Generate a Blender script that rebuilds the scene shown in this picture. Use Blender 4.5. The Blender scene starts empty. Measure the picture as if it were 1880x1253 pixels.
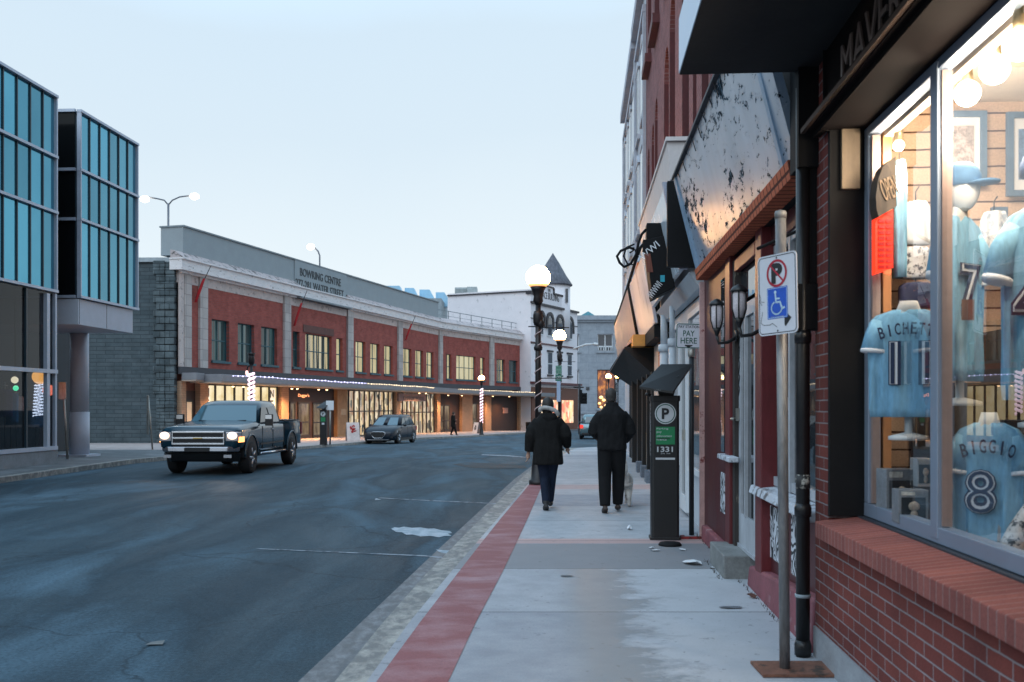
import bpy, bmesh, math, random
from mathutils import Matrix, Vector
random.seed(7)
PI = math.pi
sc = bpy.context.scene
COL = sc.collection

# ------------------------------------------------------------------ camera
F, CX, HY, EYE = 1828.0, 940.0, 746.0, 1.62          # photo pixels
cam_d = bpy.data.cameras.new("camera")
cam_d.sensor_width = 36.0
cam_d.lens = F / 1880 * 36
cam_d.shift_y = (HY - 626.5) / 1880
cam_d.clip_start = 0.1
cam_d.clip_end = 3000
cam_d.dof.use_dof = True
cam_d.dof.focus_distance = 15.0
cam_d.dof.aperture_fstop = 4.0
cam = bpy.data.objects.new("camera", cam_d)
COL.objects.link(cam)
cam.location = (0, 0, EYE)
cam.rotation_euler = (PI / 2, 0, 0)
sc.camera = cam
sc.cycles.use_denoising = True
sc.cycles.max_bounces = 8
sc.cycles.transparent_max_bounces = 12
sc.cycles.sample_clamp_indirect = 6
sc.cycles.caustics_reflective = False
sc.cycles.caustics_refractive = False

# ------------------------------------------------------------------ sky
world = bpy.data.worlds.new("World")
sc.world = world
world.use_nodes = True
wn, wl = world.node_tree.nodes, world.node_tree.links
wn.clear()
w_out = wn.new("ShaderNodeOutputWorld")
w_bg = wn.new("ShaderNodeBackground")
w_tc = wn.new("ShaderNodeTexCoord")
w_sep = wn.new("ShaderNodeSeparateXYZ")
w_ramp = wn.new("ShaderNodeValToRGB")
w_noise = wn.new("ShaderNodeTexNoise")
w_noise.inputs["Scale"].default_value = 2.2
w_noise.inputs["Detail"].default_value = 5
w_add = wn.new("ShaderNodeMath"); w_add.operation = 'MULTIPLY_ADD'
w_add.inputs[1].default_value = 0.13
wl.new(w_tc.outputs["Generated"], w_sep.inputs[0])
wl.new(w_tc.outputs["Generated"], w_noise.inputs["Vector"])
wl.new(w_noise.outputs["Fac"], w_add.inputs[0])
wl.new(w_sep.outputs["Z"], w_add.inputs[2])
wl.new(w_add.outputs[0], w_ramp.inputs[0])
els = w_ramp.color_ramp.elements
els[0].position = 0.0;  els[0].color = (0.16, 0.20, 0.25, 1)
els[1].position = 1.0;  els[1].color = (0.66, 1.0, 1.36, 1)
for p, c in ((0.045, (0.79, 0.85, 0.865)), (0.14, (0.75, 0.825, 0.86)), (0.32, (0.61, 0.725, 0.815)), (0.42, (0.58, 0.71, 0.82)), (0.55, (0.66, 0.93, 1.18))):
    e = els.new(p); e.color = (*c, 1)
wl.new(w_ramp.outputs[0], w_bg.inputs[0])
w_bg.inputs[1].default_value = 1.0
wl.new(w_bg.outputs[0], w_out.inputs[0])

# weak, very soft last light of the sky behind the camera
sun_d = bpy.data.lights.new("sun", 'SUN')
sun_d.energy = 0.7
sun_d.angle = math.radians(50)
sun_d.color = (0.88, 0.95, 1.0)
sun = bpy.data.objects.new("sun", sun_d)
COL.objects.link(sun)
sun.rotation_euler = (math.radians(48), 0, math.radians(-28))

sc.view_settings.view_transform = 'Standard'
sc.view_settings.look = 'None'
sc.view_settings.exposure = 0.22
sc.view_settings.gamma = 1.0

# ------------------------------------------------------------------ helpers
def g(Y):                                   # height of the road surface
    if Y < 28: return 0.0
    if Y < 60: return -0.0165 * (Y - 28)
    return -0.528 - 0.010 * (min(Y, 130) - 60)

SW = 0.10                                    # near pavement above the road
def gp(px, py, dz=0.0):                      # pixel -> point on road (+dz)
    lo, hi = 0.5, 400
    for _ in range(60):
        m = (lo + hi) / 2
        y = HY + F * (EYE - g(m) - dz) / m
        if y > py: lo = m
        else: hi = m
    return ((px - CX) / F * lo, lo, g(lo) + dz)
def zpix(py, Y): return EYE - (py - HY) * Y / F
def xpix(px, Y): return (px - CX) / F * Y

UX, UY = 0.0682, 0.99767
FS = Matrix(((UY, UX, 0, 0), (-UX, UY, 0, 0), (0, 0, 1, 0), (0, 0, 0, 1)))   # street frame: x = away from street (lat), y = along
FW = Matrix.Identity(4)
def slat(px, lat):
    k = (px - CX) / F
    return lat * (-k * UX - UY) / (UX - k * UY)
def dS(lat, s): return s * UY - lat * UX
def zS(py, lat, s): return zpix(py, dS(lat, s))
def toS(X, Y): return (X * UY - Y * UX, X * UX + Y * UY)

BASE = {}
def tag(o, label=None, cat=None, group=None, kind=None):
    if label: o["label"] = label
    if cat: o["category"] = cat
    if group: o["group"] = group
    if kind: o["kind"] = kind
    return o
def thing(name, label, cat, base=(0, 0, 0), fr=FW, group=None):
    o = bpy.data.objects.new(name, None)
    o.empty_display_size = 0.2
    COL.objects.link(o)
    o.matrix_world = fr @ Matrix.Translation(Vector(base))
    BASE[o.name] = (Vector(base), fr)
    return tag(o, label, cat, group)

class MB:
    def __init__(s): s.v = []; s.f = []; s.m = []; s.cm = 0; s.sm = []; s.cs = False
    def add(s, vs, fs, xf=None):
        n = len(s.v)
        for v in vs:
            v = Vector(v)
            s.v.append(xf @ v if xf is not None else v)
        for f in fs:
            s.f.append([n + i for i in f]); s.m.append(s.cm); s.sm.append(s.cs)
        return s
    def box(s, x0, x1, y0, y1, z0, z1, xf=None):
        if x0 > x1: x0, x1 = x1, x0
        if y0 > y1: y0, y1 = y1, y0
        if z0 > z1: z0, z1 = z1, z0
        v = [(x0,y0,z0),(x1,y0,z0),(x1,y1,z0),(x0,y1,z0),(x0,y0,z1),(x1,y0,z1),(x1,y1,z1),(x0,y1,z1)]
        return s.add(v, [(0,3,2,1),(4,5,6,7),(0,1,5,4),(1,2,6,5),(2,3,7,6),(3,0,4,7)], xf)
    def hexa(s, v, xf=None):                 # 8 corners, bottom 4 ccw then top 4
        return s.add(v, [(0,3,2,1),(4,5,6,7),(0,1,5,4),(1,2,6,5),(2,3,7,6),(3,0,4,7)], xf)
    def quad(s, a, b, c, d): return s.add([a, b, c, d], [(0, 1, 2, 3)])
    def prism(s, poly, axis, a, b, xf=None): # poly in the two other axes
        n = len(poly)
        def P(p, t):
            if axis == 'x': return (t, p[0], p[1])
            if axis == 'y': return (p[0], t, p[1])
            return (p[0], p[1], t)
        vs = [P(p, a) for p in poly] + [P(p, b) for p in poly]
        fs = [tuple(range(n))[::-1], tuple(range(n, 2 * n))]
        fs += [(i, (i + 1) % n, n + (i + 1) % n, n + i) for i in range(n)]
        return s.add(vs, fs, xf)
    def tube(s, pts, r, n=10, caps=True, xf=None, flat=1.0):
        pts = [Vector(p) for p in pts]
        if not isinstance(r, (list, tuple)): r = [r] * len(pts)
        vs, fs = [], []
        prev = None
        for i, p in enumerate(pts):
            d = (pts[min(i + 1, len(pts) - 1)] - pts[max(i - 1, 0)])
            d = d.normalized() if d.length > 1e-9 else Vector((0, 0, 1))
            ref = prev if prev is not None else (Vector((1, 0, 0)) if abs(d.x) < 0.9 else Vector((0, 1, 0)))
            a = (ref - d * ref.dot(d))
            if a.length < 1e-6: a = d.orthogonal()
            a.normalize(); b = d.cross(a); prev = a
            for k in range(n):
                t = 2 * PI * k / n
                vs.append(p + (a * math.cos(t) + b * math.sin(t) * flat) * r[i])
        for i in range(len(pts) - 1):
            for k in range(n):
                fs.append((i*n+k, i*n+(k+1) % n, (i+1)*n+(k+1) % n, (i+1)*n+k))
        if caps:
            fs.append(tuple(range(n))[::-1]); fs.append(tuple(range((len(pts)-1)*n, len(pts)*n)))
        cs = s.cs; s.cs = True; s.add(vs, fs, xf); s.cs = cs
        return s
    def lathe(s, prof, c=(0, 0, 0), n=20, xf=None):  # prof: (r,z)
        vs, fs = [], []
        for r, z in prof:
            for k in range(n):
                t = 2 * PI * k / n
                vs.append((c[0] + r * math.cos(t), c[1] + r * math.sin(t), c[2] + z))
        for i in range(len(prof) - 1):
            for k in range(n):
                fs.append((i*n+k, i*n+(k+1) % n, (i+1)*n+(k+1) % n, (i+1)*n+k))
        fs.append(tuple(range(n))[::-1]); fs.append(tuple(range((len(prof)-1)*n, len(prof)*n)))
        cs = s.cs; s.cs = True; s.add(vs, fs, xf); s.cs = cs
        return s
    def sphere(s, c, r, n=16, m=10, xf=None):
        if not isinstance(r, (list, tuple)): r = (r, r, r)
        prof = [(math.sin(PI * i / m) * 1.0 + 1e-4, -math.cos(PI * i / m)) for i in range(m + 1)]
        X = Matrix.Translation(Vector(c)) @ Matrix.Diagonal((r[0], r[1], r[2], 1))
        return s.lathe(prof, n=n, xf=(xf @ X) if xf is not None else X)
    def loft(s, secs, caps=True, xf=None, smooth=True):
        n = len(secs[0]); vs = [p for sec in secs for p in sec]; fs = []
        for i in range(len(secs) - 1):
            for k in range(n):
                fs.append((i*n+k, i*n+(k+1) % n, (i+1)*n+(k+1) % n, (i+1)*n+k))
        if caps:
            fs.append(tuple(range(n))[::-1]); fs.append(tuple(range((len(secs)-1)*n, len(secs)*n)))
        cs = s.cs; s.cs = smooth; s.add(vs, fs, xf); s.cs = cs
        return s
    def text(s, body, h, o, u, v, w=None, ext=0.003, bold=0.0, align='C', lift=0.004):
        """letters of height h, centred on o, u = reading direction, v = up"""
        key = (body, bold)
        if key not in TXT:
            cu = bpy.data.curves.new("lettering_curve", 'FONT')
            cu.body = body; cu.size = 1.0; cu.offset = bold; cu.extrude = 0.5; cu.resolution_u = 3
            to = bpy.data.objects.new("lettering_curve", cu); COL.objects.link(to)
            dg = bpy.context.evaluated_depsgraph_get()
            me = to.evaluated_get(dg).to_mesh()
            vs = [tuple(x.co) for x in me.vertices]; fs = [tuple(p.vertices) for p in me.polygons]
            to.evaluated_get(dg).to_mesh_clear()
            bpy.data.objects.remove(to); bpy.data.curves.remove(cu)
            TXT[key] = (vs, fs)
        vs, fs = TXT[key]
        if not vs: return s
        xs = [p[0] for p in vs]; ys = [p[1] for p in vs]
        x0, x1, y0, y1 = min(xs), max(xs), min(ys), max(ys)
        k = h / (y1 - y0); kx = (w / (x1 - x0)) if w else k
        u = Vector(u).normalized(); v = Vector(v).normalized(); nn = u.cross(v)
        o = Vector(o)
        out = []
        for p in vs:
            a = (p[0] - (x0 + x1) / 2) * kx if align == 'C' else (p[0] - x0) * kx
            out.append(o + u * a + v * ((p[1] - (y0 + y1) / 2) * k) + nn * ((p[2] + 0.5) * ext + lift - ext * 0))
        return s.add(out, fs)
    def islands(s):
        par = list(range(len(s.v)))
        def fd(a):
            while par[a] != a: par[a] = par[par[a]]; a = par[a]
            return a
        for f in s.f:
            for i in f[1:]:
                a, b = fd(f[0]), fd(i)
                if a != b: par[b] = a
        out = {}
        for k, f in enumerate(s.f): out.setdefault(fd(f[0]), []).append(k)
        res = []
        for ks in out.values():
            m = MB(); idx = {}
            for k in ks:
                nf = []
                for i in s.f[k]:
                    if i not in idx: idx[i] = len(m.v); m.v.append(s.v[i])
                    nf.append(idx[i])
                m.f.append(nf); m.m.append(s.m[k]); m.sm.append(s.sm[k])
            res.append(m)
        return res
    def build(s, name, mat, parent=None, **kw):
        if name in SPLIT and parent is not None:
            r = [m.build1(name, mat, parent, **kw) for m in s.islands()]
            return r[0]
        return s.build1(name, mat, parent, **kw)
    def build1(s, name, mat, parent=None, base=None, fr=FW, bevel=0, sub=0, remesh=0, smooth=None, angle=None, recalc=True):
        if parent is not None:
            base, fr = BASE[parent.name]
        elif base is None: base = (0, 0, 0)
        base = Vector(base)
        me = bpy.data.meshes.new(name)
        me.from_pydata([tuple(v - base) for v in s.v], [], s.f)
        mats = mat if isinstance(mat, (list, tuple)) else [mat]
        for m in mats: me.materials.append(m)
        for i, p in enumerate(me.polygons):
            p.material_index = s.m[i] if len(mats) > 1 else 0
            p.use_smooth = s.sm[i] if smooth is None else smooth
        if recalc:
            bm = bmesh.new(); bm.from_mesh(me)
            bmesh.ops.recalc_face_normals(bm, faces=bm.faces)
            bm.to_mesh(me); bm.free()
        me.update()
        o = bpy.data.objects.new(name, me)
        COL.objects.link(o)
        if parent is not None: o.parent = parent
        else: o.matrix_world = fr @ Matrix.Translation(base)
        BASE[o.name] = (base, fr)
        if remesh:
            r = o.modifiers.new("merge", 'REMESH'); r.mode = 'VOXEL'; r.voxel_size = remesh; r.use_smooth_shade = True
            q = o.modifiers.new("relax", 'SMOOTH'); q.iterations = 3; q.factor = 0.5
        if bevel:
            b = o.modifiers.new("bevel", 'BEVEL'); b.width = bevel; b.segments = 2; b.limit_method = 'ANGLE'; b.angle_limit = math.radians(40)
        if sub:
            q = o.modifiers.new("sub", 'SUBSURF'); q.levels = sub; q.render_levels = sub
        return o
TXT = {}
SPLIT = {'window_bead', 'front_post', 'plinth', 'sign_frame', 'column_post', 'sleeve_trim', 'fog_light', 'shop_window_pane', 'stall_riser', 'base_block', 'yellow_strip', 'post', 'banner', 'door_seam', 'air_intake', 'window_ledge', 'reflected_lamp', 'end_board', 'led_segment', 'lintel', 'window_sill_trim', 'figure', 'panel_joint', 'wiper', 'reveal_panel', 'backing', 'orange_plank', 'quoin_stone', 'banner_arm', 'sticker', 'pane', 'window_trim', 'window_hood', 'indicator', 'bumper', 'cornice'}

def copy_tree(o, parent=None, rename=None):
    c = o.copy(); COL.objects.link(c)
    BASE[c.name] = BASE.get(o.name)
    if parent is not None: c.parent = parent
    for ch in list(o.children): copy_tree(ch, c)
    return c

# ------------------------------------------------------------------ materials
def nt(name):
    m = bpy.data.materials.new(name); m.use_nodes = True
    n = m.node_tree.nodes; n.clear()
    out = n.new("ShaderNodeOutputMaterial"); b = n.new("ShaderNodeBsdfPrincipled")
    m.node_tree.links.new(b.outputs[0], out.inputs[0])
    return m, n, m.node_tree.links, b, out
def obj_vec(n, l, scale=(1, 1, 1), world_pos=False):
    if world_pos:
        tc = n.new("ShaderNodeNewGeometry"); o = tc.outputs["Position"]
    else:
        tc = n.new("ShaderNodeTexCoord"); o = tc.outputs["Object"]
    mp = n.new("ShaderNodeMapping"); mp.inputs["Scale"].default_value = scale
    l.new(o, mp.inputs["Vector"]); return mp.outputs[0]
def ramp(n, stops, interp='LINEAR'):
    r = n.new("ShaderNodeValToRGB"); r.color_ramp.interpolation = interp
    e = r.color_ramp.elements
    e[0].position, e[0].color = stops[0][0], (*stops[0][1], 1) if len(stops[0][1]) == 3 else stops[0][1]
    e[1].position, e[1].color = stops[-1][0], (*stops[-1][1], 1)
    for p, c in stops[1:-1]:
        x = e.new(p); x.color = (*c, 1)
    return r
def noise(n, l, vec, scale, detail=5, rough=0.6, dist=0.0):
    t = n.new("ShaderNodeTexNoise"); t.inputs["Scale"].default_value = scale
    t.inputs["Detail"].default_value = detail; t.inputs["Roughness"].default_value = rough
    t.inputs["Distortion"].default_value = dist
    l.new(vec, t.inputs["Vector"]); return t.outputs["Fac"]
def mixc(n, l, f, a, b, mode='MIX'):
    m = n.new("ShaderNodeMix"); m.data_type = 'RGBA'; m.blend_type = mode; m.clamp_factor = True
    for sock, v in ((m.inputs[0], f), (m.inputs[6], a), (m.inputs[7], b)):
        if isinstance(v, (int, float)): sock.default_value = v
        elif isinstance(v, (tuple, list)): sock.default_value = (*v, 1) if len(v) == 3 else v
        else: l.new(v, sock)
    return m.outputs[2]
def mathn(n, l, op, a, b=None, c=None, clamp=False):
    m = n.new("ShaderNodeMath"); m.operation = op; m.use_clamp = clamp
    for i, v in enumerate((a, b, c)):
        if v is None: continue
        if isinstance(v, (int, float)): m.inputs[i].default_value = v
        else: l.new(v, m.inputs[i])
    return m.outputs[0]
def bumpn(n, l, h, b, strength=0.3, dist=0.01):
    x = n.new("ShaderNodeBump"); x.inputs["Strength"].default_value = strength; x.inputs["Distance"].default_value = dist
    l.new(h, x.inputs["Height"]); l.new(x.outputs[0], b.inputs["Normal"])

def M(name, c, rough=0.6, metal=0.0, var=0.18, sc_=3.0, stretch=(1, 1, 1), bump=0.0, bsc=60, spec=0.5, dirt=None, dth=0.55, dsc=4, coat=0):
    m, n, l, b, _ = nt(name)
    v = obj_vec(n, l, stretch)
    f = noise(n, l, v, sc_, 6)
    f2 = noise(n, l, v, sc_ * 9, 4)
    ff = mathn(n, l, 'MULTIPLY_ADD', f2, 0.4, mathn(n, l, 'MULTIPLY', f, 0.6))
    lo = tuple(x * (1 - var * 1.6) for x in c); hi = tuple(min(1, x * (1 + var * 1.6)) for x in c)
    r = ramp(n, [(0.3, lo), (0.7, hi)]); l.new(ff, r.inputs[0])
    colr = r.outputs[0]
    if dirt:
        dn = noise(n, l, v, dsc, 8, 0.7)
        dm = ramp(n, [(dth, (0, 0, 0)), (dth + 0.06, (1, 1, 1))]); l.new(dn, dm.inputs[0])
        colr = mixc(n, l, dm.outputs[0], colr, dirt)
    l.new(colr, b.inputs["Base Color"])
    rr = mathn(n, l, 'MULTIPLY_ADD', ff, 0.3, rough - 0.15, clamp=True)
    l.new(rr, b.inputs["Roughness"])
    b.inputs["Metallic"].default_value = metal
    b.inputs["Specular IOR Level"].default_value = spec
    if coat: b.inputs["Coat Weight"].default_value = coat; b.inputs["Coat Roughness"].default_value = 0.05
    if bump: bumpn(n, l, noise(n, l, v, bsc, 4), b, bump, 0.01)
    return m
def E(name, c, s, base=(0.8, 0.8, 0.8), var=0.0):
    m, n, l, b, _ = nt(name)
    b.inputs["Base Color"].default_value = (*base, 1)
    b.inputs["Emission Color"].default_value = (*c, 1)
    b.inputs["Emission Strength"].default_value = s
    return m
def BRICK(name, plane, c1, c2, cm, bw=0.213, bh=0.0676, mort=0.005, bump=0.5, var=0.5, off=0.5, oy=0.0):
    m, n, l, b, _ = nt(name)
    tc = n.new("ShaderNodeTexCoord"); sp = n.new("ShaderNodeSeparateXYZ"); cb = n.new("ShaderNodeCombineXYZ")
    l.new(tc.outputs["Object"], sp.inputs[0])
    l.new(sp.outputs[{'x': 0, 'y': 1, 'z': 2}[plane[0]]], cb.inputs[0]); l.new(sp.outputs[{'x': 0, 'y': 1, 'z': 2}[plane[1]]], cb.inputs[1])
    wob = noise(n, l, tc.outputs["Object"], 14, 3)
    wv = n.new("ShaderNodeVectorMath"); wv.operation = 'MULTIPLY_ADD'
    wv.inputs[1].default_value = (1, 1, 1)
    cw = n.new("ShaderNodeCombineXYZ"); 
    l.new(mathn(n, l, 'MULTIPLY_ADD', wob, 0.006, -0.003), cw.inputs[0]); l.new(mathn(n, l, 'MULTIPLY_ADD', wob, 0.006, -0.003 + oy), cw.inputs[1])
    l.new(cb.outputs[0], wv.inputs[0]); l.new(cw.outputs[0], wv.inputs[2])
    t = n.new("ShaderNodeTexBrick"); t.offset = off
    t.inputs["Scale"].default_value = 1.0
    t.inputs["Brick Width"].default_value = bw; t.inputs["Row Height"].default_value = bh
    t.inputs["Mortar Size"].default_value = mort; t.inputs["Mortar Smooth"].default_value = 0.3
    t.inputs["Bias"].default_value = 0.0
    t.inputs["Color1"].default_value = (*c1, 1); t.inputs["Color2"].default_value = (*c2, 1); t.inputs["Mortar"].default_value = (*cm, 1)
    l.new(wv.outputs[0], t.inputs["Vector"])
    big = noise(n, l, tc.outputs["Object"], 1.7, 6); fine = noise(n, l, tc.outputs["Object"], 90, 4)
    r = ramp(n, [(0.3, (1 - var * .55,) * 3), (0.72, (1 + var * .35,) * 3)]); l.new(big, r.inputs[0])
    r2 = ramp(n, [(0.3, (0.8,) * 3), (0.7, (1.12,) * 3)]); l.new(fine, r2.inputs[0])
    c = mixc(n, l, 1.0, t.outputs["Color"], r.outputs[0], 'MULTIPLY')
    c = mixc(n, l, 1.0, c, r2.outputs[0], 'MULTIPLY')
    l.new(c, b.inputs["Base Color"]); b.inputs["Roughness"].default_value = 0.85; b.inputs["Specular IOR Level"].default_value = 0.3
    hh = mathn(n, l, 'MULTIPLY_ADD', t.outputs["Fac"], -1.0, mathn(n, l, 'MULTIPLY', fine, 0.35))
    bumpn(n, l, hh, b, bump, 0.008)
    return m
def GLASS(name, tint=(0.9, 0.95, 0.97), refl=1.0, rough=0.02, ior=1.5):
    m, n, l, b, out = nt(name); n.remove(b)
    tr = n.new("ShaderNodeBsdfTransparent"); gl = n.new("ShaderNodeBsdfGlossy"); fr = n.new("ShaderNodeFresnel"); mx = n.new("ShaderNodeMixShader")
    tr.inputs[0].default_value = (*tint, 1); gl.inputs["Roughness"].default_value = rough
    gl.inputs[0].default_value = (refl, refl, refl, 1)
    fr.inputs[0].default_value = ior
    ge = n.new("ShaderNodeNewGeometry"); mi = n.new("ShaderNodeMix"); l.new(ge.outputs["Backfacing"], mi.inputs[0]); mi.inputs[2].default_value = ior; mi.inputs[3].default_value = 1 / ior; l.new(mi.outputs[0], fr.inputs[0])
    l.new(fr.outputs[0], mx.inputs[0]); l.new(tr.outputs[0], mx.inputs[1]); l.new(gl.outputs[0], mx.inputs[2]); l.new(mx.outputs[0], out.inputs[0])
    return m
def DARKGLASS(name, c=(0.01, 0.02, 0.025), rough=0.04, metal=0.0, spec=0.8, wav=0.02):
    m, n, l, b, _ = nt(name)
    b.inputs["Base Color"].default_value = (*c, 1); b.inputs["Roughness"].default_value = rough
    b.inputs["Metallic"].default_value = metal; b.inputs["Specular IOR Level"].default_value = spec
    v = obj_vec(n, l); bumpn(n, l, noise(n, l, v, 1.3, 2), b, wav, 0.05)
    return m
# ------------------------------------------------------------------ shared materials
def asphalt():
    m, n, l, b, _ = nt("asphalt")
    v = obj_vec(n, l, (1, 1, 1), True)
    vs = obj_vec(n, l, (1, 0.12, 1), True)
    vx = obj_vec(n, l, (0.75, 0.24, 1), True)
    fine = noise(n, l, v, 120, 3, 0.7); mid = noise(n, l, v, 9, 6, 0.65)
    streak = noise(n, l, vs, 1.1, 6, 0.6, 0.4); patch = noise(n, l, vx, 0.75, 5, 0.58, 0.9)
    base = ramp(n, [(0.25, (0.009, 0.022, 0.032)), (0.75, (0.034, 0.064, 0.086))]); l.new(fine, base.inputs[0])
    md = ramp(n, [(0.3, (0.8,) * 3), (0.7, (1.2,) * 3)]); l.new(mid, md.inputs[0])
    c = mixc(n, l, 1.0, base.outputs[0], md.outputs[0], 'MULTIPLY')
    sr = ramp(n, [(0.42, (0, 0, 0)), (0.66, (1, 1, 1))]); l.new(streak, sr.inputs[0])
    c = mixc(n, l, mathn(n, l, 'MULTIPLY', sr.outputs[0], 0.35), c, (0.085, 0.135, 0.165))
    pr = ramp(n, [(0.50, (0, 0, 0)), (0.70, (1, 1, 1))]); l.new(patch, pr.inputs[0])
    c = mixc(n, l, mathn(n, l, 'MULTIPLY', pr.outputs[0], 0.6), c, (0.115, 0.195, 0.255))
    fl = ramp(n, [(0.80, (0, 0, 0)), (0.83, (1, 1, 1))]); l.new(noise(n, l, v, 42, 1), fl.inputs[0])
    c = mixc(n, l, fl.outputs[0], c, (0.22, 0.24, 0.25))
    vo = n.new("ShaderNodeTexVoronoi"); vo.feature = 'DISTANCE_TO_EDGE'; vo.inputs["Scale"].default_value = 0.33
    wv = n.new("ShaderNodeVectorMath"); wv.operation = 'MULTIPLY_ADD'; wv.inputs[1].default_value = (.9, .9, 0)
    nz = n.new("ShaderNodeTexNoise"); nz.inputs["Scale"].default_value = 1.6; nz.inputs["Detail"].default_value = 6; l.new(v, nz.inputs["Vector"])
    l.new(nz.outputs["Color"], wv.inputs[0]); l.new(v, wv.inputs[2]); l.new(wv.outputs[0], vo.inputs["Vector"])
    ck = ramp(n, [(0.0, (1, 1, 1)), (0.006, (0, 0, 0))]); l.new(vo.outputs["Distance"], ck.inputs[0])
    c = mixc(n, l, mathn(n, l, 'MULTIPLY', ck.outputs[0], 0.55), c, (0.008, 0.012, 0.016))
    gr = noise(n, l, v, 34, 4, 0.75); g2 = ramp(n, [(0.32, (0.62,) * 3), (0.68, (1.42,) * 3)]); l.new(gr, g2.inputs[0])
    c = mixc(n, l, 1.0, c, g2.outputs[0], 'MULTIPLY')
    l.new(c, b.inputs["Base Color"])
    rr = ramp(n, [(0.35, (0.60,) * 3), (0.65, (0.85,) * 3)]); l.new(patch, rr.inputs[0]); l.new(rr.outputs[0], b.inputs["Roughness"])
    b.inputs["Specular IOR Level"].default_value = 0.22
    bumpn(n, l, fine, b, 0.9, 0.009)
    return m
def concrete_walk():
    m, n, l, b, _ = nt("pavement_concrete")
    v = obj_vec(n, l, (1, 1, 1), True)
    ge = n.new("ShaderNodeNewGeometry"); sp = n.new("ShaderNodeSeparateXYZ"); l.new(ge.outputs["Position"], sp.inputs[0])
    fine = noise(n, l, v, 70, 5, 0.7); mid = noise(n, l, v, 3.2, 7, 0.65); big = noise(n, l, v, 0.8, 5)
    base = ramp(n, [(0.3, (0.30, 0.315, 0.34)), (0.7, (0.43, 0.445, 0.47))]); l.new(mid, base.inputs[0])
    r2 = ramp(n, [(0.3, (0.86,) * 3), (0.7, (1.1,) * 3)]); l.new(fine, r2.inputs[0])
    c = mixc(n, l, 1.0, base.outputs[0], r2.outputs[0], 'MULTIPLY')
    # slabs of 1.93 m, each its own tone
    pan = mathn(n, l, 'DIVIDE', mathn(n, l, 'SUBTRACT', sp.outputs["Y"], 7.35), 1.95)
    wn_ = n.new("ShaderNodeTexWhiteNoise"); wn_.noise_dimensions = '1D'
    l.new(mathn(n, l, 'FLOOR', pan), wn_.inputs["W"])
    pr = ramp(n, [(0.0, (0.74, 0.75, 0.78)), (1.0, (1.12, 1.10, 1.08))]); l.new(wn_.outputs["Value"], pr.inputs[0])
    c = mixc(n, l, 1.0, c, pr.outputs[0], 'MULTIPLY')
    # darker slab band between 9.3 and 11.0 m, pinkish band at 11.1
    def band(a, bb, col, k):
        nonlocal c
        up = mathn(n, l, 'GREATER_THAN', sp.outputs["Y"], a); dn = mathn(n, l, 'LESS_THAN', sp.outputs["Y"], bb)
        c = mixc(n, l, mathn(n, l, 'MULTIPLY', mathn(n, l, 'MULTIPLY', up, dn), k), c, col)
    band(9.31, 11.0, (0.21, 0.215, 0.225), 0.8)
    band(11.02, 11.42, (0.50, 0.31, 0.28), 0.75)
    band(18.2, 19.3, (0.46, 0.30, 0.27), 0.6)
    # dark damp stain with ragged edge running down the middle of the two near slabs
    dx = mathn(n, l, 'SUBTRACT', sp.outputs["X"], mathn(n, l, 'MULTIPLY_ADD', sp.outputs["Y"], 0.035, 0.60))
    vr = obj_vec(n, l, (1.0, 1.35, 1), True)
    rag = noise(n, l, vr, 2.6, 8, 0.68, 0.25)
    dd = mathn(n, l, 'ADD', dx, mathn(n, l, 'MULTIPLY_ADD', rag, -1.5, 0.72))
    e1 = ramp(n, [(0.0, (1, 1, 1)), (0.05, (.45,) * 3), (0.22, (0, 0, 0))]); l.new(dd, e1.inputs[0])
    dl = mathn(n, l, 'ADD', dx, 0.52)
    e2 = ramp(n, [(0.0, (0, 0, 0)), (0.22, (1, 1, 1))]); l.new(dl, e2.inputs[0])
    st = mathn(n, l, 'MULTIPLY', e1.outputs[0], e2.outputs[0])
    near = mathn(n, l, 'LESS_THAN', sp.outputs["Y"], 9.3)
    st = mathn(n, l, 'MULTIPLY', mathn(n, l, 'MULTIPLY', st, near), 0.68)
    lite = mathn(n, l, 'MULTIPLY', mathn(n, l, 'SUBTRACT', 1.0, e1.outputs[0]), near)
    c = mixc(n, l, mathn(n, l, 'MULTIPLY', lite, 0.45), c, (0.55, 0.58, 0.61))
    c = mixc(n, l, st, c, (0.17, 0.20, 0.215))
    # spots
    chip = ramp(n, [(0.62, (0, 0, 0)), (0.66, (1, 1, 1))]); l.new(noise(n, l, v, 28, 3, .7), chip.inputs[0])
    c = mixc(n, l, mathn(n, l, 'MULTIPLY', chip.outputs[0], 0.22), c, (0.2, 0.21, 0.22))
    spk = ramp(n, [(0.68, (0, 0, 0)), (0.70, (1, 1, 1))]); l.new(noise(n, l, v, 13, 2), spk.inputs[0])
    c = mixc(n, l, mathn(n, l, 'MULTIPLY', spk.outputs[0], 0.45), c, (0.12, 0.12, 0.12))
    # joints
    fr = mathn(n, l, 'FRACT', pan)
    jt = mathn(n, l, 'ADD', mathn(n, l, 'LESS_THAN', fr, 0.007), mathn(n, l, 'GREATER_THAN', fr, 0.996), clamp=True)
    c = mixc(n, l, mathn(n, l, 'MULTIPLY', jt, 0.8), c, (0.08, 0.085, 0.09))
    l.new(c, b.inputs["Base Color"])
    rr = mathn(n, l, 'MULTIPLY_ADD', st, -0.35, 0.75); l.new(rr, b.inputs["Roughness"])
    bumpn(n, l, mathn(n, l, 'MULTIPLY_ADD', jt, -1.5, fine), b, 0.35, 0.004)
    return m
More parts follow.
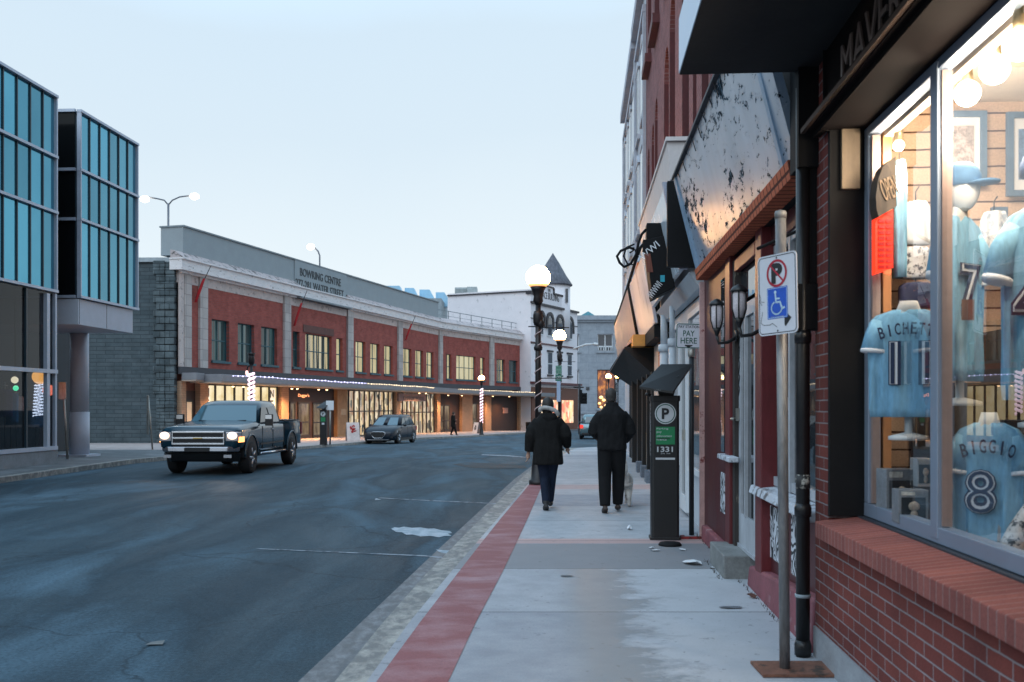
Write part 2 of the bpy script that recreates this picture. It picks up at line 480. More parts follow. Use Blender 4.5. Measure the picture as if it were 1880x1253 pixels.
def speck(name, c, c2, sx=(1, 1, 1), s1=3, th=0.5, wp=True, rough=0.75, soft=0.12, k=0.8):
    m, n, l, b, _ = nt(name)
    v = obj_vec(n, l, sx, wp); v1 = obj_vec(n, l, (1, 1, 1), wp)
    f = noise(n, l, v, s1, 7, 0.62, 0.3); fine = noise(n, l, v1, 80, 4, 0.7)
    r = ramp(n, [(th, (0, 0, 0)), (th + soft, (1, 1, 1))]); l.new(f, r.inputs[0])
    cc = mixc(n, l, mathn(n, l, 'MULTIPLY', r.outputs[0], k), c, c2)
    r2 = ramp(n, [(0.3, (0.8,) * 3), (0.7, (1.15,) * 3)]); l.new(fine, r2.inputs[0])
    cc = mixc(n, l, 1.0, cc, r2.outputs[0], 'MULTIPLY')
    l.new(cc, b.inputs["Base Color"]); b.inputs["Roughness"].default_value = rough
    bumpn(n, l, fine, b, 0.4, 0.005)
    return m
m_asph = asphalt(); m_walk = concrete_walk()
m_gutter = speck("gutter_concrete", (0.12, 0.125, 0.13), (0.25, 0.26, 0.275), (2, 1, 1), 6, 0.44, soft=.25)
m_kerb = speck("kerb_concrete", (0.17, 0.17, 0.165), (0.42, 0.40, 0.36), (2, 1.2, 1), 5.0, 0.42, soft=.22)
m_pink = speck("red_paving", (0.25, 0.085, 0.09), (0.40, 0.25, 0.27), (1.0, 1.8, 1), 2.0, 0.46, soft=0.28, k=0.75)
m_farwalk = speck("far_pavement", (0.34, 0.27, 0.25), (0.45, 0.38, 0.35), (1, 1, 1), 1.2, 0.45)
m_darkwalk = speck("dark_pavement", (0.10, 0.11, 0.115), (0.19, 0.20, 0.21), (1, 1, 1), 0.9, 0.48)
m_white_mark = speck("road_paint", (0.06, 0.08, 0.10), (0.36, 0.41, 0.46), (1, 1, 1), 7, 0.42, soft=0.1)
m_patch = speck("asphalt_patch", (0.018, 0.02, 0.024), (0.035, 0.04, 0.045), (1, 1, 1), 3, 0.5)
m_blackmetal = M("black_metal", (0.012, 0.012, 0.013), 0.4, 0.0, 0.2)
m_black = M("black_paint", (0.011, 0.011, 0.012), 0.7, 0.0, 0.15, spec=.15)
def GLOBE(name, c, s):
    m, n, l, b, _ = nt(name)
    tc = n.new("ShaderNodeTexCoord"); sp = n.new("ShaderNodeSeparateXYZ"); l.new(tc.outputs["Generated"], sp.inputs[0])
    r = ramp(n, [(.10, (1.0, .30, .03)), (.22, (1.0, .45, .10)), (.34, c)]); l.new(sp.outputs[2], r.inputs[0]); l.new(r.outputs[0], b.inputs["Emission Color"])
    r2 = ramp(n, [(.10, (.008,) * 3), (.20, (.014,) * 3), (.42, (1, 1, 1))]); l.new(sp.outputs[2], r2.inputs[0])
    l.new(mathn(n, l, 'MULTIPLY', r2.outputs[0], s), b.inputs["Emission Strength"]); return m
m_globe = GLOBE("lamp_globe", (1.0, 0.52, 0.20), 120.0)
m_wirelight = E("fairy_light", (1.0, 0.72, 0.85), 7.0)
m_galv = M("galvanised_steel", (0.33, 0.32, 0.29), 0.45, 0.7, 0.25, 6, (1, 1, 0.3))
m_white = M("white_paint", (0.72, 0.74, 0.76), 0.5, 0, 0.06)

# ------------------------------------------------------------------ road, kerbs, pavements
def sheet(name, mat, pts, label=None, dz=0.0):
    pass
ys = [-12, -2, 4, 8, 12, 16, 20, 24, 28, 32, 38, 44, 50, 55, 60, 70, 80, 95, 110, 130, 180, 600]
mb = MB()
xs = [-600, -60, -30, -12, -6, 0, 6, 12, 30, 60, 600]
for j in range(len(ys)):
    for x in xs: mb.v.append(Vector((x, ys[j], g(ys[j]))))
for j in range(len(ys) - 1):
    for i in range(len(xs) - 1):
        a = j * len(xs) + i
        mb.f.append([a, a + 1, a + 1 + len(xs), a + len(xs)]); mb.m.append(0); mb.sm.append(False)
tag(mb.build("road", m_asph), kind="structure")

def strip_from(pl, pr, name, mat, dz, kind="structure", h=None):
    """ribbon between two polylines of world points (same count)"""
    mb = MB()
    n = len(pl)
    for i in range(n - 1):
        a, b, c, d = pl[i], pr[i], pr[i + 1], pl[i + 1]
        P = [Vector((q[0], q[1], g(q[1]) + dz)) for q in (a, b, c, d)]
        if h is None: mb.add(P, [(0, 1, 2, 3)])
        else:
            mb.hexa([p - Vector((0, 0, h)) for p in P] + P)
    o = mb.build(name, mat); return tag(o, kind=kind)
def resamp(pts, Ys):
    out = []
    for Y in Ys:
        for i in range(len(pts) - 1):
            if pts[i][1] <= Y <= pts[i + 1][1] or i == len(pts) - 2 or (i == 0 and Y < pts[0][1]):
                t = (Y - pts[i][1]) / (pts[i + 1][1] - pts[i][1])
                out.append((pts[i][0] + (pts[i + 1][0] - pts[i][0]) * t, Y)); break
    return out
# traced edges (photo pixels -> ground)
gut_l = [gp(560, 1241), gp(681, 1127), gp(822, 993), gp(950, 875), gp(1000, 843), gp(1042, 823), gp(1092, 811.5)]
kerb_l = [gp(639, 1253), gp(743, 1117), gp(864, 986), gp(971, 872), gp(1008, 845), gp(1046, 824.5), gp(1096, 812)]
kerb_r = [gp(672, 1253, SW), gp(770, 1117, SW), gp(886, 984, SW), gp(976, 881, SW), gp(1012, 847.5, SW), gp(1050, 825.5, SW), gp(1100, 812.8, SW)]
red_l = [gp(691, 1253, SW), gp(788, 1120.6, SW), gp(909, 965, SW), gp(972, 890, SW)]
red_r = [gp(822.6, 1253, SW), gp(881, 1127.5, SW), gp(926, 1044.6, SW), gp(971, 948, SW), gp(996, 890, SW)]
YY = [2.0, 4, 5.4, 7.0, 9, 11, 13.5, 16, 19.2, 22, 26, 28, 31, 34, 38, 41.5]
GL, KL, KR = resamp(gut_l, YY), resamp(kerb_l, YY), resamp(kerb_r, YY)
strip_from(GL, KL, "road_gutter", m_gutter, 0.004)
strip_from(KL, KR, "kerb", m_kerb, SW, h=0.14)
YR = [y for y in YY if y <= 19.3]
RL, RR = resamp(red_l, YR), resamp(red_r, YR)
strip_from(RL, RR, "pavement_strip", m_pink, SW + 0.004)
# pavement sheet : from the kerb inner edge to behind the shops
SWr = [(toS(0, y)[0] * 0 + 0.0682 * y + 6.5, y) for y in YY]
strip_from(KR, SWr, "pavement", m_walk, SW, h=0.12)
# corner of the pavement beyond
mb = MB()
c1 = KR[-1]
cor = [(c1[0], 41.5), (c1[0] + 1.6, 44.5), (c1[0] + 3.6, 46.0), (40, 46.5), (40, 41.5)]
mb.add([(p[0], p[1], g(p[1]) + SW) for p in cor] + [(p[0], p[1], g(p[1]) - 0.05) for p in cor],
       [(0, 1, 2, 3, 4), (0, 1, 6, 5), (1, 2, 7, 6), (2, 3, 8, 7)])
tag(mb.build("pavement", m_walk), kind="structure")

# far side
far_px = [(-260, 925), (0, 888), (100, 873), (168, 862), (235, 853), (298, 846), (420, 836), (545, 826), (612, 820.5), (668, 815.5), (764, 807.5), (860, 803.5), (967, 796.5), (1048, 793.5)]
fk = [gp(*p) for p in far_px]
fk = [(p[0], p[1]) for p in fk]
YF = [12, 15, 18, 21, 24, 28, 31, 34, 38, 42, 46, 50, 55, 60, 66, 72, 78, 85, 92, fk[-1][1]]
FK = resamp(fk, YF)
FKi = [(x - 0.22, y) for x, y in FK]
strip_from(FKi, FK, "far_kerb", m_kerb, 0.12, h=0.16)
split = YF.index(38)
OUT = [(-90, y) for x, y in FK]
strip_from(OUT[:split + 1], FKi[:split + 1], "far_pavement", m_darkwalk, 0.12, h=0.15)
strip_from(OUT[split:], FKi[split:], "far_pavement", m_farwalk, 0.12, h=0.15)
# pavement in front of the stone building at the end
mb = MB(); mb.box(-10, 60, 119, 160, g(130) - 0.1, g(125) + 0.14)
tag(mb.build("end_pavement", m_farwalk), kind="structure")

# worn road markings
def marks(quads, name, mat, dz=0.006):
    mb = MB()
    for q in quads: mb.add([gp(x, y, dz) for x, y in q], [tuple(range(len(q)))])
    return tag(mb.build(name, mat), kind="structure")
marks([[(470, 1007), (780, 1020), (826, 1024.5), (826, 1026), (780, 1021.6), (470, 1008)]], "road_marking", m_white_mark)
marks([[(695, 913.8), (790, 918.8), (914, 924.3), (914, 925.5), (790, 919.9), (695, 914.7)]], "road_marking", m_white_mark)
marks([[(884, 834.5), (930, 836), (972, 839.5), (972, 841), (930, 838), (884, 836)]], "road_marking", m_white_mark)
m_ice = speck("salt_crust", (0.26, 0.33, 0.38), (0.42, 0.48, 0.53), (1, 1, 1), 6, 0.45)
marks([[(718, 971), (724, 968.5), (733, 969.2), (741, 967.2), (756, 969.4), (772, 968.6), (786, 971), (797, 970.6), (812, 974.2), (826, 975.4), (830, 979), (822, 980), (829, 984), (815, 984.6), (806, 986.8), (790, 984.2), (772, 985.4), (757, 981.6), (746, 982.2), (738, 977.6), (727, 976.8)], [(800, 1009), (846, 1013), (850, 1017), (824, 1017.5), (806, 1013.5)], [(690, 915), (700, 917.5), (688, 918.5)]], "road_marking", m_ice)
marks([[(830, 853), (856, 849.5), (915, 851), (962, 855), (968, 860), (905, 861), (858, 858)]], "road", m_patch)
# ================================================================== left side and far end
def frame_line(x0, y0, x1, y1):
    d = Vector((x1 - x0, y1 - y0, 0)).normalized()
    # x along facade, y into the building (left of travel), z up
    m = Matrix(((d.x, -d.y, 0, x0), (d.y, d.x, 0, y0), (0, 0, 1, 0), (0, 0, 0, 1)))
    return m
def along(fr, px, off=0.0):
    """distance along the facade (plane y=off) where the ray through column px meets it"""
    k = (px - CX) / F
    o = fr @ Vector((0, off, 0)); d = fr.to_3x3() @ Vector((1, 0, 0))
    return (k * o.y - o.x) / (d.x - k * d.y)
def zfr(fr, px, py, off=0.0):
    a = along(fr, px, off); p = fr @ Vector((a, off, 0)); return zpix(py, p.y)
def wall_holes(mb, x0, x1, z0, z1, holes, y=0.0, depth=0.25):
    xs = sorted({x0, x1, *[h[0] for h in holes], *[h[1] for h in holes]}); zs = sorted({z0, z1, *[h[2] for h in holes], *[h[3] for h in holes]})
    xs = [x for x in xs if x0 <= x <= x1]; zs = [z for z in zs if z0 <= z <= z1]
    for i in range(len(xs) - 1):
        for j in range(len(zs) - 1):
            cx, cz = (xs[i] + xs[i + 1]) / 2, (zs[j] + zs[j + 1]) / 2
            if any(h[0] < cx < h[1] and h[2] < cz < h[3] for h in holes): continue
            mb.add([(xs[i], y, zs[j]), (xs[i + 1], y, zs[j]), (xs[i + 1], y, zs[j + 1]), (xs[i], y, zs[j + 1])], [(0, 1, 2, 3)])
    for a, b, c, d in holes:
        mb.add([(a, y, c), (a, y + depth, c), (a, y + depth, d), (a, y, d)], [(0, 1, 2, 3)])
        mb.add([(b, y, c), (b, y + depth, c), (b, y + depth, d), (b, y, d)], [(0, 1, 2, 3)])
        mb.add([(a, y, c), (b, y, c), (b, y + depth, c), (a, y + depth, c)], [(0, 1, 2, 3)])
        mb.add([(a, y, d), (b, y, d), (b, y + depth, d), (a, y + depth, d)], [(0, 1, 2, 3)])

m_redwall = BRICK("red_brick_far", "xz", (0.32, 0.072, 0.056), (0.40, 0.098, 0.074), (0.25, 0.10, 0.09), 0.30, 0.10, 0.012, 0.3, 0.45)
m_conc = M("pale_concrete_trim", (0.56, 0.47, 0.44), 0.8, 0, 0.12, 2, dirt=(0.30, 0.25, 0.24), dth=0.56, dsc=3)
m_pilbrick = BRICK("pale_pilaster_blocks", "xz", (0.42, 0.37, 0.35), (0.55, 0.49, 0.46), (0.34, 0.29, 0.28), 0.5, 0.55, 0.02, 0.2, 0.2, off=0.0)
m_cornice = M("white_cornice", (0.74, 0.69, 0.68), 0.7, 0, 0.10, 2, (1, 1, 3), dirt=(0.36, 0.30, 0.29), dth=0.58, dsc=3)
m_grime = speck("grimy_cornice_top", (0.50, 0.42, 0.41), (0.06, 0.06, 0.055), (1.4, 1, 1.2), 2.2, 0.52, wp=False, soft=0.08, k=0.9)
m_parapet = M("grey_stucco", (0.30, 0.33, 0.345), 0.8, 0, 0.06, 1.5)
m_lettering = M("dark_lettering", (0.05, 0.055, 0.06), 0.6, 0, 0.05)
m_teal = M("teal_window_frame", (0.03, 0.09, 0.11), 0.5, 0, 0.1)
m_darkpane = DARKGLASS("dark_window_pane", (0.015, 0.03, 0.035))
m_canopy = M("canopy_metal", (0.20, 0.20, 0.215), 0.55, 0.0, 0.12, 2)
m_canopyd = M("canopy_dark_top", (0.05, 0.05, 0.06), 0.6, 0, 0.15)
m_tan = BRICK("tan_tile_pier", "xz", (0.44, 0.27, 0.17), (0.50, 0.31, 0.20), (0.33, 0.19, 0.12), 0.3, 0.12, 0.008, 0.2, 0.15)
m_tanslat = M("tan_louvre", (0.48, 0.25, 0.11), 0.7, 0, 0.1, 3, (8, 1, 0.3))
m_recess = M("dark_entrance", (0.045, 0.022, 0.018), 0.6, 0, 0.2)
m_bronze = M("bronze_door_frame", (0.022, 0.016, 0.014), 0.4, 0, 0.1)
m_soffit = M("canopy_soffit", (0.42, 0.34, 0.28), 0.8, 0, 0.1)

def LITPANE(name, stops, s, stretch=(1.2, 1, 0.6), nsc=3.0, vor=False):
    m, n, l, b, _ = nt(name)
    v = obj_vec(n, l, stretch)
    if vor:
        t = n.new("ShaderNodeTexVoronoi"); t.distance = 'CHEBYCHEV'; t.inputs["Scale"].default_value = nsc; l.new(v, t.inputs["Vector"])
        sp = n.new("ShaderNodeSeparateColor"); l.new(t.outputs["Color"], sp.inputs[0]); f = sp.outputs[0]
    else: f = noise(n, l, v, nsc, 4, 0.6)
    r = ramp(n, stops); l.new(f, r.inputs[0])
    b.inputs["Base Color"].default_value = (0.02, 0.02, 0.02, 1); b.inputs["Roughness"].default_value = 0.08
    l.new(r.outputs[0], b.inputs["Emission Color"]); b.inputs["Emission Strength"].default_value = s
    return m
m_lit_cream = LITPANE("lit_cream_window", [(0.2, (0.5, 0.33, 0.12)), (0.42, (0.85, 0.66, 0.33)), (0.6, (0.95, 0.80, 0.50)), (0.8, (0.7, 0.5, 0.2))], 0.85, (0.5, 1, 0.4), 2.2)
m_lit_shop = LITPANE("lit_shop_display", [(0.1, (0.95, 0.75, 0.45)), (0.3, (0.10, 0.10, 0.09)), (0.42, (0.80, 0.55, 0.28)), (0.5, (0.05, 0.07, 0.08)), (0.62, (0.9, 0.7, 0.5)), (0.75, (0.30, 0.12, 0.06)), (0.9, (1, 0.85, 0.6))], 0.75, (2.4, 1, 1.3), 1.5, True)
m_lit_up = LITPANE("lit_blind_window", [(0.3, (0.42, 0.36, 0.20)), (0.5, (0.72, 0.64, 0.38)), (0.7, (0.80, 0.74, 0.46))], 0.62, (0.9, 1, 0.25), 1.6)
m_lit_partial = LITPANE("part_lit_window", [(0.40, (0.015, 0.022, 0.022)), (0.5, (0.05, 0.055, 0.045)), (0.54, (0.75, 0.66, 0.40)), (0.62, (0.6, 0.5, 0.3))], 0.62, (2.5, 1, 0.05), 1.6)
m_dark_curtain = LITPANE("dim_curtain_window", [(0.45, (0.006, 0.012, 0.014)), (0.55, (0.02, 0.05, 0.06)), (0.62, (0.05, 0.11, 0.12))], 0.6, (3.0, 1, 0.1), 1.6)
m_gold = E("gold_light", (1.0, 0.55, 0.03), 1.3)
m_redflag = M("red_flag_cloth", (0.42, 0.015, 0.02), 0.8, 0, 0.25)

# ------------------------------------------------------------------ the long red brick block
FB1 = frame_line(-16.9, 50.4, -6.5, 88.2); FB2 = frame_line(-6.5, 88.2, 2.4, 106.9)
L1 = math.hypot(10.4, 37.8); L2 = math.hypot(8.9, 18.7)
bow = thing("commercial_block", "long two storey red brick block with pale pilasters, grey parapet sign and lit shop canopy", "building", (0, 0, g(50)), FB1)
bow2 = bow
def toFB1(fr, p): return FB1.inverted() @ (fr @ Vector(p))
ZT = 8.5                                   # top of the red wall / cornice underside
segs = [(FB1, 0.0, L1, 325, 805), (FB2, 0.0, L2, 805, 985)]
pil_px = [(335, 348), (363.5, 378), (519, 531), (636, 646), (729, 737), (804.5, 812.5), (898, 905.5), (955, 962.6), (970, 978)]
win_px = [(388.6, 421, 'dim', 2), (436.5, 467, 'dim', 2), (479.5, 509, 'dim', 2), (537.5, 550, 'dim', 1), (561, 609, 'part', 5), (617.5, 629, 'up', 1),
          (653, 671, 'up', 2), (680, 697, 'up', 2), (705.5, 721, 'up', 2), (740.6, 755.6, 'up', 2), (762.6, 777, 'up', 2), (783, 796, 'up', 2),
          (819.4, 828.8, 'up', 2), (837.7, 873.4, 'up', 4), (881.7, 890, 'up', 1), (911.7, 927, 'part', 2), (934.6, 950, 'dim', 1)]
mats_w = {'dim': m_dark_curtain, 'part': m_lit_partial, 'up': m_lit_up}
wall = MB(); frieze = MB(); corn = MB(); grim = MB(); lowdark = MB()
def place(fr, p): return toFB1(fr, p)
for si, (fr, a0, a1, pl, pr) in enumerate(segs):
    holes = []
    for (x0, x1, k, nm) in win_px:
        if not (pl <= x0 < pr): continue
        holes.append((along(fr, x0), along(fr, x1), 4.07, 6.30, k, nm))
    w = MB(); wall_holes(w, a0, a1, 3.3, 7.9, [h[:4] for h in holes], 0, 0.28)
    wall.add([place(fr, v) for v in w.v], w.f)
    fz = MB(); fz.box(a0, a1, -0.03, 0.3, 7.9, ZT); frieze.add([place(fr, v) for v in fz.v], fz.f)
    cr = MB(); cr.box(a0 - (0.3 if si == 0 else 0), a1 + 0.3, -0.42, 0.3, ZT, ZT + 0.52); cr.box(a0, a1, -0.2, 0.28, ZT - 0.12, ZT - 0.003)
    cr.box(a0 - (0.34 if si == 0 else 0), a1 + 0.3, -0.52, 0.3, ZT + 0.523, ZT + 0.60)
    corn.add([place(fr, v) for v in cr.v], cr.f)
    # sloping grimy top of the cornice, broken where the sign panel drops
    gaps = [(along(fr, 541), along(fr, 634))] if si == 0 else []
    pts = [a0 - (0.3 if si == 0 else 0)] + [q for gp_ in gaps for q in gp_] + [a1]
    for i in range(0, len(pts), 2):
        q = MB(); q.prism([(-0.50, ZT + 0.603), (0.25, ZT + 0.603), (0.25, ZT + 1.02), (0.05, ZT + 0.98)], 'x', pts[i], pts[i + 1])
        grim.add([place(fr, v) for v in q.v], q.f)
    ld = MB(); ld.box(a0, a1, -0.12, 0.0, 3.25, 3.62); lowdark.add([place(fr, v) for v in ld.v], ld.f)
    for (x0, x1, z0, z1, k, nm) in holes:
        # window part with frame, panes and sill
        f_ = MB(); d = 0.24; t = 0.05
        def bx(*a): 
            q = MB(); q.box(*a); f_.add([place(fr, v) for v in q.v], q.f)
        bx(x0, x0 + t, d - .05, d + .02, z0, z1); bx(x1 - t, x1, d - .05, d + .02, z0, z1)
        bx(x0 + t, x1 - t, d - .05, d + .02, z0, z0 + t); bx(x0 + t, x1 - t, d - .05, d + .02, z1 - t, z1)
        bx(x0 + t, x1 - t, d - .045, d + .015, (z0 + z1) / 2 - .03, (z0 + z1) / 2 + .03)
        for j in range(1, nm):
            xx = x0 + (x1 - x0) * j / nm; bx(xx - .025, xx + .025, d - .042, d + .012, z0 + t, z1 - t)
        wi = f_.build("window", m_teal, bow)
        q = MB(); q.quad(*[place(fr, p) for p in ((x0, d + .03, z0), (x1, d + .03, z0), (x1, d + .03, z1), (x0, d + .03, z1))])
        q.build("pane", mats_w[k], wi)
        q = MB(); s_ = MB(); s_.box(x0 - .06, x1 + .06, -.1, .22, z0 - .13, z0 - .004); q.add([place(fr, v) for v in s_.v], s_.f)
        q.build("sill", m_teal, wi)
    for (p0, p1) in pil_px:
        if not (pl <= p0 < pr): continue
        q = MB(); s_ = MB(); s_.box(along(fr, p0), along(fr, p1), -0.14, 0.0, 3.63, ZT - 0.123)
        q.add([place(fr, v) for v in s_.v], s_.f); q.build("pilaster", m_pilbrick, bow)
wall.build("wall", m_redwall, bow, recalc=False)
frieze.build("frieze", m_conc, bow); corn.build("cornice", m_cornice, bow); grim.build("cornice_top", m_grime, bow)
lowdark.build("flashing", m_canopyd, bow)
# pale end strips of the facade (left corner)
q = MB(); q.box(0.0, along(FB1, 348), -0.10, -0.004, 3.63, ZT - 0.123); q.build("corner_pier", m_conc, bow)
# brown lintel over the triple windows
q = MB(); q.box(along(FB1, 556), along(FB1, 612), -0.05, 0.0, 6.36, 6.82); q.build("lintel", M("brown_lintel", (0.13, 0.055, 0.045), .8, 0, .2), bow)
# parapet sign
a335, a805, a539, a636 = along(FB1, 336), L1 - 0.1, along(FB1, 540), along(FB1, 635)
q = MB(); q.box(a335, a805, 0.0, 1.3, ZT + 0.85, 10.78); q.box(a539, a636, -0.06, -0.003, ZT + .02, 10.77)
par = q.build("parapet", m_parapet, bow)
q = MB(); q.box(a335 - .05, a805 + .05, -0.08, 1.36, 10.783, 10.86); q.box(a539, a636, -0.53, 0.0, ZT - .12, ZT - .02); q.build("coping", M("dark_coping", (.22, .25, .27), .6), par)
q = MB()
xa, xb = along(FB1, 549), along(FB1, 624)
q.text("BOWRING CENTRE", 0.50, ((xa + xb) / 2, -0.06, 10.12), (1, 0, 0), (0, 0, 1), w=xb - xa, ext=0.03)
xa, xb = along(FB1, 541), along(FB1, 629)
q.text("277-281 WATER STREET", 0.50, ((xa + xb) / 2, -0.06, 9.38), (1, 0, 0), (0, 0, 1), w=xb - xa, ext=0.03)
q.build("lettering", m_lettering, par)
# body mass behind the facade, roof
q = MB()
q.hexa([place(FB1, p) for p in ((0.02, .30, -1), (L1, .30, -1), (L1 + 3, 17, -1), (0.02, 17, -1), (0.02, .30, 8.9), (L1, .30, 8.9), (L1 + 3, 17, 8.9), (0.02, 17, 8.9))])
q.hexa([place(FB2, p) for p in ((0, .32, -1), (L2, .32, -1), (L2, 14, -1), (-3, 14, -1), (0, .32, 8.88), (L2, .32, 8.88), (L2, 14, 8.88), (-3, 14, 8.88))])
q.build("roof", M("dark_roof_mass", (0.10, 0.10, 0.11), 0.9), bow)

# grey rusticated side wall on the left
m_rust = BRICK("dark_rusticated_stone", "xz", (0.075, 0.10, 0.112), (0.095, 0.12, 0.132), (0.055, 0.07, 0.078), 0.9, 0.2, 0.02, 0.5, 0.5)
m_quoin = BRICK("rough_quoin_stone", "xz", (0.08, 0.105, 0.115), (0.13, 0.16, 0.17), (0.05, 0.06, 0.066), 0.5, 0.34, 0.02, 1.0, 0.9)
side = frame_line(-26.0, 50.6, -17.0, 50.35)
ss = math.hypot(9.0, 0.25)
sw = thing("stone_wall", "dark grey rusticated stone side wall of the brick block beside the glass building", "wall", (0, 0, g(50)), side)
q = MB(); q.box(0, ss - 0.95, 0, .6, -1, 8.9); q.build("wall_face", m_rust, sw)
q = MB()
for k in range(27):
    z = -0.6 + k * 0.355; h = 0.335
    o = random.uniform(0.02, 0.10); w2 = random.choice((0, .16))
    q.box(ss - 0.95 - w2, ss - .5, -0.12 - o, 0, z, z + h); o = random.uniform(0.02, 0.10)
    q.box(ss - .49, ss + 0.0, -0.12 - o, 0.2, z, z + h)
q.build("quoin", m_quoin, sw, bevel=0.03)
q = MB(); q.box(-.2, ss + .1, -.15, .7, 8.905, 9.12); q.build("coping", M("pale_coping", (.36, .40, .42), .7), sw)

# ---- canopy
can = MB(); lite = MB(); sof = MB()
zc0, zc1, zc2 = 2.87, 2.76, 2.62
def canopy(fr, a0, a1, z0, z1, dep, h=0.38):
    P = [(a0, -dep), (a1, -dep), (a1, -0.125), (a0, -0.125)]
    zz = [z0, z1, z1, z0]
    q = MB(); q.hexa([(p[0], p[1], z) for p, z in zip(P, zz)] + [(p[0], p[1], z + h) for p, z in zip(P, zz)])
    can.add([place(fr, v) for v in q.v], q.f)
    q = MB(); q.hexa([(p[0] , p[1] + (.05 if i < 2 else 0), z - .06) for i, (p, z) in enumerate(zip(P, zz))] + [(p[0], p[1] + (.05 if i < 2 else 0), z - .003) for i, (p, z) in enumerate(zip(P, zz))])
    sof.add([place(fr, v) for v in q.v], q.f)
ac = along(FB1, 408, -2.0)
canopy(FB1, 0.1, ac - 0.02, 2.95, 2.93, 1.0, 0.36)
canopy(FB1, ac, L1, zc0, zc1, 2.0)
canopy(FB2, -0.0, L2 + 1, zc1, zc2, 2.0)
can.build("canopy", m_canopy, bow, bevel=0.02)
sof.build("soffit", m_soffit, bow)
# strings of lights: real little bulbs
def bulbs(name, label, fr, pa, pb, z_at, mat, step=0.46, r=0.045, off=-2.06):
    a, b = along(fr, pa, off), along(fr, pb, off)
    q = MB(); n = int((b - a) / step)
    for i in range(n):
        x = a + (b - a) * i / n + random.uniform(-.05, .05)
        z = z_at(x) + 0.035 * abs(math.sin(i * 0.23)) + random.uniform(-.02, .02)
        q.sphere((x, off + random.uniform(-.01, .02), z), (r * random.uniform(.7, 1.1),) * 3, 6, 4)
    q.tube([(a + (b - a) * i / 60, off + .02, z_at(a + (b - a) * i / 60) + .035 * abs(math.sin(n / 60 * i * .23))) for i in range(61)], .007, 4)
    o = q.build(name, mat, fr=fr, base=((a + b) / 2, off, 3)); tag(o, label, "string lights", "strings of fairy lights along the canopy")
    return o
m_cool = E("cool_fairy_light", (0.62, 0.58, 1.0), 1.9); m_warm = E("warm_fairy_light", (1.0, 0.72, 0.36), 1.7)
bulbs("fairy_lights", "cool white fairy lights on the left half of the canopy edge", FB1, 428, 675, lambda x: zc0 + .33 - (x / L1) * .11, m_cool)
bulbs("fairy_lights", "warm white fairy lights on the canopy edge above the parked dark car", FB1, 677, 799, lambda x: zc0 + .33 - (x / L1) * .11, m_warm)
bulbs("fairy_lights", "warm fairy lights on the far right end of the canopy edge", FB2, 832, 992, lambda x: zc1 + .33 - (x / L2) * .14, m_warm, off=-2.05)

# ---- ground floor
gf = lambda px, off=0.0: along(FB1 if px < 805 else FB2, px, off)
def gframe(px): return FB1 if px < 805 else FB2
def gbox(mb, px0, px1, z0, z1, y0=-.05, y1=.3, fr=None, off=0.0):
    fr = fr or gframe(px0)
    a, b = along(fr, px0, off), along(fr, px1, off)
    q = MB(); q.box(a, b, y0, y1, z0, z1); mb.add([place(fr, v) for v in q.v], q.f); return a, b
base_z = -1.6
# back wall of the ground floor
q = MB(); 
for fr, L in ((FB1, L1), (FB2, L2)):
    s_ = MB(); s_.box(0.05, L, .24, .29, base_z, 3.28); q.add([place(fr, v) for v in s_.v], s_.f)
q.build("ground_floor_wall", M("brown_ground_floor", (0.16, 0.06, 0.04), .7), bow)
for p0, p1 in ((329, 338), (364, 379), (513.5, 527), (725, 733), (800.5, 806.5), (846.5, 865.5), (889, 900), (952, 965)):
    q = MB(); gbox(q, p0, p1, base_z, 2.9, -.12, .2); q.build("pier", m_tan, bow)
q = MB(); gbox(q, 966, 977.5, base_z, 3.24, -.16, .2); q.build("pier", m_conc, bow)
q = MB(); a, b = gbox(q, 617.5, 636, base_z, 2.82, -.08, .2)
lou = q.build("louvre_panel", m_tanslat, bow)
q = MB(); 
for i in range(14): 
    x = a + (b - a) * (i + .5) / 14; q.box(x - .02, x + .02, -.10, -.083, -.3, 2.7)
q.box((a + b) / 2 - .42, (a + b) / 2 + .42, -.13, -.101, 1.0, 1.42); q.build("slats", M("pale_slat", (.56, .36, .22), .7), lou)
q = MB(); q.box(a - .0, a + .001, -.1, .1, 2, 2.1)
# shop windows : frame > pane, lettering
def shopwin(p0, p1, ztop, zbot, nm, mat, trans=None, fr=None, depth=.12):
    fr = fr or gframe(p0)
    a, b = along(fr, p0), along(fr, p1)
    f_ = MB()
    def bx(*c):
        q = MB(); q.box(*c); f_.add([place(fr, v) for v in q.v], q.f)
    bx(a, b, depth - .06, depth + .04, ztop - .07, ztop); bx(a, b, depth - .06, depth + .04, zbot, zbot + .08)
    if trans: bx(a, b, depth - .055, depth + .035, trans - .04, trans + .04)
    for j in range(nm + 1):
        x = a + (b - a - .09) * j / nm; bx(x, x + .09, depth - .058, depth + .038, zbot + .08, ztop - .07)
    w = f_.build("shop_window", m_bronze, bow)
    q = MB(); q.quad(*[place(fr, p) for p in ((a, depth + .06, zbot), (b, depth + .06, zbot), (b, depth + .06, ztop), (a, depth + .06, ztop))])
    q.build("pane", mat, w)
    return w, a, b
w1, a, b = shopwin(379, 512.5, 2.80, -.1, 8, m_lit_cream)
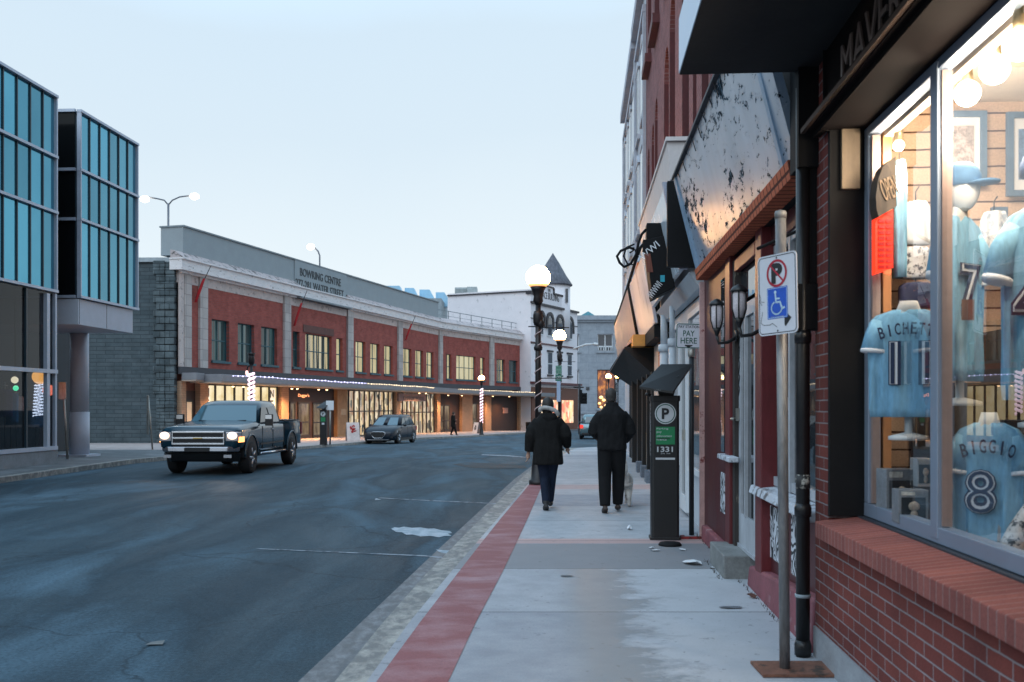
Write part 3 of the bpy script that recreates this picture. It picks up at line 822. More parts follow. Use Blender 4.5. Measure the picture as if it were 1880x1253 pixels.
# NEXT letters on white strips
q = MB(); s2 = MB()
for (c0, c1) in ((380.5, 390), (498, 508.5)):
    x0, x1 = along(FB1, c0), along(FB1, c1); s2.box(x0, x1, .150, .170, 0.1, 2.68)
    for i, ch in enumerate("NEXT"):
        q.text(ch, 0.46, ((x0 + x1) / 2, .148, 2.36 - i * .62), (1, 0, 0), (0, 0, 1), w=min(.40, (x1 - x0) * .62), ext=.01, bold=.02)
s2.build("banner", E("lit_white_banner", (0.95, .8, .55), .75), w1)
q.build("lettering", m_lettering, w1)
w2, a, b = shopwin(642, 724, 2.76, -.55, 9, m_lit_shop, 1.25)
w3, a3, b3 = shopwin(733, 799, 2.72, -.75, 9, m_lit_shop, 1.1)
q = MB(); xs0, xs1 = along(FB1, 731, -.2), along(FB1, 781, -.2); q.box(xs0, xs1, -.25, -.1, 2.02, 2.62); sb = q.build("sign_board", M("pinkish_sign_board", (.30, .20, .19), .6), bow)
q = MB(); q.text("ristorante", .34, ((xs0 + xs1) / 2 + .2, -.25, 2.32), (1, 0, 0), (0, 0, 1), w=(xs1 - xs0) * .75, ext=.01); q.build("lettering", m_lettering, sb)
q = MB(); gbox(q, 642, 724, -1.4, -.56, -.10, .2); gbox(q, 733, 800, -1.4, -.76, -.10, .2); q.build("stall_riser", m_redwall, bow)
# entrances
def entrance(p0, p1, ztop, doors, lit, fr=None, y=.18):
    fr = fr or gframe(p0)
    a, b = along(fr, p0), along(fr, p1)
    q = MB(); s_ = MB(); s_.box(a, b, y, y + .04, base_z, ztop); q.add([place(fr, v) for v in s_.v], s_.f)
    en = q.build("entrance", m_recess, bow)
    for (d0, d1, zt, zb) in doors:
        x0, x1 = along(fr, d0), along(fr, d1)
        q = MB(); s_ = MB(); t = .09
        s_.box(x0, x0 + t, y - .06, y, zb, zt); s_.box(x1 - t, x1, y - .06, y, zb, zt); s_.box(x0 + t, x1 - t, y - .06, y, zt - .12, zt); s_.box(x0 + t, x1 - t, y - .06, y, zb, zb + .28)
        s_.box(x0 + t, x1 - t, y - .07, y - .03, zb + 1.05, zb + 1.13)
        q.add([place(fr, v) for v in s_.v], s_.f); do = q.build("door", m_bronze, en)
        q = MB(); q.quad(*[place(fr, p) for p in ((x0 + t, y - .02, zb + .28), (x1 - t, y - .02, zb + .28), (x1 - t, y - .02, zt - .12), (x0 + t, y - .02, zt - .12))])
        do2 = q.build("door_pane", lit, en)
    return en
m_lit_door = LITPANE("dim_lit_door", [(0.35, (0.035, .02, .012)), (0.5, (0.22, 0.15, 0.08)), (0.65, (0.34, 0.25, 0.14))], .55, (1.6, 1, .5), 1.4)
en = entrance(527, 617.5, 2.78, [(536, 546, 1.9, -.5), (551, 572, 1.9, -.5), (578, 598, 1.85, -.55)], m_lit_door)
q = MB(); q.text("Dugger's", .26, (along(FB1, 562), .17, 2.28), (1, 0, 0), (0, 0, 1), w=1.5, ext=.01); q.build("lettering", E("orange_sign_letters", (1, .3, .08), 2.0), en)
entrance(338.5, 364, 2.42, [(345, 359, 1.95, -.3)], E("beige_lit_door", (.75, .5, .28), .35, (.5, .4, .3)))
en = entrance(806.5, 846.5, 2.66, [(808, 817, 1.75, -.75), (818, 828, 1.75, -.75)], m_lit_door)
entrance(865.5, 889, 2.62, [(868, 878, 1.9, -.7)], m_lit_door)
en = entrance(900, 952, 2.58, [], m_lit_door)
q = MB(); a, b = along(FB2, 925.5), along(FB2, 935); s_ = MB(); s_.box(a, b, .14, .16, .9, 1.45); q.add([place(FB2, v) for v in s_.v], s_.f); q.build("notice", M("tan_notice", (.5, .25, .2), .7), en)
# soft canopy lamps (small recessed spots)
for px in (428, 447, 536, 546, 585, 600, 770, 782, 823, 848, 905, 935):
    fr = gframe(px); x = along(fr, px, -1.2)
    P = fr @ Vector((x, -1.2, 2.66 if fr is FB1 else 2.56))
    o = MB(); o.lathe([(0.06, -.03), (.07, 0.02)], tuple(P), 10)
    t = o.build("canopy_downlight", E("warm_spot", (1, .62, .3), 5), base=tuple(P)); tag(t, "small round warm downlight under the canopy of the red brick block", "light", "downlights under the shop canopy")
    ld = bpy.data.lights.new("canopy_downlight_bulb", 'SPOT'); ld.energy = 420; ld.color = (1, .52, .22); ld.spot_size = math.radians(150); ld.spot_blend = .8; ld.shadow_soft_size = .15
    lo = bpy.data.objects.new("canopy_downlight_bulb", ld); COL.objects.link(lo); lo.parent = t; lo.location = (0, 0, -.12)
# flags
for i, (pa, ya, pb, yb) in enumerate(((373, 494, 345, 545), (553, 538, 528, 590), (755, 583, 735, 618))):
    x = along(FB1, (pa * .35 + pb * .65)); 
    t = thing("flag", ["red flag furled on a slanted pole at the left corner of the brick block", "red flag on a slanted pole left of the parapet lettering", "red flag on a slanted pole above the parked dark car"][i], "flag", (x, -0.2, 5.9 - 0), FB1, "red flags on the brick block")
    z1_ = zfr(FB1, pb, yb); z2_ = zfr(FB1, pa, ya); dx = -.7
    q = MB(); q.tube([(x, -.15, z1_), (x + .12, -.95, z2_)], .022, 8); q.build("pole", m_blackmetal, t)
    q = MB(); secs = []
    A = Vector((x + .55, -1.2, z1_ + (z2_ - z1_) * .55)); 
    for k in range(7):
        u = k / 6; c = Vector((x + .03, -.62 + .5 * u, z1_ + (z2_ - z1_) * .60 * (1 - u) - .25 * u)); w_ = .03 + .085 * math.sin(PI * (u * .8 + .1)); 
        secs.append([c + Vector((w_ * math.cos(tt), .05 * math.sin(tt) * (1 + .5 * math.sin(3 * tt)), .0)) for tt in [2 * PI * j / 10 for j in range(10)]])
    q.loft(secs); q.build("cloth", m_redflag, t)
# vent pipe on the far end
q = MB(); x = along(FB2, 958); z = zfr(FB2, 960, 655)
q.tube([(x - .4, -.2, z), (x + .4, -.5, z + .05), (x + 1.3, -.55, z - .2), (x + 1.5, -.55, z - .9)], .26, 10)
tag(q.build("vent_pipe", M("pink_duct", (.5, .34, .3), .6), fr=FB2, base=(x, 0, z)), "fat pinkish vent pipe on the right end of the brick block", "pipe")
# roof railing, vents
q = MB(); P0 = along(FB1, 806)
for fr, a, b in ((FB1, L1 - 1.2, L1), (FB2, .3, L2 - .5)):
    n = max(2, int((b - a) / 2.1))
    for i in range(n + 1):
        x = a + (b - a) * i / n; s_ = MB(); s_.tube([(x, .4, 9.3), (x, .4, 10.25)], .035, 6); q.add([place(fr, v) for v in s_.v], s_.f)
    s_ = MB(); s_.tube([(a, .4, 10.25), (b, .4, 10.25)], .035, 6); s_.tube([(a, .4, 9.8), (b, .4, 9.8)], .02, 6); q.add([place(fr, v) for v in s_.v], s_.f)
tag(q.build("roof_railing", M("grey_rail", (.2, .22, .24), .5), fr=FB1, base=(L1, 0, 9.3)), "thin grey railing along the roof edge right of the parapet", "railing")
m_skyl = M("pale_blue_skylight", (0.34, 0.58, 0.74), .3, 0, .1)
for i, (p0, p1, yt, yb) in enumerate(((702, 742, 525, 560), (743, 768, 529, 560), (770, 797, 532, 560), (800, 824, 537, 560))):
    Y = 128 + i * 1.5; x0, x1 = xpix(p0, Y), xpix(p1, Y); z1_ = zpix(yt, Y); z0_ = zpix(yb + 3, Y)
    q = MB(); q.prism([(x0, z0_), (x1, z0_), (x1 + .3, z0_ + .5), (x1 - .6, z1_), (x0, z1_ )], 'y', Y, Y + 2)
    tag(q.build("skylight", m_skyl, base=(x0, Y, z0_)), ["pale blue rooftop box, leftmost of four in a row behind the parapet", "pale blue rooftop box, second from left behind the parapet", "pale blue rooftop box, third from left behind the parapet", "pale blue rooftop box, rightmost of four behind the parapet"][i], "roof unit", "pale blue roof units")
q = MB(); Y = 130; q.box(xpix(835, Y), xpix(857, Y), Y, Y + 3, zpix(545, Y), zpix(528, Y)); q.box(xpix(858, Y), xpix(876, Y), Y - 1, Y + 2, zpix(546, Y), zpix(528.5, Y))
for k in range(6): q.box(xpix(836, Y), xpix(856, Y), Y - .06, Y - .01, zpix(543 - k * 2.3, Y), zpix(542.2 - k * 2.3, Y))
tag(q.build("roof_vent", M("pale_vent_box", (.42, .46, .46), .6), base=(xpix(856, Y), Y, 18)), "grey louvred vent box on the roof of the white building", "roof vent")
# the mass the blue boxes stand on (roof of a block behind)
q = MB(); q.box(-30, -9.0, 127, 150, -2, zpix(548, 127)); tag(q.build("grey_block", M("grey_rear_block", (.3, .34, .36), .8), base=(-20, 127, -2)), "plain grey block behind the parapet carrying pale blue roof boxes", "building")

# ------------------------------------------------------------------ white building with turret
m_wwall = M("white_render", (0.80, 0.75, 0.77), 0.75, 0, 0.04, 1.2, dirt=(.55, .52, .53), dth=.6, dsc=1.5)
m_trim = M("black_trim", (0.022, 0.018, 0.024), 0.5)
m_trimr = M("maroon_trim", (0.12, 0.035, 0.035), 0.5)
FW_ = frame_line(1.95, 103, 7.5, 114.4); LW = math.hypot(5.55, 11.4)
wb = thing("white_building", "white three storey building with black arched window hoods and lettered parapet", "building", (0, 0, -1), FW_)
def zw(px, py): return zfr(FW_, px, py)
q = MB(); zt = zfr(FW_, 975, 540)
Hb = zfr(FW_, 1016, 541)
q.box(-.0, LW, 0, 9.9, -1.3, zw(1016, 563)); q.box(0, along(FW_, 1041), 0.003, 9.88, zw(1016, 563.0) + .002, zw(1016, 541.5))
q.box(along(FW_, 1000), along(FW_, 1015.5), 0.001, .5, zw(1016, 543), zw(1008, 528))
wall_ = q.build("wall", m_wwall, wb)
q = MB()
z_a = zw(1016, 555 + 9.2); 
q.box(-.15, LW + .1, -.22, -.002, zw(1016, 566.2), zw(1016, 562.6))
q.box(along(FW_, 1016), along(FW_, 1040), -.12, .4, zw(1016, 541.5) + .003, zw(1016, 538.2)); q.box(along(FW_, 1015.5), along(FW_, 1017), -.12, .4, zw(1016, 541.0), zw(1008, 527.5))
q.box(along(FW_, 1000), along(FW_, 1015.4), -.12, .4, zw(1008, 528) + .003, zw(1008, 526))
q.box(-.2, .7, -.14, .5, zw(975, 540), zw(975, 535)); q.box(-.15, .0, -.14, 9.9, zw(975, 536), zw(975, 534))
q.box(-.1, LW + .05, -.06, -.002, zw(1016, 592.6), zw(1016, 591.4))
q.build("trim_band", m_trim, wb)
q = MB(); q.box(-.1, LW + .05, -.1, -.002, zw(1016, 635.6), zw(1016, 633.0)); q.box(-.2, LW + .3, -.5, -.002, zw(1016, 707), zw(1016, 703)); q.build("string_course", m_trimr, wb)
q = MB(); q.text("ACE BUILDING", .72, ((along(FW_, 996) + along(FW_, 1026)) / 2, 0, zw(1012, 545.5)), (1, 0, 0), (0, 0, 1), w=along(FW_, 1026) - along(FW_, 996), ext=.02)
q.text("99", .5, (along(FW_, 1008), 0, zw(1008, 535)), (1, 0, 0), (0, 0, 1), ext=.02); q.build("lettering", m_trim, wb)
m_wpane = DARKGLASS("grey_window_pane", (.05, .055, .07))
for px0, px1 in ((988.5, 996.5), (1004, 1012.4), (1022.6, 1031), (1040.5, 1049.4)):
    x0, x1 = along(FW_, px0), along(FW_, px1); r = (x1 - x0) / 2; cx = (x0 + x1) / 2
    zt_, zb_ = zw(1008, 580.5), zw(1008, 618.5)
    arch = [(cx + r * math.cos(t), zt_ - r + r * math.sin(t)) for t in [PI * k / 8 for k in range(9)]]
    q = MB(); poly = [(x0, zb_), (x1, zb_)] + arch
    q.prism(poly, 'y', -.09, -.004); wi = q.build("window", m_white, wb)
    q = MB(); k_ = .72; poly2 = [(x0 + .12, zb_ + .15), (x1 - .12, zb_ + .15)] + [(cx + (r - .12) * math.cos(t), zt_ - r + (r - .12) * math.sin(t)) for t in [PI * k / 8 for k in range(9)]]
    q.prism(poly2, 'y', -.12, -.093); q.build("pane", m_wpane, wi)
    q = MB(); R0, R1 = r + .05, r + .42
    for k in range(8):
        t0, t1 = PI * k / 8, PI * (k + 1) / 8
        P = [(cx + R * math.cos(t), zt_ - r + R * math.sin(t)) for R, t in ((R0, t0), (R1, t0), (R1, t1), (R0, t1))]
        q.prism(P, 'y', -.2, -.095)
    q.box(cx - R1, cx - R0, -.2, -.095, zt_ - r - .8, zt_ - r); q.box(cx + R0, cx + R1, -.2, -.095, zt_ - r - .8, zt_ - r)
    q.build("arch_hood", m_trim, wi)
for px0, px1 in ((1004.7, 1013.3), (1022.8, 1030.8), (1041, 1049)):
    x0, x1 = along(FW_, px0), along(FW_, px1)
    q = MB(); q.box(x0, x1, -.06, -.002, zw(1008, 688), zw(1008, 647)); wi = q.build("window", m_white, wb)
    q = MB(); q.box(x0 + .1, x1 - .1, -.09, -.063, zw(1008, 687), zw(1008, 669)); q.box(x0 + .1, x1 - .1, -.09, -.063, zw(1008, 667), zw(1008, 648)); q.build("pane", m_wpane, wi)
    q = MB(); q.box(x0 - .12, x1 + .12, -.16, -.002, zw(1008, 646.8), zw(1008, 643.5)); q.build('lintel', m_trim, wi)
    q = MB(); q.box(x0 - .05, x1 + .05, -.2, -.002, zw(1008, 691), zw(1008, 688.2)); q.build("sill", m_trim, wi)
q = MB(); q.box(0, LW, -.10, -.003, -1, zw(1008, 712)); q.build("shopfront", M("brown_shopfront", (.16, .06, .035), .6), wb)
q = MB(); q.box(along(FW_, 983), along(FW_, 1022), -.14, -.104, zw(1008, 778), zw(1008, 735)); q.box(along(FW_, 1030), along(FW_, 1050.5), -.14, -.104, zw(1008, 778), zw(1008, 735))
m_lit_shop2 = LITPANE("warm_lit_shop", [(0.2, (1, .62, .32)), (0.45, (.5, .22, .1)), (0.6, (1, .8, .55)), (0.8, (.75, .2, .12))], 1.25, (1.6, 1, 1.2), 1.2, True)
q.build("shop_window_pane", m_lit_shop2, wb)
# turret
tc = (xpix(1015, 112), 112)
tu = thing("turret", "round white turret with a pointed grey slate cone roof behind the lettered parapet", "turret", (tc[0], tc[1], 10))
q = MB(); q.lathe([(1.95, 9), (1.95, zpix(524, 112))], (tc[0], tc[1], 0), 24); q.build("drum", m_wwall, tu)
q = MB(); q.lathe([(2.2, zpix(525.5, 112)), (2.22, zpix(523.5, 112)), (1.5, zpix(506, 112)), (.75, zpix(484, 112)), (.12, zpix(468, 112)), (.02, zpix(465, 112))], (tc[0], tc[1], 0), 20)
q.build("cone_roof", M("weathered_slate", (.10, .10, .12), .6, 0, .5, 1.5, (3, 3, .5)), tu)
q = MB(); q.box(tc[0] + 1.35, tc[0] + 1.65, tc[1] - 1.5, tc[1] - 1.1, zpix(558, 112), zpix(533, 112)); q.build("window_slit", m_wpane, tu)

# ------------------------------------------------------------------ grey stone building at the end
m_stone = BRICK("pale_blue_grey_ashlar", "xz", (.30, .33, .37), (.35, .38, .42), (.26, .29, .33), 2.2, 1.1, .03, .3, .3)
gy = 136.0
gb = thing("stone_building", "pale grey stone building closing the street, lit tall window on its ground floor", "building", (xpix(1110, gy), gy, -1.2))
zg = lambda py: zpix(py, gy); xg = lambda px: xpix(px, gy)
q = MB(); wall_holes(q, xg(1040), xg(1480), -1.3, zg(588), [(xg(1097), xg(1125.5), zg(645), zg(613.5)), (xg(1052), xg(1063.5), zg(645), zg(613.5)), (xg(1096.5), xg(1130), zg(750), zg(679)), (xg(1052), xg(1063.5), zg(750), zg(679))], gy, .5)
q.build("wall", m_stone, gb, recalc=False)
q = MB(); q.box(xg(1040), xg(1480), gy + .6, gy + 20, -1.3, zg(588)); q.build("rear_mass", m_stone, gb)
q = MB(); q.box(xg(1038), xg(1482), gy - .5, gy + 20, zg(588) + .003, zg(580)); q.box(xg(1038), xg(1482), gy - .25, gy - .002, zg(592), zg(588)); q.box(xg(1038), xg(1482), gy - .3, gy - .002, zg(760), zg(756)); q.build("cornice", M("stone_cornice", (.30, .33, .37), .8), gb)
q = MB(); q.prism([(xg(1062), zg(580)), (xg(1083), zg(568)), (xg(1102), zg(580))], 'y', gy + 3, gy + 12); q.build("roof", M("teal_roof", (.10, .30, .36), .5), gb)
for (p0, p1, y0, y1, mt, k) in ((1097, 1125.5, 613.5, 645, m_wpane, 2), (1052, 1063.5, 613.5, 645, m_wpane, 1), (1096.5, 1130, 679, 750, None, 2), (1052, 1063.5, 679, 750, m_wpane, 1)):
    q = MB(); x0, x1, z0, z1 = xg(p0), xg(p1), zg(y1), zg(y0)
    for j in range(k + 1):
        x = x0 + (x1 - x0 - .12) * j / k; q.box(x, x + .12, gy + .38, gy + .48, z0, z1)
    q.box(x0, x1, gy + .37, gy + .47, z1 - .12, z1); q.box(x0, x1, gy + .37, gy + .47, z0, z0 + .1); wi = q.build("window", m_bronze if mt is None else m_white, gb)
    q = MB(); q.quad((x0, gy + .49, z0), (x1, gy + .49, z0), (x1, gy + .49, z1), (x0, gy + .49, z1))
    q.build("pane", mt or LITPANE("orange_lit_tall_window", [(.3, (.10, .03, .02)), (.48, (.22, .07, .04)), (.6, (.75, .26, .05)), (.7, (1, .5, .06))], .8, (1.5, 1, .7), .9), wi)
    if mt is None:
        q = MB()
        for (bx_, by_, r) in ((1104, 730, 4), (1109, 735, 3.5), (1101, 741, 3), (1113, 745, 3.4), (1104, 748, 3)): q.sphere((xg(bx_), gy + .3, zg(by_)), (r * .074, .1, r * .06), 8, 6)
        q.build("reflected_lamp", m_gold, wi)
    q = MB(); q.box(x0 - .2, x1 + .2, gy - .2, gy + .3, z0 - .25, z0 - .003); q.build("sill", m_stone, wi)
q = MB(); 
for i in range(6): q.box(xg(1098 + i * 4.6), xg(1099.2 + i * 4.6), gy - .1, gy, zg(643.5), zg(636))
q.box(xg(1097), xg(1125), gy - .1, gy, zg(638), zg(635.5)); q.build("window_guard", m_white, gb)
q = MB(); q.box(xg(1076), xg(1082), gy - .12, gy - .002, zg(716.5), zg(711)); q.build("plaque", M("dark_plaque", (.05, .05, .055), .5), gb)

# ------------------------------------------------------------------ teal glass building
def CURTAIN(name):
    m, n, l, b, _ = nt(name)
    v = obj_vec(n, l); f = noise(n, l, v, .35, 3)
    r = ramp(n, [(.3, (.060, .28, .40)), (.7, (.09, .35, .47))]); l.new(f, r.inputs[0])
    ge = n.new('ShaderNodeNewGeometry'); ri = ramp(n, [(0, (.72,) * 3), (1, (1.22,) * 3)]); l.new(ge.outputs['Random Per Island'], ri.inputs[0])
    l.new(mixc(n, l, 1.0, r.outputs[0], ri.outputs[0], 'MULTIPLY'), b.inputs["Base Color"]); b.inputs["Metallic"].default_value = .8; b.inputs["Roughness"].default_value = .10
    b.inputs["Specular IOR Level"].default_value = .6
    bumpn(n, l, noise(n, l, v, .9, 2), b, .12, .05); return m
m_curt = CURTAIN("teal_reflective_glass")
m_mull = M("pale_mullion", (.42, .47, .56), .4, .3, .08)
m_mulld = M("dark_mullion", (.02, .04, .055), .4, 0, .1)
m_lav = M("lavender_metal_panel", (.46, .49, .56), .5, .0, .06)
LA = -13.75
gbld = thing("glass_building", "teal glass office building with pale mullions and an overhanging corner on a column", "building", (LA, 24, .1), FS)
def sA(px): return slat(px, LA)
s0, s1 = 14.0, sA(98.5)
zt_, zb_, zm_ = 9.72, 4.62, 2.52
hl = [9.72, zS(243, LA, sA(0)), zS(355, LA, sA(0)), 4.62]
q = MB(); q.box(LA - 14, LA - .02, s0, s1 - .003, zb_ - .12, zt_); q.box(LA - 14, LA - 4.5, s0, s1 - .003, .47, zb_ - .12); q.box(LA - 4.5, LA - .03, s0, s0 + .1, .47, zb_ - .12); q.build("core", m_mulld, gbld)
pw = (slat(100, LA) - slat(0, LA)) / 4.15
def curtain_face(sa, sb, zlv, first, name_i, pw, z0, z1):
    # panes
    q = MB(); n = max(1, round((sb - sa) / pw)); w = (sb - sa) / n
    for j in range(n):
        for i in range(len(zlv) - 1):
            q.box(LA - .01, LA + .02, sa + j * w + .018, sa + (j + 1) * w - .018, zlv[i + 1] + .03, zlv[i] - .03)
    o = q.build("glass_panes", m_curt, gbld)
    q = MB()
    for j in range(n + 1): q.box(LA - .015, LA + .055, sa + j * w - .018, sa + j * w + .018, z0, z1)
    q.build("mullions", m_mulld, gbld)
    q = MB()
    for z in zlv: q.box(LA - .012, LA + .12, sa - .04, sb + .04, z - .035, z + .035)
    q.box(LA - .012, LA + .10, sb - .025, sb + .03, z0, z1); q.box(LA - .012, LA + .10, sa - .03, sa + .02, z0, z1)
    q.build("transoms", m_mull, gbld)
curtain_face(s0, s1, hl, True, 0, pw, zb_, zt_)
# lower storeys: see-through shopfront
m_shopglass = GLASS("tinted_shop_glass", (.42, .45, .48), .55, .0, 1.45)
q = MB(); n = 8; w = (s1 - s0) / 8
nn_ = [sA(-60), sA(46), sA(91)]
q.box(LA - .012, LA - .004, s0, s1 - .05, .55, zb_ - .06); lo_ = q.build("lower_glass", m_shopglass, gbld)
q = MB()
for s_ in (sA(-130), sA(-60), sA(0) - .6, sA(46)): q.box(LA, LA + .05, s_ - .03, s_ + .03, .5, zb_ - .06)
q.build("mullions", m_mulld, gbld)
q = MB(); q.box(LA, LA + .12, s0, s1, zm_ - .05, zm_ + .05); q.box(LA, LA + .12, s0, s1, .48, .58); q.box(LA, LA + .1, s1 - .5, s1 - .36, .58, zb_ - .1); q.box(LA, LA + .08, s1 - .06, s1 + .02, .3, zb_ - .06); q.build("transoms", m_mull, gbld)
q = MB(); q.box(LA - 14, LA + .10, s0, s1 + .02, 0.0, .47); q.build("plinth", M("grey_plinth", (.20, .22, .24), .8), gbld)
# corner block C
sC0, sC1 = slat(143, LA), slat(248, LA)
hlC = [9.72, zS(312, LA, sC0), zS(403, LA, sC0), 4.62]
q = MB(); q.box(LA - 14, LA - .02, sC0 + .01, sC1 - .003, 4.62, zt_); q.build("core", m_mulld, gbld)
curtain_face(sC0, sC1, hlC, False, 1, (sC1 - sC0) / 6, 4.62, zt_)
# recessed dark end wall between the two
q = MB(); q.box(LA - 2.5, LA - .08, sC0 - .02, sC0, 4.62, zt_ - .05); q.build("end_glass", DARKGLASS("black_end_glass", (.006, .007, .008), .1, 0, .25), gbld)
q = MB()
for z in hlC: pass
for z in hlC:
    q = MB(); q.box(LA - 2.5, LA - .04, sC0 - .1, sC0 - .022, z - .04, z + .04); q.build("transom", m_mull, gbld)
q = MB(); q.box(LA - 5, LA + .04, sC0 - .06, sC1 - .25, 3.86, 4.56); q.build("fascia_panel", m_lav, gbld)
q = MB()
for s_ in (sC0 + .002, sC0 + (sC1 - sC0) * .45): q.box(LA + .03, LA + .046, s_ - .008, s_ + .008, 3.87, 4.55)
q.build("panel_joint", m_mulld, gbld)
q = MB(); q.box(LA - 9, LA - 4.9, s1, sC1 + 6, 0, 4.6); q.build("recessed_wall", M("dark_recess_wall", (.03, .035, .04), .7), gbld)
colp = gp(146, 838, .12)
q = MB(); q.lathe([(.27, 1.45), (.27, 3.9)], (0, 0, 0), 24); q.lathe([(.29, .12), (.29, 1.44)], (0, 0, 0), 24); q.box(-.45, .45, -.45, .45, -.05, .14)
co = toS(colp[0], colp[1])
q2 = MB(); q2.add([v + Vector((co[0], co[1], .0)) for v in q.v], q.f); q2.sm = q.sm; q2.build("column", m_lav, gbld)

# objects seen inside/at the glass ground floor are reflections of the street; small items:
def signpost(name, label, px, ybase, ytop, lean=0, plate=None, dz=.12, r=.035, mat=None, group=None):
    P = gp(px, ybase, dz); Y = P[1]; zt2 = zpix(ytop, Y)
    t = thing(name, label, "sign", P, FW, group)
    q = MB(); q.tube([P, (P[0] + xpix(CX + lean, Y), Y, zt2)], r, 8); q.build("post", mat or m_galv, t)
    if plate:
        w, h, zc, m_ = plate
        q = MB(); cx_ = P[0] + xpix(CX + lean, Y) ; q.box(cx_ - w / 2, cx_ + w / 2, Y - .06, Y - .04, zt2 - h + .02, zt2 + .02); q.build("plate", m_, t, bevel=.01)
    return t
signpost("sign_post", "leaning grey sign post on the dark pavement by the round column", 124, 843, 703, -8, (.22, .5, 0, m_galv))
signpost("sign_post", "thin grey post with a narrow plate before the dark stone wall", 280, 826, 727, -8, (.08, 1.5, 0, m_galv))
signpost("parking_sign", "small white square parking sign on a thin post left of the red and white board", 606, 817, 737, 0, (.36, .44, 0, m_white), r=.04)
# ---- coloured street reflections in the ground floor glass, modelled as things behind it
def inG(px, py, lat):
    s = slat(px, lat); return s, zS(py, lat, s)
m_purple = M("purple_cloth", (.16, .12, .30), .8, 0, .2); m_bluecl = M("blue_cloth", (.06, .20, .38), .8, 0, .2); m_pinkcl = M("pink_cloth", (.55, .38, .36), .8, 0, .1)
LI = LA - 1.6
for i, (px0, px1, y0, y1, mt, lb) in enumerate(((4, 14, 715, 765, m_purple, "purple garment shape added for a reflection in the tinted ground floor glass, leftmost"), (16, 24, 722, 780, m_bluecl, "blue garment shape added for a reflection in the tinted glass, second from the left"), (26, 34, 728, 755, m_pinkcl, "pale pink garment shape added for a reflection in the tinted glass"), (56, 76, 745, 785, m_bluecl, "wide blue garment shape added for a reflection in the tinted glass near the corner"))):
    s_a, z1 = inG(px0, y0, LI); s_b, z0 = inG(px1, y1, LI)
    t = thing("reflection_rack", lb, "clothes rack", (LI, (s_a + s_b) / 2, .5), FS, "garment shapes added for reflections in the tinted glass")  # cloth shapes added for coloured reflections in the glass
    q = MB(); n = 7; secs = []
    for k in range(n):
        u = k / (n - 1); r_ = []
        for m_ in range(16):
            a = 2 * PI * m_ / 16; r_.append(Vector((LI + .18 * math.sin(a) * (1 + .2 * math.sin(5 * a)), (s_a + s_b) / 2 + (s_b - s_a) / 2 * math.cos(a) * (1 - .25 * u), z0 + (z1 - z0) * u)))
        secs.append(r_)
    q.loft(secs); q.build("garment", mt, t)
    q = MB(); q.tube([(LI, (s_a + s_b) / 2, .5), (LI, (s_a + s_b) / 2, z1 + .2)], .02, 6); q.tube([(LI, s_a, z1 + .1), (LI, s_b, z1 + .1)], .015, 6); q.build("stand", m_galv, t)
for i, (px, py, c, r, lb) in enumerate(((27, 698, (1, .8, .5), .09, "small warm glowing ball added for a reflection in the tinted glass"), (29, 713, (.1, 1, .45), .07, "small green glowing ball added for a reflection in the tinted glass"), (73, 692, (1, .42, .08), .20, "round orange glowing ball added for a street lamp reflected in the glass near the corner"), (89, 717, (1, .15, .05), .16, "red orange glowing ball added for a reflection low at the corner of the glass building"))):
    s_, z = inG(px, py, LA - .9)
    t = thing("reflection_lamp", lb, "lamp", (LA - .9, s_, z), FS, "glowing balls added for reflections in the tinted glass")  # no lamp hangs here: glowing ball added for a reflected light
    q = MB(); q.sphere((LA - .9, s_, z), r, 12, 8); q.build("bulb", E("reflection_glow", c, 3.5), t)
    q = MB(); q.tube([(LA - .9, s_, z + r * .9), (LA - .9, s_, 4.5)], .012, 5); q.build("cord", m_blackmetal, t)
s_, z1 = inG(73, 705, LA - .9); _, z0 = inG(66, 765, LA - .9)
t = thing("reflection_spiral", "spiral of white lights hanging under the orange lamp behind the tinted glass", "string lights", (LA - .9, s_, z0), FS)  # glowing spiral added for the reflection of a wound street lamp
q = MB(); n = 90
for k in range(n): a = k * .75; q.sphere((LA - .9 + .12 * math.cos(a), s_ - .1 * k / n + .12 * math.sin(a), z1 + (z0 - z1) * k / n), .022, 6, 4)
q.tube([(LA - .9 + .12 * math.cos(k * .75), s_ - .1 * k / n + .12 * math.sin(k * .75), z1 + (z0 - z1) * k / n) for k in range(n)], .010, 5)
q.build("reflection_beads", E("reflection_spiral_glow", (.8, .85, 1.0), 3.0), t)
# ================================================================== right side, street frame FS: x = lat, y = s, z
m_brickN = BRICK("near_red_brick", "yz", (0.150, 0.034, 0.028), (0.215, 0.050, 0.038), (0.30, 0.255, 0.26), 0.2135, 0.0676, 0.0048, 1.0, 0.6)
m_sillT = BRICK("rowlock_brick", "yx", (0.25, 0.075, 0.062), (0.33, 0.105, 0.085), (0.36, 0.21, 0.19), 0.069, 30.0, 0.0045, 0.9, 0.4, off=0, oy=7)
m_found = M("foundation_concrete", (0.30, 0.31, 0.33), 0.85, 0, 0.15, 4, (1, 1, 2), 0.3)
m_alu = M("anodised_frame", (0.27, 0.33, 0.42), 0.42, 0.35, 0.05, 2)
m_alud = M("warm_frame_edge", (0.34, 0.25, 0.22), 0.4, 0.3, 0.1)
m_glassN = GLASS("shop_glass", (0.90, 0.94, 0.97), 1.0, 0.0, 1.95)
m_darkwood = M("dark_brown_fascia", (0.008, 0.006, 0.006), 0.95, 0, 0.3, 3, (1, .3, 1), spec=.08)
m_awn = M("black_awning", (0.010, 0.010, 0.011), 0.85, 0, 0.1)

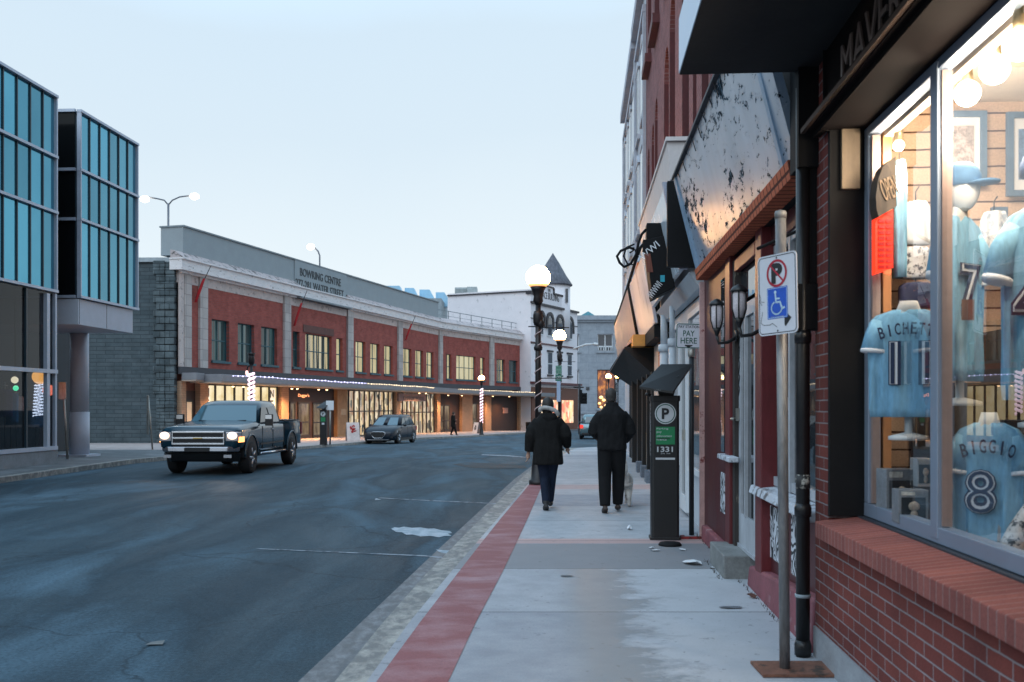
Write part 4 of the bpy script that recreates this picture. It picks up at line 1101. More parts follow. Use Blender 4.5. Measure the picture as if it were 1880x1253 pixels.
# ---------------- near brick shop
WL = 1.43; SE = slat(1497, WL); SO = slat(1520, WL)
shop = thing("brick_shop", "red brick shop with a big lit display window, rowlock brick sill and black awning", "shop", (WL, SE, SW), FS)
q = MB(); q.box(WL, WL + .22, -4, SE, .285, .86); q.box(WL, WL + .22, SO, SE, .86, 3.9)
q.box(WL, WL + .22, -4, SE, 3.9, 7.2); q.build("wall", m_brickN, shop)
q = MB(); q.box(WL - .012, WL + .2, -4, SE + .004, -.1, .283); q.build("foundation", m_found, shop)
q = MB()
q.prism([(WL - .075, .862), (WL + .0, .862), (WL + .165, .905), (WL + .165, .985), (WL - .075, .955)], 'y', -4, SO - .005)
q.build("window_sill", m_sillT, shop, bevel=.006)
LF = 1.62
q = MB(); q.box(WL + .0, LF + .1, SO - .045, SO - .001, .99, 3.26); q.box(WL - .04, LF, SO - .5 + .46, SO - .05, 3.2, 3.9)
q.build("reveal_panel", m_black, shop)
q = MB(); q.box(LF - .13, LF - .03, SO - .08, SO - .046, 2.86, 3.2); q.build("wood_pilaster", M("lit_tan_wood", (.17, .125, .08), .6, 0, .25, 3, (1, 1, .4)), shop)
q = MB(); q.box(LF - .035, LF + .06, -4, SO - .05, .955, .992); q.build("sill_flashing", M("dark_sealant", (.03, .035, .045), .6), shop)
zt_w, zb_w = 3.20, .995
sm0, sm1 = slat(1722, LF), slat(1709, LF)
frw = MB()
frw.box(LF, LF + .07, -4, SO - .05, zb_w, zb_w + .075); frw.box(LF + .002, LF + .07, -4, SO - .05, zt_w - .05, zt_w)
frw.box(LF + .001, LF + .071, SO - .13, SO - .052, zb_w + .076, zt_w - .051)
for sc_ in (0, -1.25, -2.5): frw.box(LF - .004, LF + .05, sm0 + sc_, sm1 + sc_, zb_w + .02, zt_w - .01)
wf = frw.build("window_frame", m_alu, shop, bevel=.004)
q = MB(); q.box(LF + .015, LF + .06, sm0 - .013, sm0 - .001, zb_w + .08, zt_w - .06); q.box(LF + .015, LF + .06, SO - .165, SO - .131, zb_w + .08, zt_w - .06); q.build("window_bead", m_alud, wf)
for a, b in ((sm1, SO - .13), (sm0 - 1.25 + (sm1 - sm0), sm0), (sm0 - 2.5 + (sm1 - sm0), sm0 - 1.25)):
    q = MB(); q.quad((LF + .035, a, zb_w + .07), (LF + .035, b, zb_w + .07), (LF + .035, b, zt_w - .045), (LF + .035, a, zt_w - .045)); q.build("window_pane", m_glassN, wf)
# fascia with lettering and mouldings
q = MB(); q.box(WL - .02, LF + .1, -4, SO - .001, zt_w + .003, 3.9); q.box(WL - .10, WL - .0205, -4, SO + .12, 3.23, 3.30); q.box(WL - .06, WL - .0205, -4, SO + .1, zt_w - .0, 3.229)
fas = q.build("fascia", m_darkwood, shop)
q = MB(); q.box(WL - .125, WL - .101, -4, SO + .14, 3.235, 3.262); q.build("moulding", M("brown_moulding", (.045, .026, .018), .7, 0, .2, spec=.2), fas)
q = MB(); x0, x1 = slat(1556, WL), slat(1780, WL)
q.text("MAVERICKS", .22, (WL - .022, (x0 + x1) / 2, 3.44), (0, -1, 0), (0, 0, 1), w=x0 - x1, ext=.01); q.build("lettering", M("brown_letters", (.14, .10, .085), .5), fas)
q = MB(); q.box(WL - .026, WL - .022, slat(1597, WL), slat(1566, WL), 3.305, 3.37); q.build("sticker", M("pale_blue_sticker", (.22, .42, .6), .4, dirt=(.05, .1, .2), dth=.5, dsc=20), fas)
# black awning
AL = .612
q = MB(); q.box(AL, WL + .02, -4, SE + .01, 3.66, 3.70); q.box(AL + .02, WL, -4, SE, 3.701, 4.0)
aw_ = q.build("awning", m_awn, shop)
q = MB(); q.box(AL - .005, AL + .018, -4, SE + .012, 3.668, 4.005); q.build("awning_fascia", M("pale_blue_fascia", (.55, .66, .80), .35, 0, .04, 1), aw_)
# interior
m_slat = BRICK("slatwall_planks", "xz", (.60, .42, .30), (.66, .48, .35), (.10, .05, .03), 9.0, .105, .006, .6, .15, off=0)
q = MB(); q.box(LF + .1, 5.2, SE - .10, SE - .03, .5, 3.5); q.build("slatwall", m_slat, shop)
q = MB(); q.box(5.2, 5.25, -4, SE - .03, .1, 3.5); q.box(LF + .3, 5.2, -4, -3.9, .1, 3.5); q.build("interior_wall", M("cream_interior", (.55, .40, .30), .8, 0, .08), shop)
q = MB(); q.box(LF + .09, 5.2, -4, SE - .03, 3.42, 3.5); q.build("ceiling", M("cream_ceiling", (.7, .62, .52), .8, 0, .05), shop)
q = MB(); q.box(LF + .09, 2.75, -4, SE - .11, .80, .96); q.build("display_deck", M("pale_wood_deck", (.42, .28, .2), .6, 0, .2, 3, (1, .3, 1)), shop)
q = MB(); q.box(LF + .08, LF + .13, -4, SE - .11, 3.13, 3.26); q.build("light_valance", M("cream_valance", (.75, .6, .45), .7, 0, .05), shop)
q = MB(); q.box(LF + .075, LF + .12, SO - .16, SO - .05, 1.0, 3.2); q.build("wood_jamb", M("orange_wood_jamb", (.55, .25, .10), .6, 0, .15, 3, (1, 1, .2)), shop)
def atW(px, Y): return xpix(px, Y)
# shop contents are built in world coordinates at measured depths
m_jersey = M("powder_blue_jersey", (.21, .43, .60), .9, 0, .22, 4, (1.6, 1.6, .4), .9, 9, spec=.2)
m_navy = M("navy_print", (.012, .025, .07), .7, 0, .1)
m_trimw = M("white_trim", (.7, .72, .75), .7, 0, .04)
m_skin_m = M("mannequin_plastic", (.62, .62, .60), .5, 0, .04)
m_capn = M("blue_cap_cloth", (.06, .16, .30), .8, 0, .15)
def ring(cx, cy, cz, rx, ry, n=18, e=2.4, tilt=0.0):
    out = []
    for k in range(n):
        t = 2 * PI * k / n; c, s_ = math.cos(t), math.sin(t)
        out.append(Vector((cx + rx * math.copysign(abs(c) ** (2 / e), c), cy + ry * math.copysign(abs(s_) ** (2 / e), s_), cz + tilt * c)))
    return out
def jersey_shape(mb, w, h, sleeves=True, fold=.016, sl=1.0):
    """torso shirt in local coords, z=0 hem .. h shoulders, facing -y"""
    prof = [(0, .94, .17), (.08, .97, .17), (.3, .96, .155), (.55, .98, .15), (.75, 1.0, .15), (.88, .98, .13), (.95, .80, .10), (1.0, .40, .075)]
    secs = []
    for i, (t, a, b) in enumerate(prof):
        r_ = ring(0, 0, t * h, w / 2 * a, w * b * .72, 44)
        for k, p in enumerate(r_):
            f_ = fold * (math.sin(k * .95 + i * .5) + .7 * math.sin(k * 2.1 - i * .8 + w * 40)) * (1.15 - t)
            p.y += f_; p.x += f_ * .5
        secs.append(r_)
    mb.loft(secs)
    if sleeves:
        for sx in (-1, 1):
            mb.tube([(sx * w * .34, 0, h * .89), (sx * w * (.34 + .16 * sl), -.01, h * .78), (sx * w * (.34 + .24 * sl), -.02, h * .62)], [w * .12, w * .14, w * .17], 14, flat=.62)
def bust(name, label, px, Y, zb, w, h, yaw, number=None, numw=.2, name_txt=None, head=False, arm=False, numoff=(0, 0), cap=None, sl=1.0):
    X = xpix(px, Y)
    fr = Matrix.Translation((X, Y, zb)) @ Matrix.Rotation(yaw, 4, 'Z')
    t = thing(name, label, "mannequin", (0, 0, 0), fr, "dressed mannequins in the shop window")
    q = MB(); q.lathe([(.10, -.12), (.10, -.10), (.02, -.08), (.02, .02)], (0, 0, 0), 12)
    secs = [ring(0, 0, z * h, w * a, w * b, 16) for z, a, b in ((.04, .36, .055), (.6, .36, .055), (.90, .30, .05), (1.0, .15, .06), (1.08, .11, .08))]
    q.loft(secs)
    if head: q.sphere((0, -.01, h * 1.06 + .085), (.072, .09, .115), 14, 10)
    q.build("torso_form", m_skin_m, t)
    q = MB(); jersey_shape(q, w, h, sl=sl); j = q.build("jersey", m_jersey, t)
    q = MB()
    for sx in (-1, 1):
        a_, b_ = Vector((sx * w * (.34 + .235 * sl), -.019, h * .63)), Vector((sx * w * (.34 + .25 * sl), -.021, h * .60)); q.tube([a_, b_], [w * .172, w * .173], 14, flat=.62)
    q.build("sleeve_trim", m_trimw, j)
    fy = -w * .128
    if number:
        q = MB(); q.text(number, numw * 1.35, (numoff[0], fy - .006, h * .50 + numoff[1]), (1, 0, 0), (0, 0, 1), ext=.006, bold=.055); q.build("number", m_navy, j)
        q = MB(); q.text(number, numw * 1.35 * .96, (numoff[0], fy - .013, h * .50 + numoff[1]), (1, 0, 0), (0, 0, 1), ext=.004, bold=.012); q.build("number_outline", m_trimw, j)
        q = MB(); q.text(number, numw * 1.35 * .935, (numoff[0], fy - .018, h * .50 + numoff[1]), (1, 0, 0), (0, 0, 1), ext=.003, bold=-.018); q.build("number_fill", m_navy, j)
    if name_txt:
        q = MB(); n = len(name_txt); W = w * .78
        for i, ch in enumerate(name_txt):
            u = (i + .5) / n - .5; ang = -u * .55
            q.text(ch, .062, (u * W, fy - .018 + abs(u) ** 2 * .05, h * .82 - abs(u) ** 2 * .12), (math.cos(ang), 0, math.sin(ang)), (-math.sin(ang), 0, math.cos(ang)), w=W / n * (.72 if ch not in 'I1' else .22), ext=.005, bold=.02)
        q.build("lettering", m_navy, j)
    if cap:
        q = MB(); z = h * 1.06 + .095
        secs = [ring(0, 0, z + dz_, .088 * a, .103 * a, 16, 2) for dz_, a in ((0, 1.0), (.05, .99), (.085, .85), (.115, .5), (.122, .1))]
        q.loft(secs); q.loft([ring(0, -.125, z - .004, .062, .072, 14, 2.5), ring(0, -.128, z + .006, .062, .072, 14, 2.5)])
        q.build("cap", cap, t)
    return t
bust("mannequin", "light blue jersey lettered BICHETTE with 11 on its back, left window pane", 1668, 5.2, zpix(766, 5.2), .40, .56, -.30, "11", .17, "BICHETTE", sl=.35)
bust("mannequin", "mannequin in a light blue jersey and dark blue cap just right of the window mullion", 1762, 4.85, zpix(700, 4.85), .36, .80, .55, "7", .17, head=True, cap=m_capn, numoff=(.0, .05))
bust("mannequin", "mannequin in a light blue jersey numbered 4 at the right edge of the photo", 1915, 4.35, zpix(735, 4.35), .40, .84, .15, "41", .26, head=True, cap=M("navy_cap", (.03, .06, .13), .8), numoff=(.0, .02))
bust("mannequin", "light blue jersey numbered 8 on a low bust standing on the window deck", 1816, 4.5, zpix(1012, 4.5), .30, .58, -.55, "8", .15, "BIGGIO", numoff=(-.03, -.02), sl=.5)
# tag on the jersey
Yt = 4.62; q = MB(); q.box(xpix(1766, Yt), xpix(1789, Yt), Yt, Yt + .004, zpix(588, Yt), zpix(550, Yt)); o = q.build("price_tag", M("brown_tag", (.13, .06, .045), .6), base=(xpix(1777, Yt), Yt, zpix(588, Yt)))
tag(o, "brown square tag hanging on the jersey right of the mullion", "price tag"); 
# red LED sign and striped dark panel above it
t = thing("led_sign", "red glowing LED sign under a rounded dark brown top, left side of the shop window", "sign", (xpix(1622, 5.45), 5.45, 2.4))
Y = 5.45; xx = lambda p: xpix(p, Y); zz = lambda p: zpix(p, Y)
q = MB(); q.prism([(xx(1607), zz(400)), (xx(1607), zz(504)), (xx(1640), zz(492)), (xx(1640), zz(384))], 'y', Y, Y + .05); q.build("led_panel", E("red_led", (1.0, .035, .01), 1.7, (.2, 0, 0)), t)
q = MB()
for i in range(9):
    for j in range(2):
        q.box(xx(1612 + 14 * j), xx(1622 + 14 * j), Y - .012, Y - .001, zz(410 + i * 10.5), zz(404 + i * 10.5))
q.build("led_segment", E("dark_red_led", (.6, .0, .0), .9, (.1, 0, 0)), t)
q = MB(); pts = [(xx(1607), zz(402))] + [(xx(1603 + 0), zz(385)), (xx(1602), zz(365)), (xx(1606), zz(335)), (xx(1614), zz(312)), (xx(1624), zz(300)), (xx(1638), zz(292)), (xx(1640), zz(382))]
q.prism(pts, 'y', Y - .05, Y + .05); q.build("dark_top", M("dark_ribbed_top", (.05, .035, .025), .6, 0, .5, 6, (12, 1, .3)), t)
q = MB(); q.text("OPEN", .12, (xx(1625), Y - .052, zz(350)), (.9, 0, .35), (-.3, 0, .9), w=.085, ext=.004); q.build("lettering", M("tan_letters", (.3, .2, .12), .6), t)
# hanging blue shirt, white printed shirts, pictures
def hang(name, label, cat, px0, px1, py0, py1, Y, mat, th=.05, bev=.02, group=None, extra=None):
    X0, X1, z1_, z0_ = xpix(px0, Y), xpix(px1, Y), zpix(py0, Y), zpix(py1, Y)
    t = thing(name, label, cat, ((X0 + X1) / 2, Y, z0_), FW, group)
    q = MB(); n = 9; secs = []
    for i in range(n):
        u = i / (n - 1); z = z0_ + (z1_ - z0_) * u; w = (X1 - X0) / 2 * (1 - .35 * max(0, u - .85) / .15)
        r_ = ring((X0 + X1) / 2, Y, z, w, th, 22)
        for k, p in enumerate(r_): p.y += .012 * math.sin(k * 1.7 + i * .3)
        secs.append(r_)
    q.loft(secs); q.build("cloth", mat, t)
    q = MB(); q.tube([((X0 + X1) / 2, Y, z1_ - .01), ((X0 + X1) / 2, Y, z1_ + .06), ((X0 + X1) / 2 + .02, Y, z1_ + .09)], .004, 6); q.build("hook", m_blackmetal, t)
    if extra: extra(t, X0, X1, z0_, z1_, Y - th)
    return t
def teeprint(t, X0, X1, z0_, z1_, Y):
    q = MB(); c = (X0 + X1) / 2
    for i, (a, b) in enumerate(((.12, .9), (.22, .82), (.32, .75))): q.text(["EST 19", "88", "TEAM"][i], (z1_ - z0_) * .16, (c, Y - .018, z0_ + (z1_ - z0_) * (.82 - i * .22)), (1, 0, 0), (0, 0, 1), w=(X1 - X0) * .6, ext=.002)
    q.build("print", M("grey_blue_print", (.35, .42, .5), .7), t)
hang("hanging_shirt", "plain pale blue shirt hanging beside the red LED sign", "shirt", 1640, 1662, 296, 510, 5.6, m_jersey, group="shirts hanging in the shop window")
hang("hanging_shirt", "white shirt with grey blue print hanging left of the mullion", "shirt", 1656, 1706, 372, 450, 5.65, m_trimw, group="shirts hanging in the shop window")
hang("hanging_shirt", "white patterned shirt above the BICHETTE jersey", "shirt", 1652, 1708, 455, 512, 5.62, M("white_black_pattern", (.7, .7, .7), .8, dirt=(.08, .08, .1), dth=.5, dsc=30), group="shirts hanging in the shop window")
hang("hanging_shirt", "dark navy shirt just above the BICHETTE jersey", "shirt", 1650, 1712, 520, 566, 5.6, M("dark_navy_shirt", (.03, .04, .1), .8, dirt=(.4, .2, .15), dth=.62, dsc=20), group="shirts hanging in the shop window")
hang("hanging_shirt", "pale blue shirt with darker hem hanging on the far wall behind the 4 jersey", "shirt", 1800, 1850, 390, 505, 5.6, M("printed_white_shirt", (.62, .66, .7), .8, dirt=(.3, .36, .45), dth=.52, dsc=18), group="shirts hanging in the shop window")
def picture(label, px0, px1, py0, py1, Y, inner):
    X0, X1, z1_, z0_ = xpix(px0, Y), xpix(px1, Y), zpix(py0, Y), zpix(py1, Y)
    t = thing("picture_frame", label, "picture", ((X0 + X1) / 2, Y, z0_), FW, "framed pictures on the slatwall")
    q = MB(); b = .035
    q.box(X0, X0 + b, Y - .03, Y, z0_, z1_); q.box(X1 - b, X1, Y - .03, Y, z0_, z1_); q.box(X0 + b, X1 - b, Y - .03, Y, z0_, z0_ + b); q.box(X0 + b, X1 - b, Y - .03, Y, z1_ - b, z1_); q.build("frame", M("blue_grey_frame", (.10, .16, .24), .5), t)
    q = MB(); q.box(X0 + b, X1 - b, Y - .012, Y - .004, z0_ + b, z1_ - b); q.build("mount", m_trimw, t)
    q = MB(); dx, dz_ = (X1 - X0) * .26, (z1_ - z0_) * .2; q.box(X0 + dx, X1 - dx, Y - .018, Y - .0125, z0_ + dz_, z1_ - dz_); q.build("print", inner, t)
picture("dark framed picture with a pale mount on the slatwall right of the mullion", 1722, 1808, 206, 340, 5.80, M("print_dark", (.30, .27, .27), .5, 0, .5, 9, dirt=(.6, .5, .5), dth=.5, dsc=14))
picture("blue framed picture behind the capped head at the right edge", 1846, 1930, 208, 362, 5.80, M("print_blue", (.12, .2, .33), .5, 0, .4, 8))
picture("small grey framed picture low behind the jersey numbered 7", 1818, 1846, 382, 420, 5.80, M("print_grey", (.4, .42, .45), .5, 0, .4, 18))
# boxed collectibles on the deck
m_box_g = M("grey_box_card", (.20, .22, .24), .5, 0, .25, 7, dirt=(.45, .44, .4), dth=.6, dsc=14)
def carton(label, px0, px1, py0, py1, Y, dep=.16, yaw=.0, m1=m_box_g, dark=(.03, .035, .04)):
    X0, X1, z1_, z0_ = xpix(px0, Y), xpix(px1, Y), zpix(py0, Y), zpix(py1, Y)
    fr = Matrix.Translation(((X0 + X1) / 2, Y, z0_)) @ Matrix.Rotation(yaw, 4, 'Z'); w = (X1 - X0) / 2; h = z1_ - z0_
    t = thing("figure_box", label, "box", (0, 0, 0), fr, "boxed collectibles on the window deck")
    q = MB(); q.box(-w, w, 0, dep, 0, h); q.build("carton", m1, t, bevel=.004)
    q = MB(); q.box(-w * .8, w * .8, -.003, -.0005, h * .12, h * .78); q.build("clear_front", DARKGLASS("box_window", dark, .08, 0, .6), t)
    q = MB(); q.sphere((0, -.012, h * .52), (w * .38, .012, h * .15), 10, 8); q.sphere((0, -.010, h * .27), (w * .25, .01, h * .14), 10, 8); q.build("figure", M("figure_plastic", (.42, .34, .26), .5, 0, .3, 30), t)
    q = MB(); q.box(-w * .8, w * .1, -.003, -.0005, h * .84, h * .95); q.build("band", M("band_print", (.55, .55, .5), .5, 0, .4, 40), t)
carton("tall dark grey box at the left end of the window deck", 1626, 1682, 862, 955, 5.35, .12, .1)
carton("small pale box stacked at the back left of the mullion", 1684, 1712, 842, 894, 5.3, .1, 0, M("white_card", (.5, .5, .5), .5))
carton("wide grey figure box in front, left of the mullion", 1650, 1704, 900, 962, 5.05, .12, -.1)
carton("figure box with pale lid just right of the mullion", 1735, 1762, 906, 975, 4.95, .12, -.1)
carton("small pale box behind the lower right of the mullion", 1733, 1760, 862, 905, 5.3, .1, 0, M("cream_card", (.5, .45, .36), .5))
q = MB(); q.box(2.35, 4.2, SE - .7, SE - .15, .96, 2.05); q.box(1.95, 2.34, SE - .5, SE - .15, .96, 1.75)
tag(q.build("display_cabinet", M("dark_cabinet", (.028, .020, .016), .5), fr=FS, base=(3, SE - .5, .96)), "dark brown cabinet behind the mannequins on the deck", "cabinet")
Y = 4.2; X = xpix(1862, Y); z = zpix(1030, Y)
t = thing("figurine", "small white and black patterned figurine at the lower right corner of the window", "figurine", (X, Y, z))
q = MB(); q.tube([(X - .02, Y, z), (X - .01, Y, z + .06), (X + .02, Y, z + .14), (X + .05, Y, z + .2), (X + .07, Y, z + .24)], [.035, .05, .038, .028, .02], 12); q.sphere((X + .075, Y, z + .26), .026, 10, 8)
q.build("body", M("white_black_ceramic", (.6, .58, .55), .4, dirt=(.03, .03, .03), dth=.5, dsc=22), t)
# pendant bulbs
for i, (px, py, Y) in enumerate(((1776, 172, 4.9), (1826, 128, 4.3), (1872, 82, 3.85), (1650, 268, 5.5))):
    X, z = xpix(px, Y), zpix(py, Y)
    t = thing("pendant_lamp", ["bright round pendant bulb, lowest of the row right of the mullion", "bright round pendant bulb, middle of the row right of the mullion", "bright round pendant bulb at the top right corner of the photo", "small bright bulb in the left pane above the LED sign"][i], "lamp", (X, Y, z), FW, "pendant bulbs in the shop window")
    q = MB(); r = .062 if i < 3 else .03; q.sphere((X, Y, z), r, 16, 12); q.build("bulb", E("white_bulb", (1, .80, .56), 30.0), t)
    ld = bpy.data.lights.new("pendant_light", "POINT"); ld.energy = (36, 28, 20, 20)[i]; ld.color = (1, .80, .60); ld.shadow_soft_size = .08
    lo = bpy.data.objects.new("pendant_light", ld); COL.objects.link(lo); lo.parent = t; lo.location = (0, 0, -r - .09)
    q = MB(); q.tube([(X, Y, z + r * .9), (X, Y, z + r + .09)], [.028, .022], 10); q.tube([(X, Y, z + r + .09), (X, Y, 3.41)], .006, 6); q.build("socket", M("brass_socket", (.4, .32, .2), .4, .6), t)

# ---------------- rusty plate and disabled parking sign
P = gp(1441, 1233, SW); Yp = P[1]
t = thing("parking_sign", "white disabled parking sign with red no parking ring on a galvanised pole by the drainpipe", "sign", P)
m_signw = M("sign_white", (.66, .68, .74), .45, 0, .05, 3); m_signblk = M("sign_black", (.012, .014, .016), .5)
xtop = xpix(1433, Yp)
q = MB(); q.tube([(P[0], P[1], P[2]), (xtop, Yp, zpix(392, Yp))], .030, 18); q.lathe([(.033, -.03), (.034, 0), (.03, .012), (.005, .02)], (xtop, Yp, zpix(392, Yp)), 18); q.build("pole", M("weathered_galvanised", (.25, .25, .25), .5, .35, .3, 5, (1, 1, .25), dirt=(.16, .17, .19), dth=.5, dsc=4), t)
pl = toS(P[0], P[1])
q = MB(); q.box(P[0] - .16, P[0] + .27, Yp - .14, Yp + .16, SW + .004, SW + .02); q.build("base_plate", M("rusty_steel", (.19, .085, .055), .8, .1, .35, 6, dirt=(.06, .04, .03), dth=.55, dsc=8), t)
Ys = 5.58; yaw = math.radians(-42)     # plate turned towards the road
sx, szc = xpix(1427, Ys), zpix(540.5, Ys)
R_ = Matrix.Rotation(yaw, 4, 'Z')
fs_ = Matrix.Translation((sx, Ys, szc)) @ Matrix.Rotation(math.radians(42), 4, 'Z')
fs_ = Matrix.Translation((sx, Ys, szc)) @ Matrix.Rotation(math.radians(-60), 4, 'Z') @ Matrix.Rotation(math.radians(-1.5), 4, 'Y')
def rrect(w, h, r, n=6):
    out = []
    for cx_, cz_, a0 in ((w/2-r, h/2-r, 0), (-w/2+r, h/2-r, 90), (-w/2+r, -h/2+r, 180), (w/2-r, -h/2+r, 270)):
        for k in range(n + 1):
            a = math.radians(a0 + 90 * k / n); out.append((cx_ + r * math.cos(a), cz_ + r * math.sin(a)))
    return out
def framed(mb, w, h, r, t_, y0, y1):           # outline frame
    A, B = rrect(w, h, r), rrect(w - 2 * t_, h - 2 * t_, max(r - t_, .001)); n = len(A)
    for i in range(n):
        j = (i + 1) % n
        mb.add([(A[i][0], y0, A[i][1]), (A[j][0], y0, A[j][1]), (B[j][0], y0, B[j][1]), (B[i][0], y0, B[i][1])], [(0, 1, 2, 3)])
def annulus(mb, R, r, cx_, cz_, y, n=32):
    for i in range(n):
        a, b = 2 * PI * i / n, 2 * PI * (i + 1) / n
        mb.add([(cx_ + R * math.cos(a), y, cz_ + R * math.sin(a)), (cx_ + R * math.cos(b), y, cz_ + R * math.sin(b)), (cx_ + r * math.cos(b), y, cz_ + r * math.sin(b)), (cx_ + r * math.cos(a), y, cz_ + r * math.sin(a))], [(0, 1, 2, 3)])
def disc(mb, R, cx_, cz_, y, n=28): mb.add([(cx_ + R * math.cos(2 * PI * i / n), y, cz_ + R * math.sin(2 * PI * i / n)) for i in range(n)], [tuple(range(n))])
def flat_line(mb, pts, w, y):
    for (x0, z0), (x1, z1) in zip(pts[:-1], pts[1:]):
        d = Vector((x1 - x0, z1 - z0)); 
        if d.length < 1e-6: continue
        d.normalize(); nx, nz = -d.y * w / 2, d.x * w / 2; ex, ez = d.x * w * .3, d.y * w * .3
        mb.add([(x0 + nx - ex, y, z0 + nz - ez), (x0 - nx - ex, y, z0 - nz - ez), (x1 - nx + ex, y, z1 - nz + ez), (x1 + nx + ex, y, z1 + nz + ez)], [(0, 1, 2, 3)])
# build the plate in its own frame
def plate_obj(mb, name, mat, parent, fr):
    inv = BASE[parent.name]; X = (inv[1]).inverted() @ fr
    q = MB(); q.add([X @ v for v in mb.v], mb.f); return q.build(name, mat, parent, recalc=False)
W_, H_ = .298, .452
q = MB(); q.prism(rrect(W_, H_, .028), 'y', 0, .004); pp = plate_obj(q, "sign_plate", m_signw, t, fs_)
q = MB(); framed(q, W_ - .016, H_ - .016, .024, .0045, -.0012, 0); 
q.text("P", .115, (0, -.0005, .118), (1, 0, 0), (0, 0, 1), w=.085, ext=.0006, bold=.06, lift=.0006)
q.add([(.052, -.0012, -.205 + .03), (.052, -.0012, -.205 + .095), (.062, -.0012, -.205 + .1), (.105, -.0012, -.14), (.06, -.0012, -.186)], [(0, 1, 2, 3, 4)])
for sgn in (1, -1): disc(q, .006, .0, sgn * .205, -.0016, 10)
flat_line(q, [(-.14, .02), (-.128, -.01), (-.135, -.03), (-.12, -.05)], .003, -.0014); flat_line(q, [(-.125, -.03), (-.10, -.035)], .003, -.0014)
flat_line(q, [(-.115, -.09), (-.13, -.15), (-.11, -.165), (-.06, -.168), (-.04, -.16), (-.005, -.185)], .003, -.0014)
plate_obj(q, "sign_markings", m_signblk, pp, fs_)
q = MB(); q.text("TO CORNER", .012, (-.0, -.0005, -.128), (1, 0, 0), (0, 0, 1), ext=.0004, lift=.0006); plate_obj(q, "small_print", M("grey_print", (.3, .31, .33), .6), pp, fs_)
q = MB(); annulus(q, .078, .064, 0, .118, -.0022); flat_line(q, [(-.048, .166), (.048, .070)], .010, -.0023); plate_obj(q, "red_ring", M("sign_red", (.42, .01, .035), .5), pp, fs_)
q = MB(); q.add([(x, -.0013, z - .048) for x, z in rrect(.156, .176, .006)], [tuple(range(28))]); plate_obj(q, "blue_panel", M("sign_blue", (.01, .09, .52), .4), pp, fs_)
q = MB(); framed_ = MB(); framed(framed_, .148, .168, .006, .003, -.0019, 0); q.add([v + Vector((0, 0, -.048)) for v in framed_.v], framed_.f)
disc(q, .0095, -.014, .012, -.0020, 14)
flat_line(q, [(-.013, .0), (-.009, -.045), (.022, -.045), (.036, -.085), (.054, -.078)], .011, -.0021); flat_line(q, [(-.010, -.024), (.018, -.026)], .009, -.0024)
pts = [(-.004 + .040 * math.cos(a), -.076 + .036 * math.sin(a)) for a in [math.radians(d) for d in range(118, 372, 14)]]; flat_line(q, pts, .009, -.0026)
plate_obj(q, "wheelchair_symbol", M("symbol_pale_blue", (.5, .68, .9), .4), pp, fs_)

# ---------------- drainpipe
m_pipe = M("black_drainpipe_paint", (.010, .010, .011), .35, 0, .2, 5, (1, 1, .4), .25, 30)
LP_ = 1.35; sp_ = slat(1474, LP_)
t = thing("drainpipe", "black painted drainpipe with stickers and scratched graffiti at the corner of the brick shop", "drainpipe", (LP_, sp_, SW), FS)
q = MB(); q.tube([(LP_, sp_, SW), (LP_, sp_, 3.55)], .042, 16); q.lathe([(.05, 0), (.052, .05), (.043, .08)], (LP_, sp_, 2.0), 16); q.lathe([(.05, 0), (.052, .05), (.043, .08)], (LP_, sp_, .95), 16)
q.lathe([(.05, 0), (.052, .06), (.043, .09)], (LP_, sp_, SW + .01), 16); q.build("pipe", m_pipe, t)
q = MB(); q.box(LP_ - .06, LP_ + .10, sp_ - .04, sp_ + .06, 2.08, 2.36); q.box(LP_ + .03, LP_ + .10, sp_ - .02, sp_ + .03, 2.36, 3.6); q.tube([(LP_ - .25, sp_ + .15, 2.60), (LP_, sp_ + .02, 2.70), (LP_ + .1, sp_, 2.71)], .012, 6); q.build("bracket_box", m_black, t, bevel=.006)
q = MB(); q.lathe([(.0435, 0), (.0435, .085)], (LP_, sp_, 1.12), 16); q.build("sticker", M("white_scratch_sticker", (.03, .03, .03), .6, 0, .1, 3, dirt=(.5, .5, .45), dth=.5, dsc=28), t)
q = MB(); q.lathe([(.0478, 0), (.0478, .02)], (LP_, sp_, .46), 16); q.build("clamp", M("pale_clamp", (.3, .36, .4), .5), t)

# ---------------- red shop
m_redp = M("maroon_paint", (.070, .009, .012), .5, 0, .25, 4, (1, 1, .4), .15, 30, dirt=(.06, .01, .012), dth=.62, dsc=6)
m_redl = M("maroon_trim_paint", (.125, .016, .019), .45, 0, .25, 4, (1, 1, .3))
m_plinth = M("pink_red_plinth", (.22, .065, .080), .75, 0, .25, 3, (1, 1, 1), .4, 30, dirt=(.34, .22, .24), dth=.60, dsc=5)
m_step = M("step_concrete", (.20, .205, .20), .85, 0, .25, 4, (1, 1, 1), .4, 40)
m_frame_w = M("worn_white_frame", (.42, .44, .47), .5, 0, .2, 5, (1, 1, .3))
m_glassR = DARKGLASS("reflective_shop_glass", (.03, .035, .04), .02, 0, 1.0, .04)
red = thing("red_shop", "maroon painted shop with peeling blue white signboard, glazed door and doodle panels", "shop", (1.5, 9, SW), FS)
SR = 11.72
q = MB(); q.box(1.64, 4.5, SE + .012, SR, -.1, 5.0); q.box(1.50, 1.64, SE + .012, SE + .2, SW, 3.1); q.box(1.44, 1.639, slat(1322, 1.44), SR, -.05, 3.12)
q.box(1.50, 1.639, 8.35, 8.55, .3, 3.1); q.box(1.52, 1.639, SE + .2, 8.35, 2.9, 3.1)
q.build("wall", m_redp, red)
q = MB(); q.box(1.385, 1.438, SR - .07, SR - .002, -.05, 3.06); q.build("end_board", M("pinkish_white_edge", (.58, .36, .34), .6, 0, .15, 6, dirt=(.2, .03, .03), dth=.58, dsc=6), red)
q = MB()
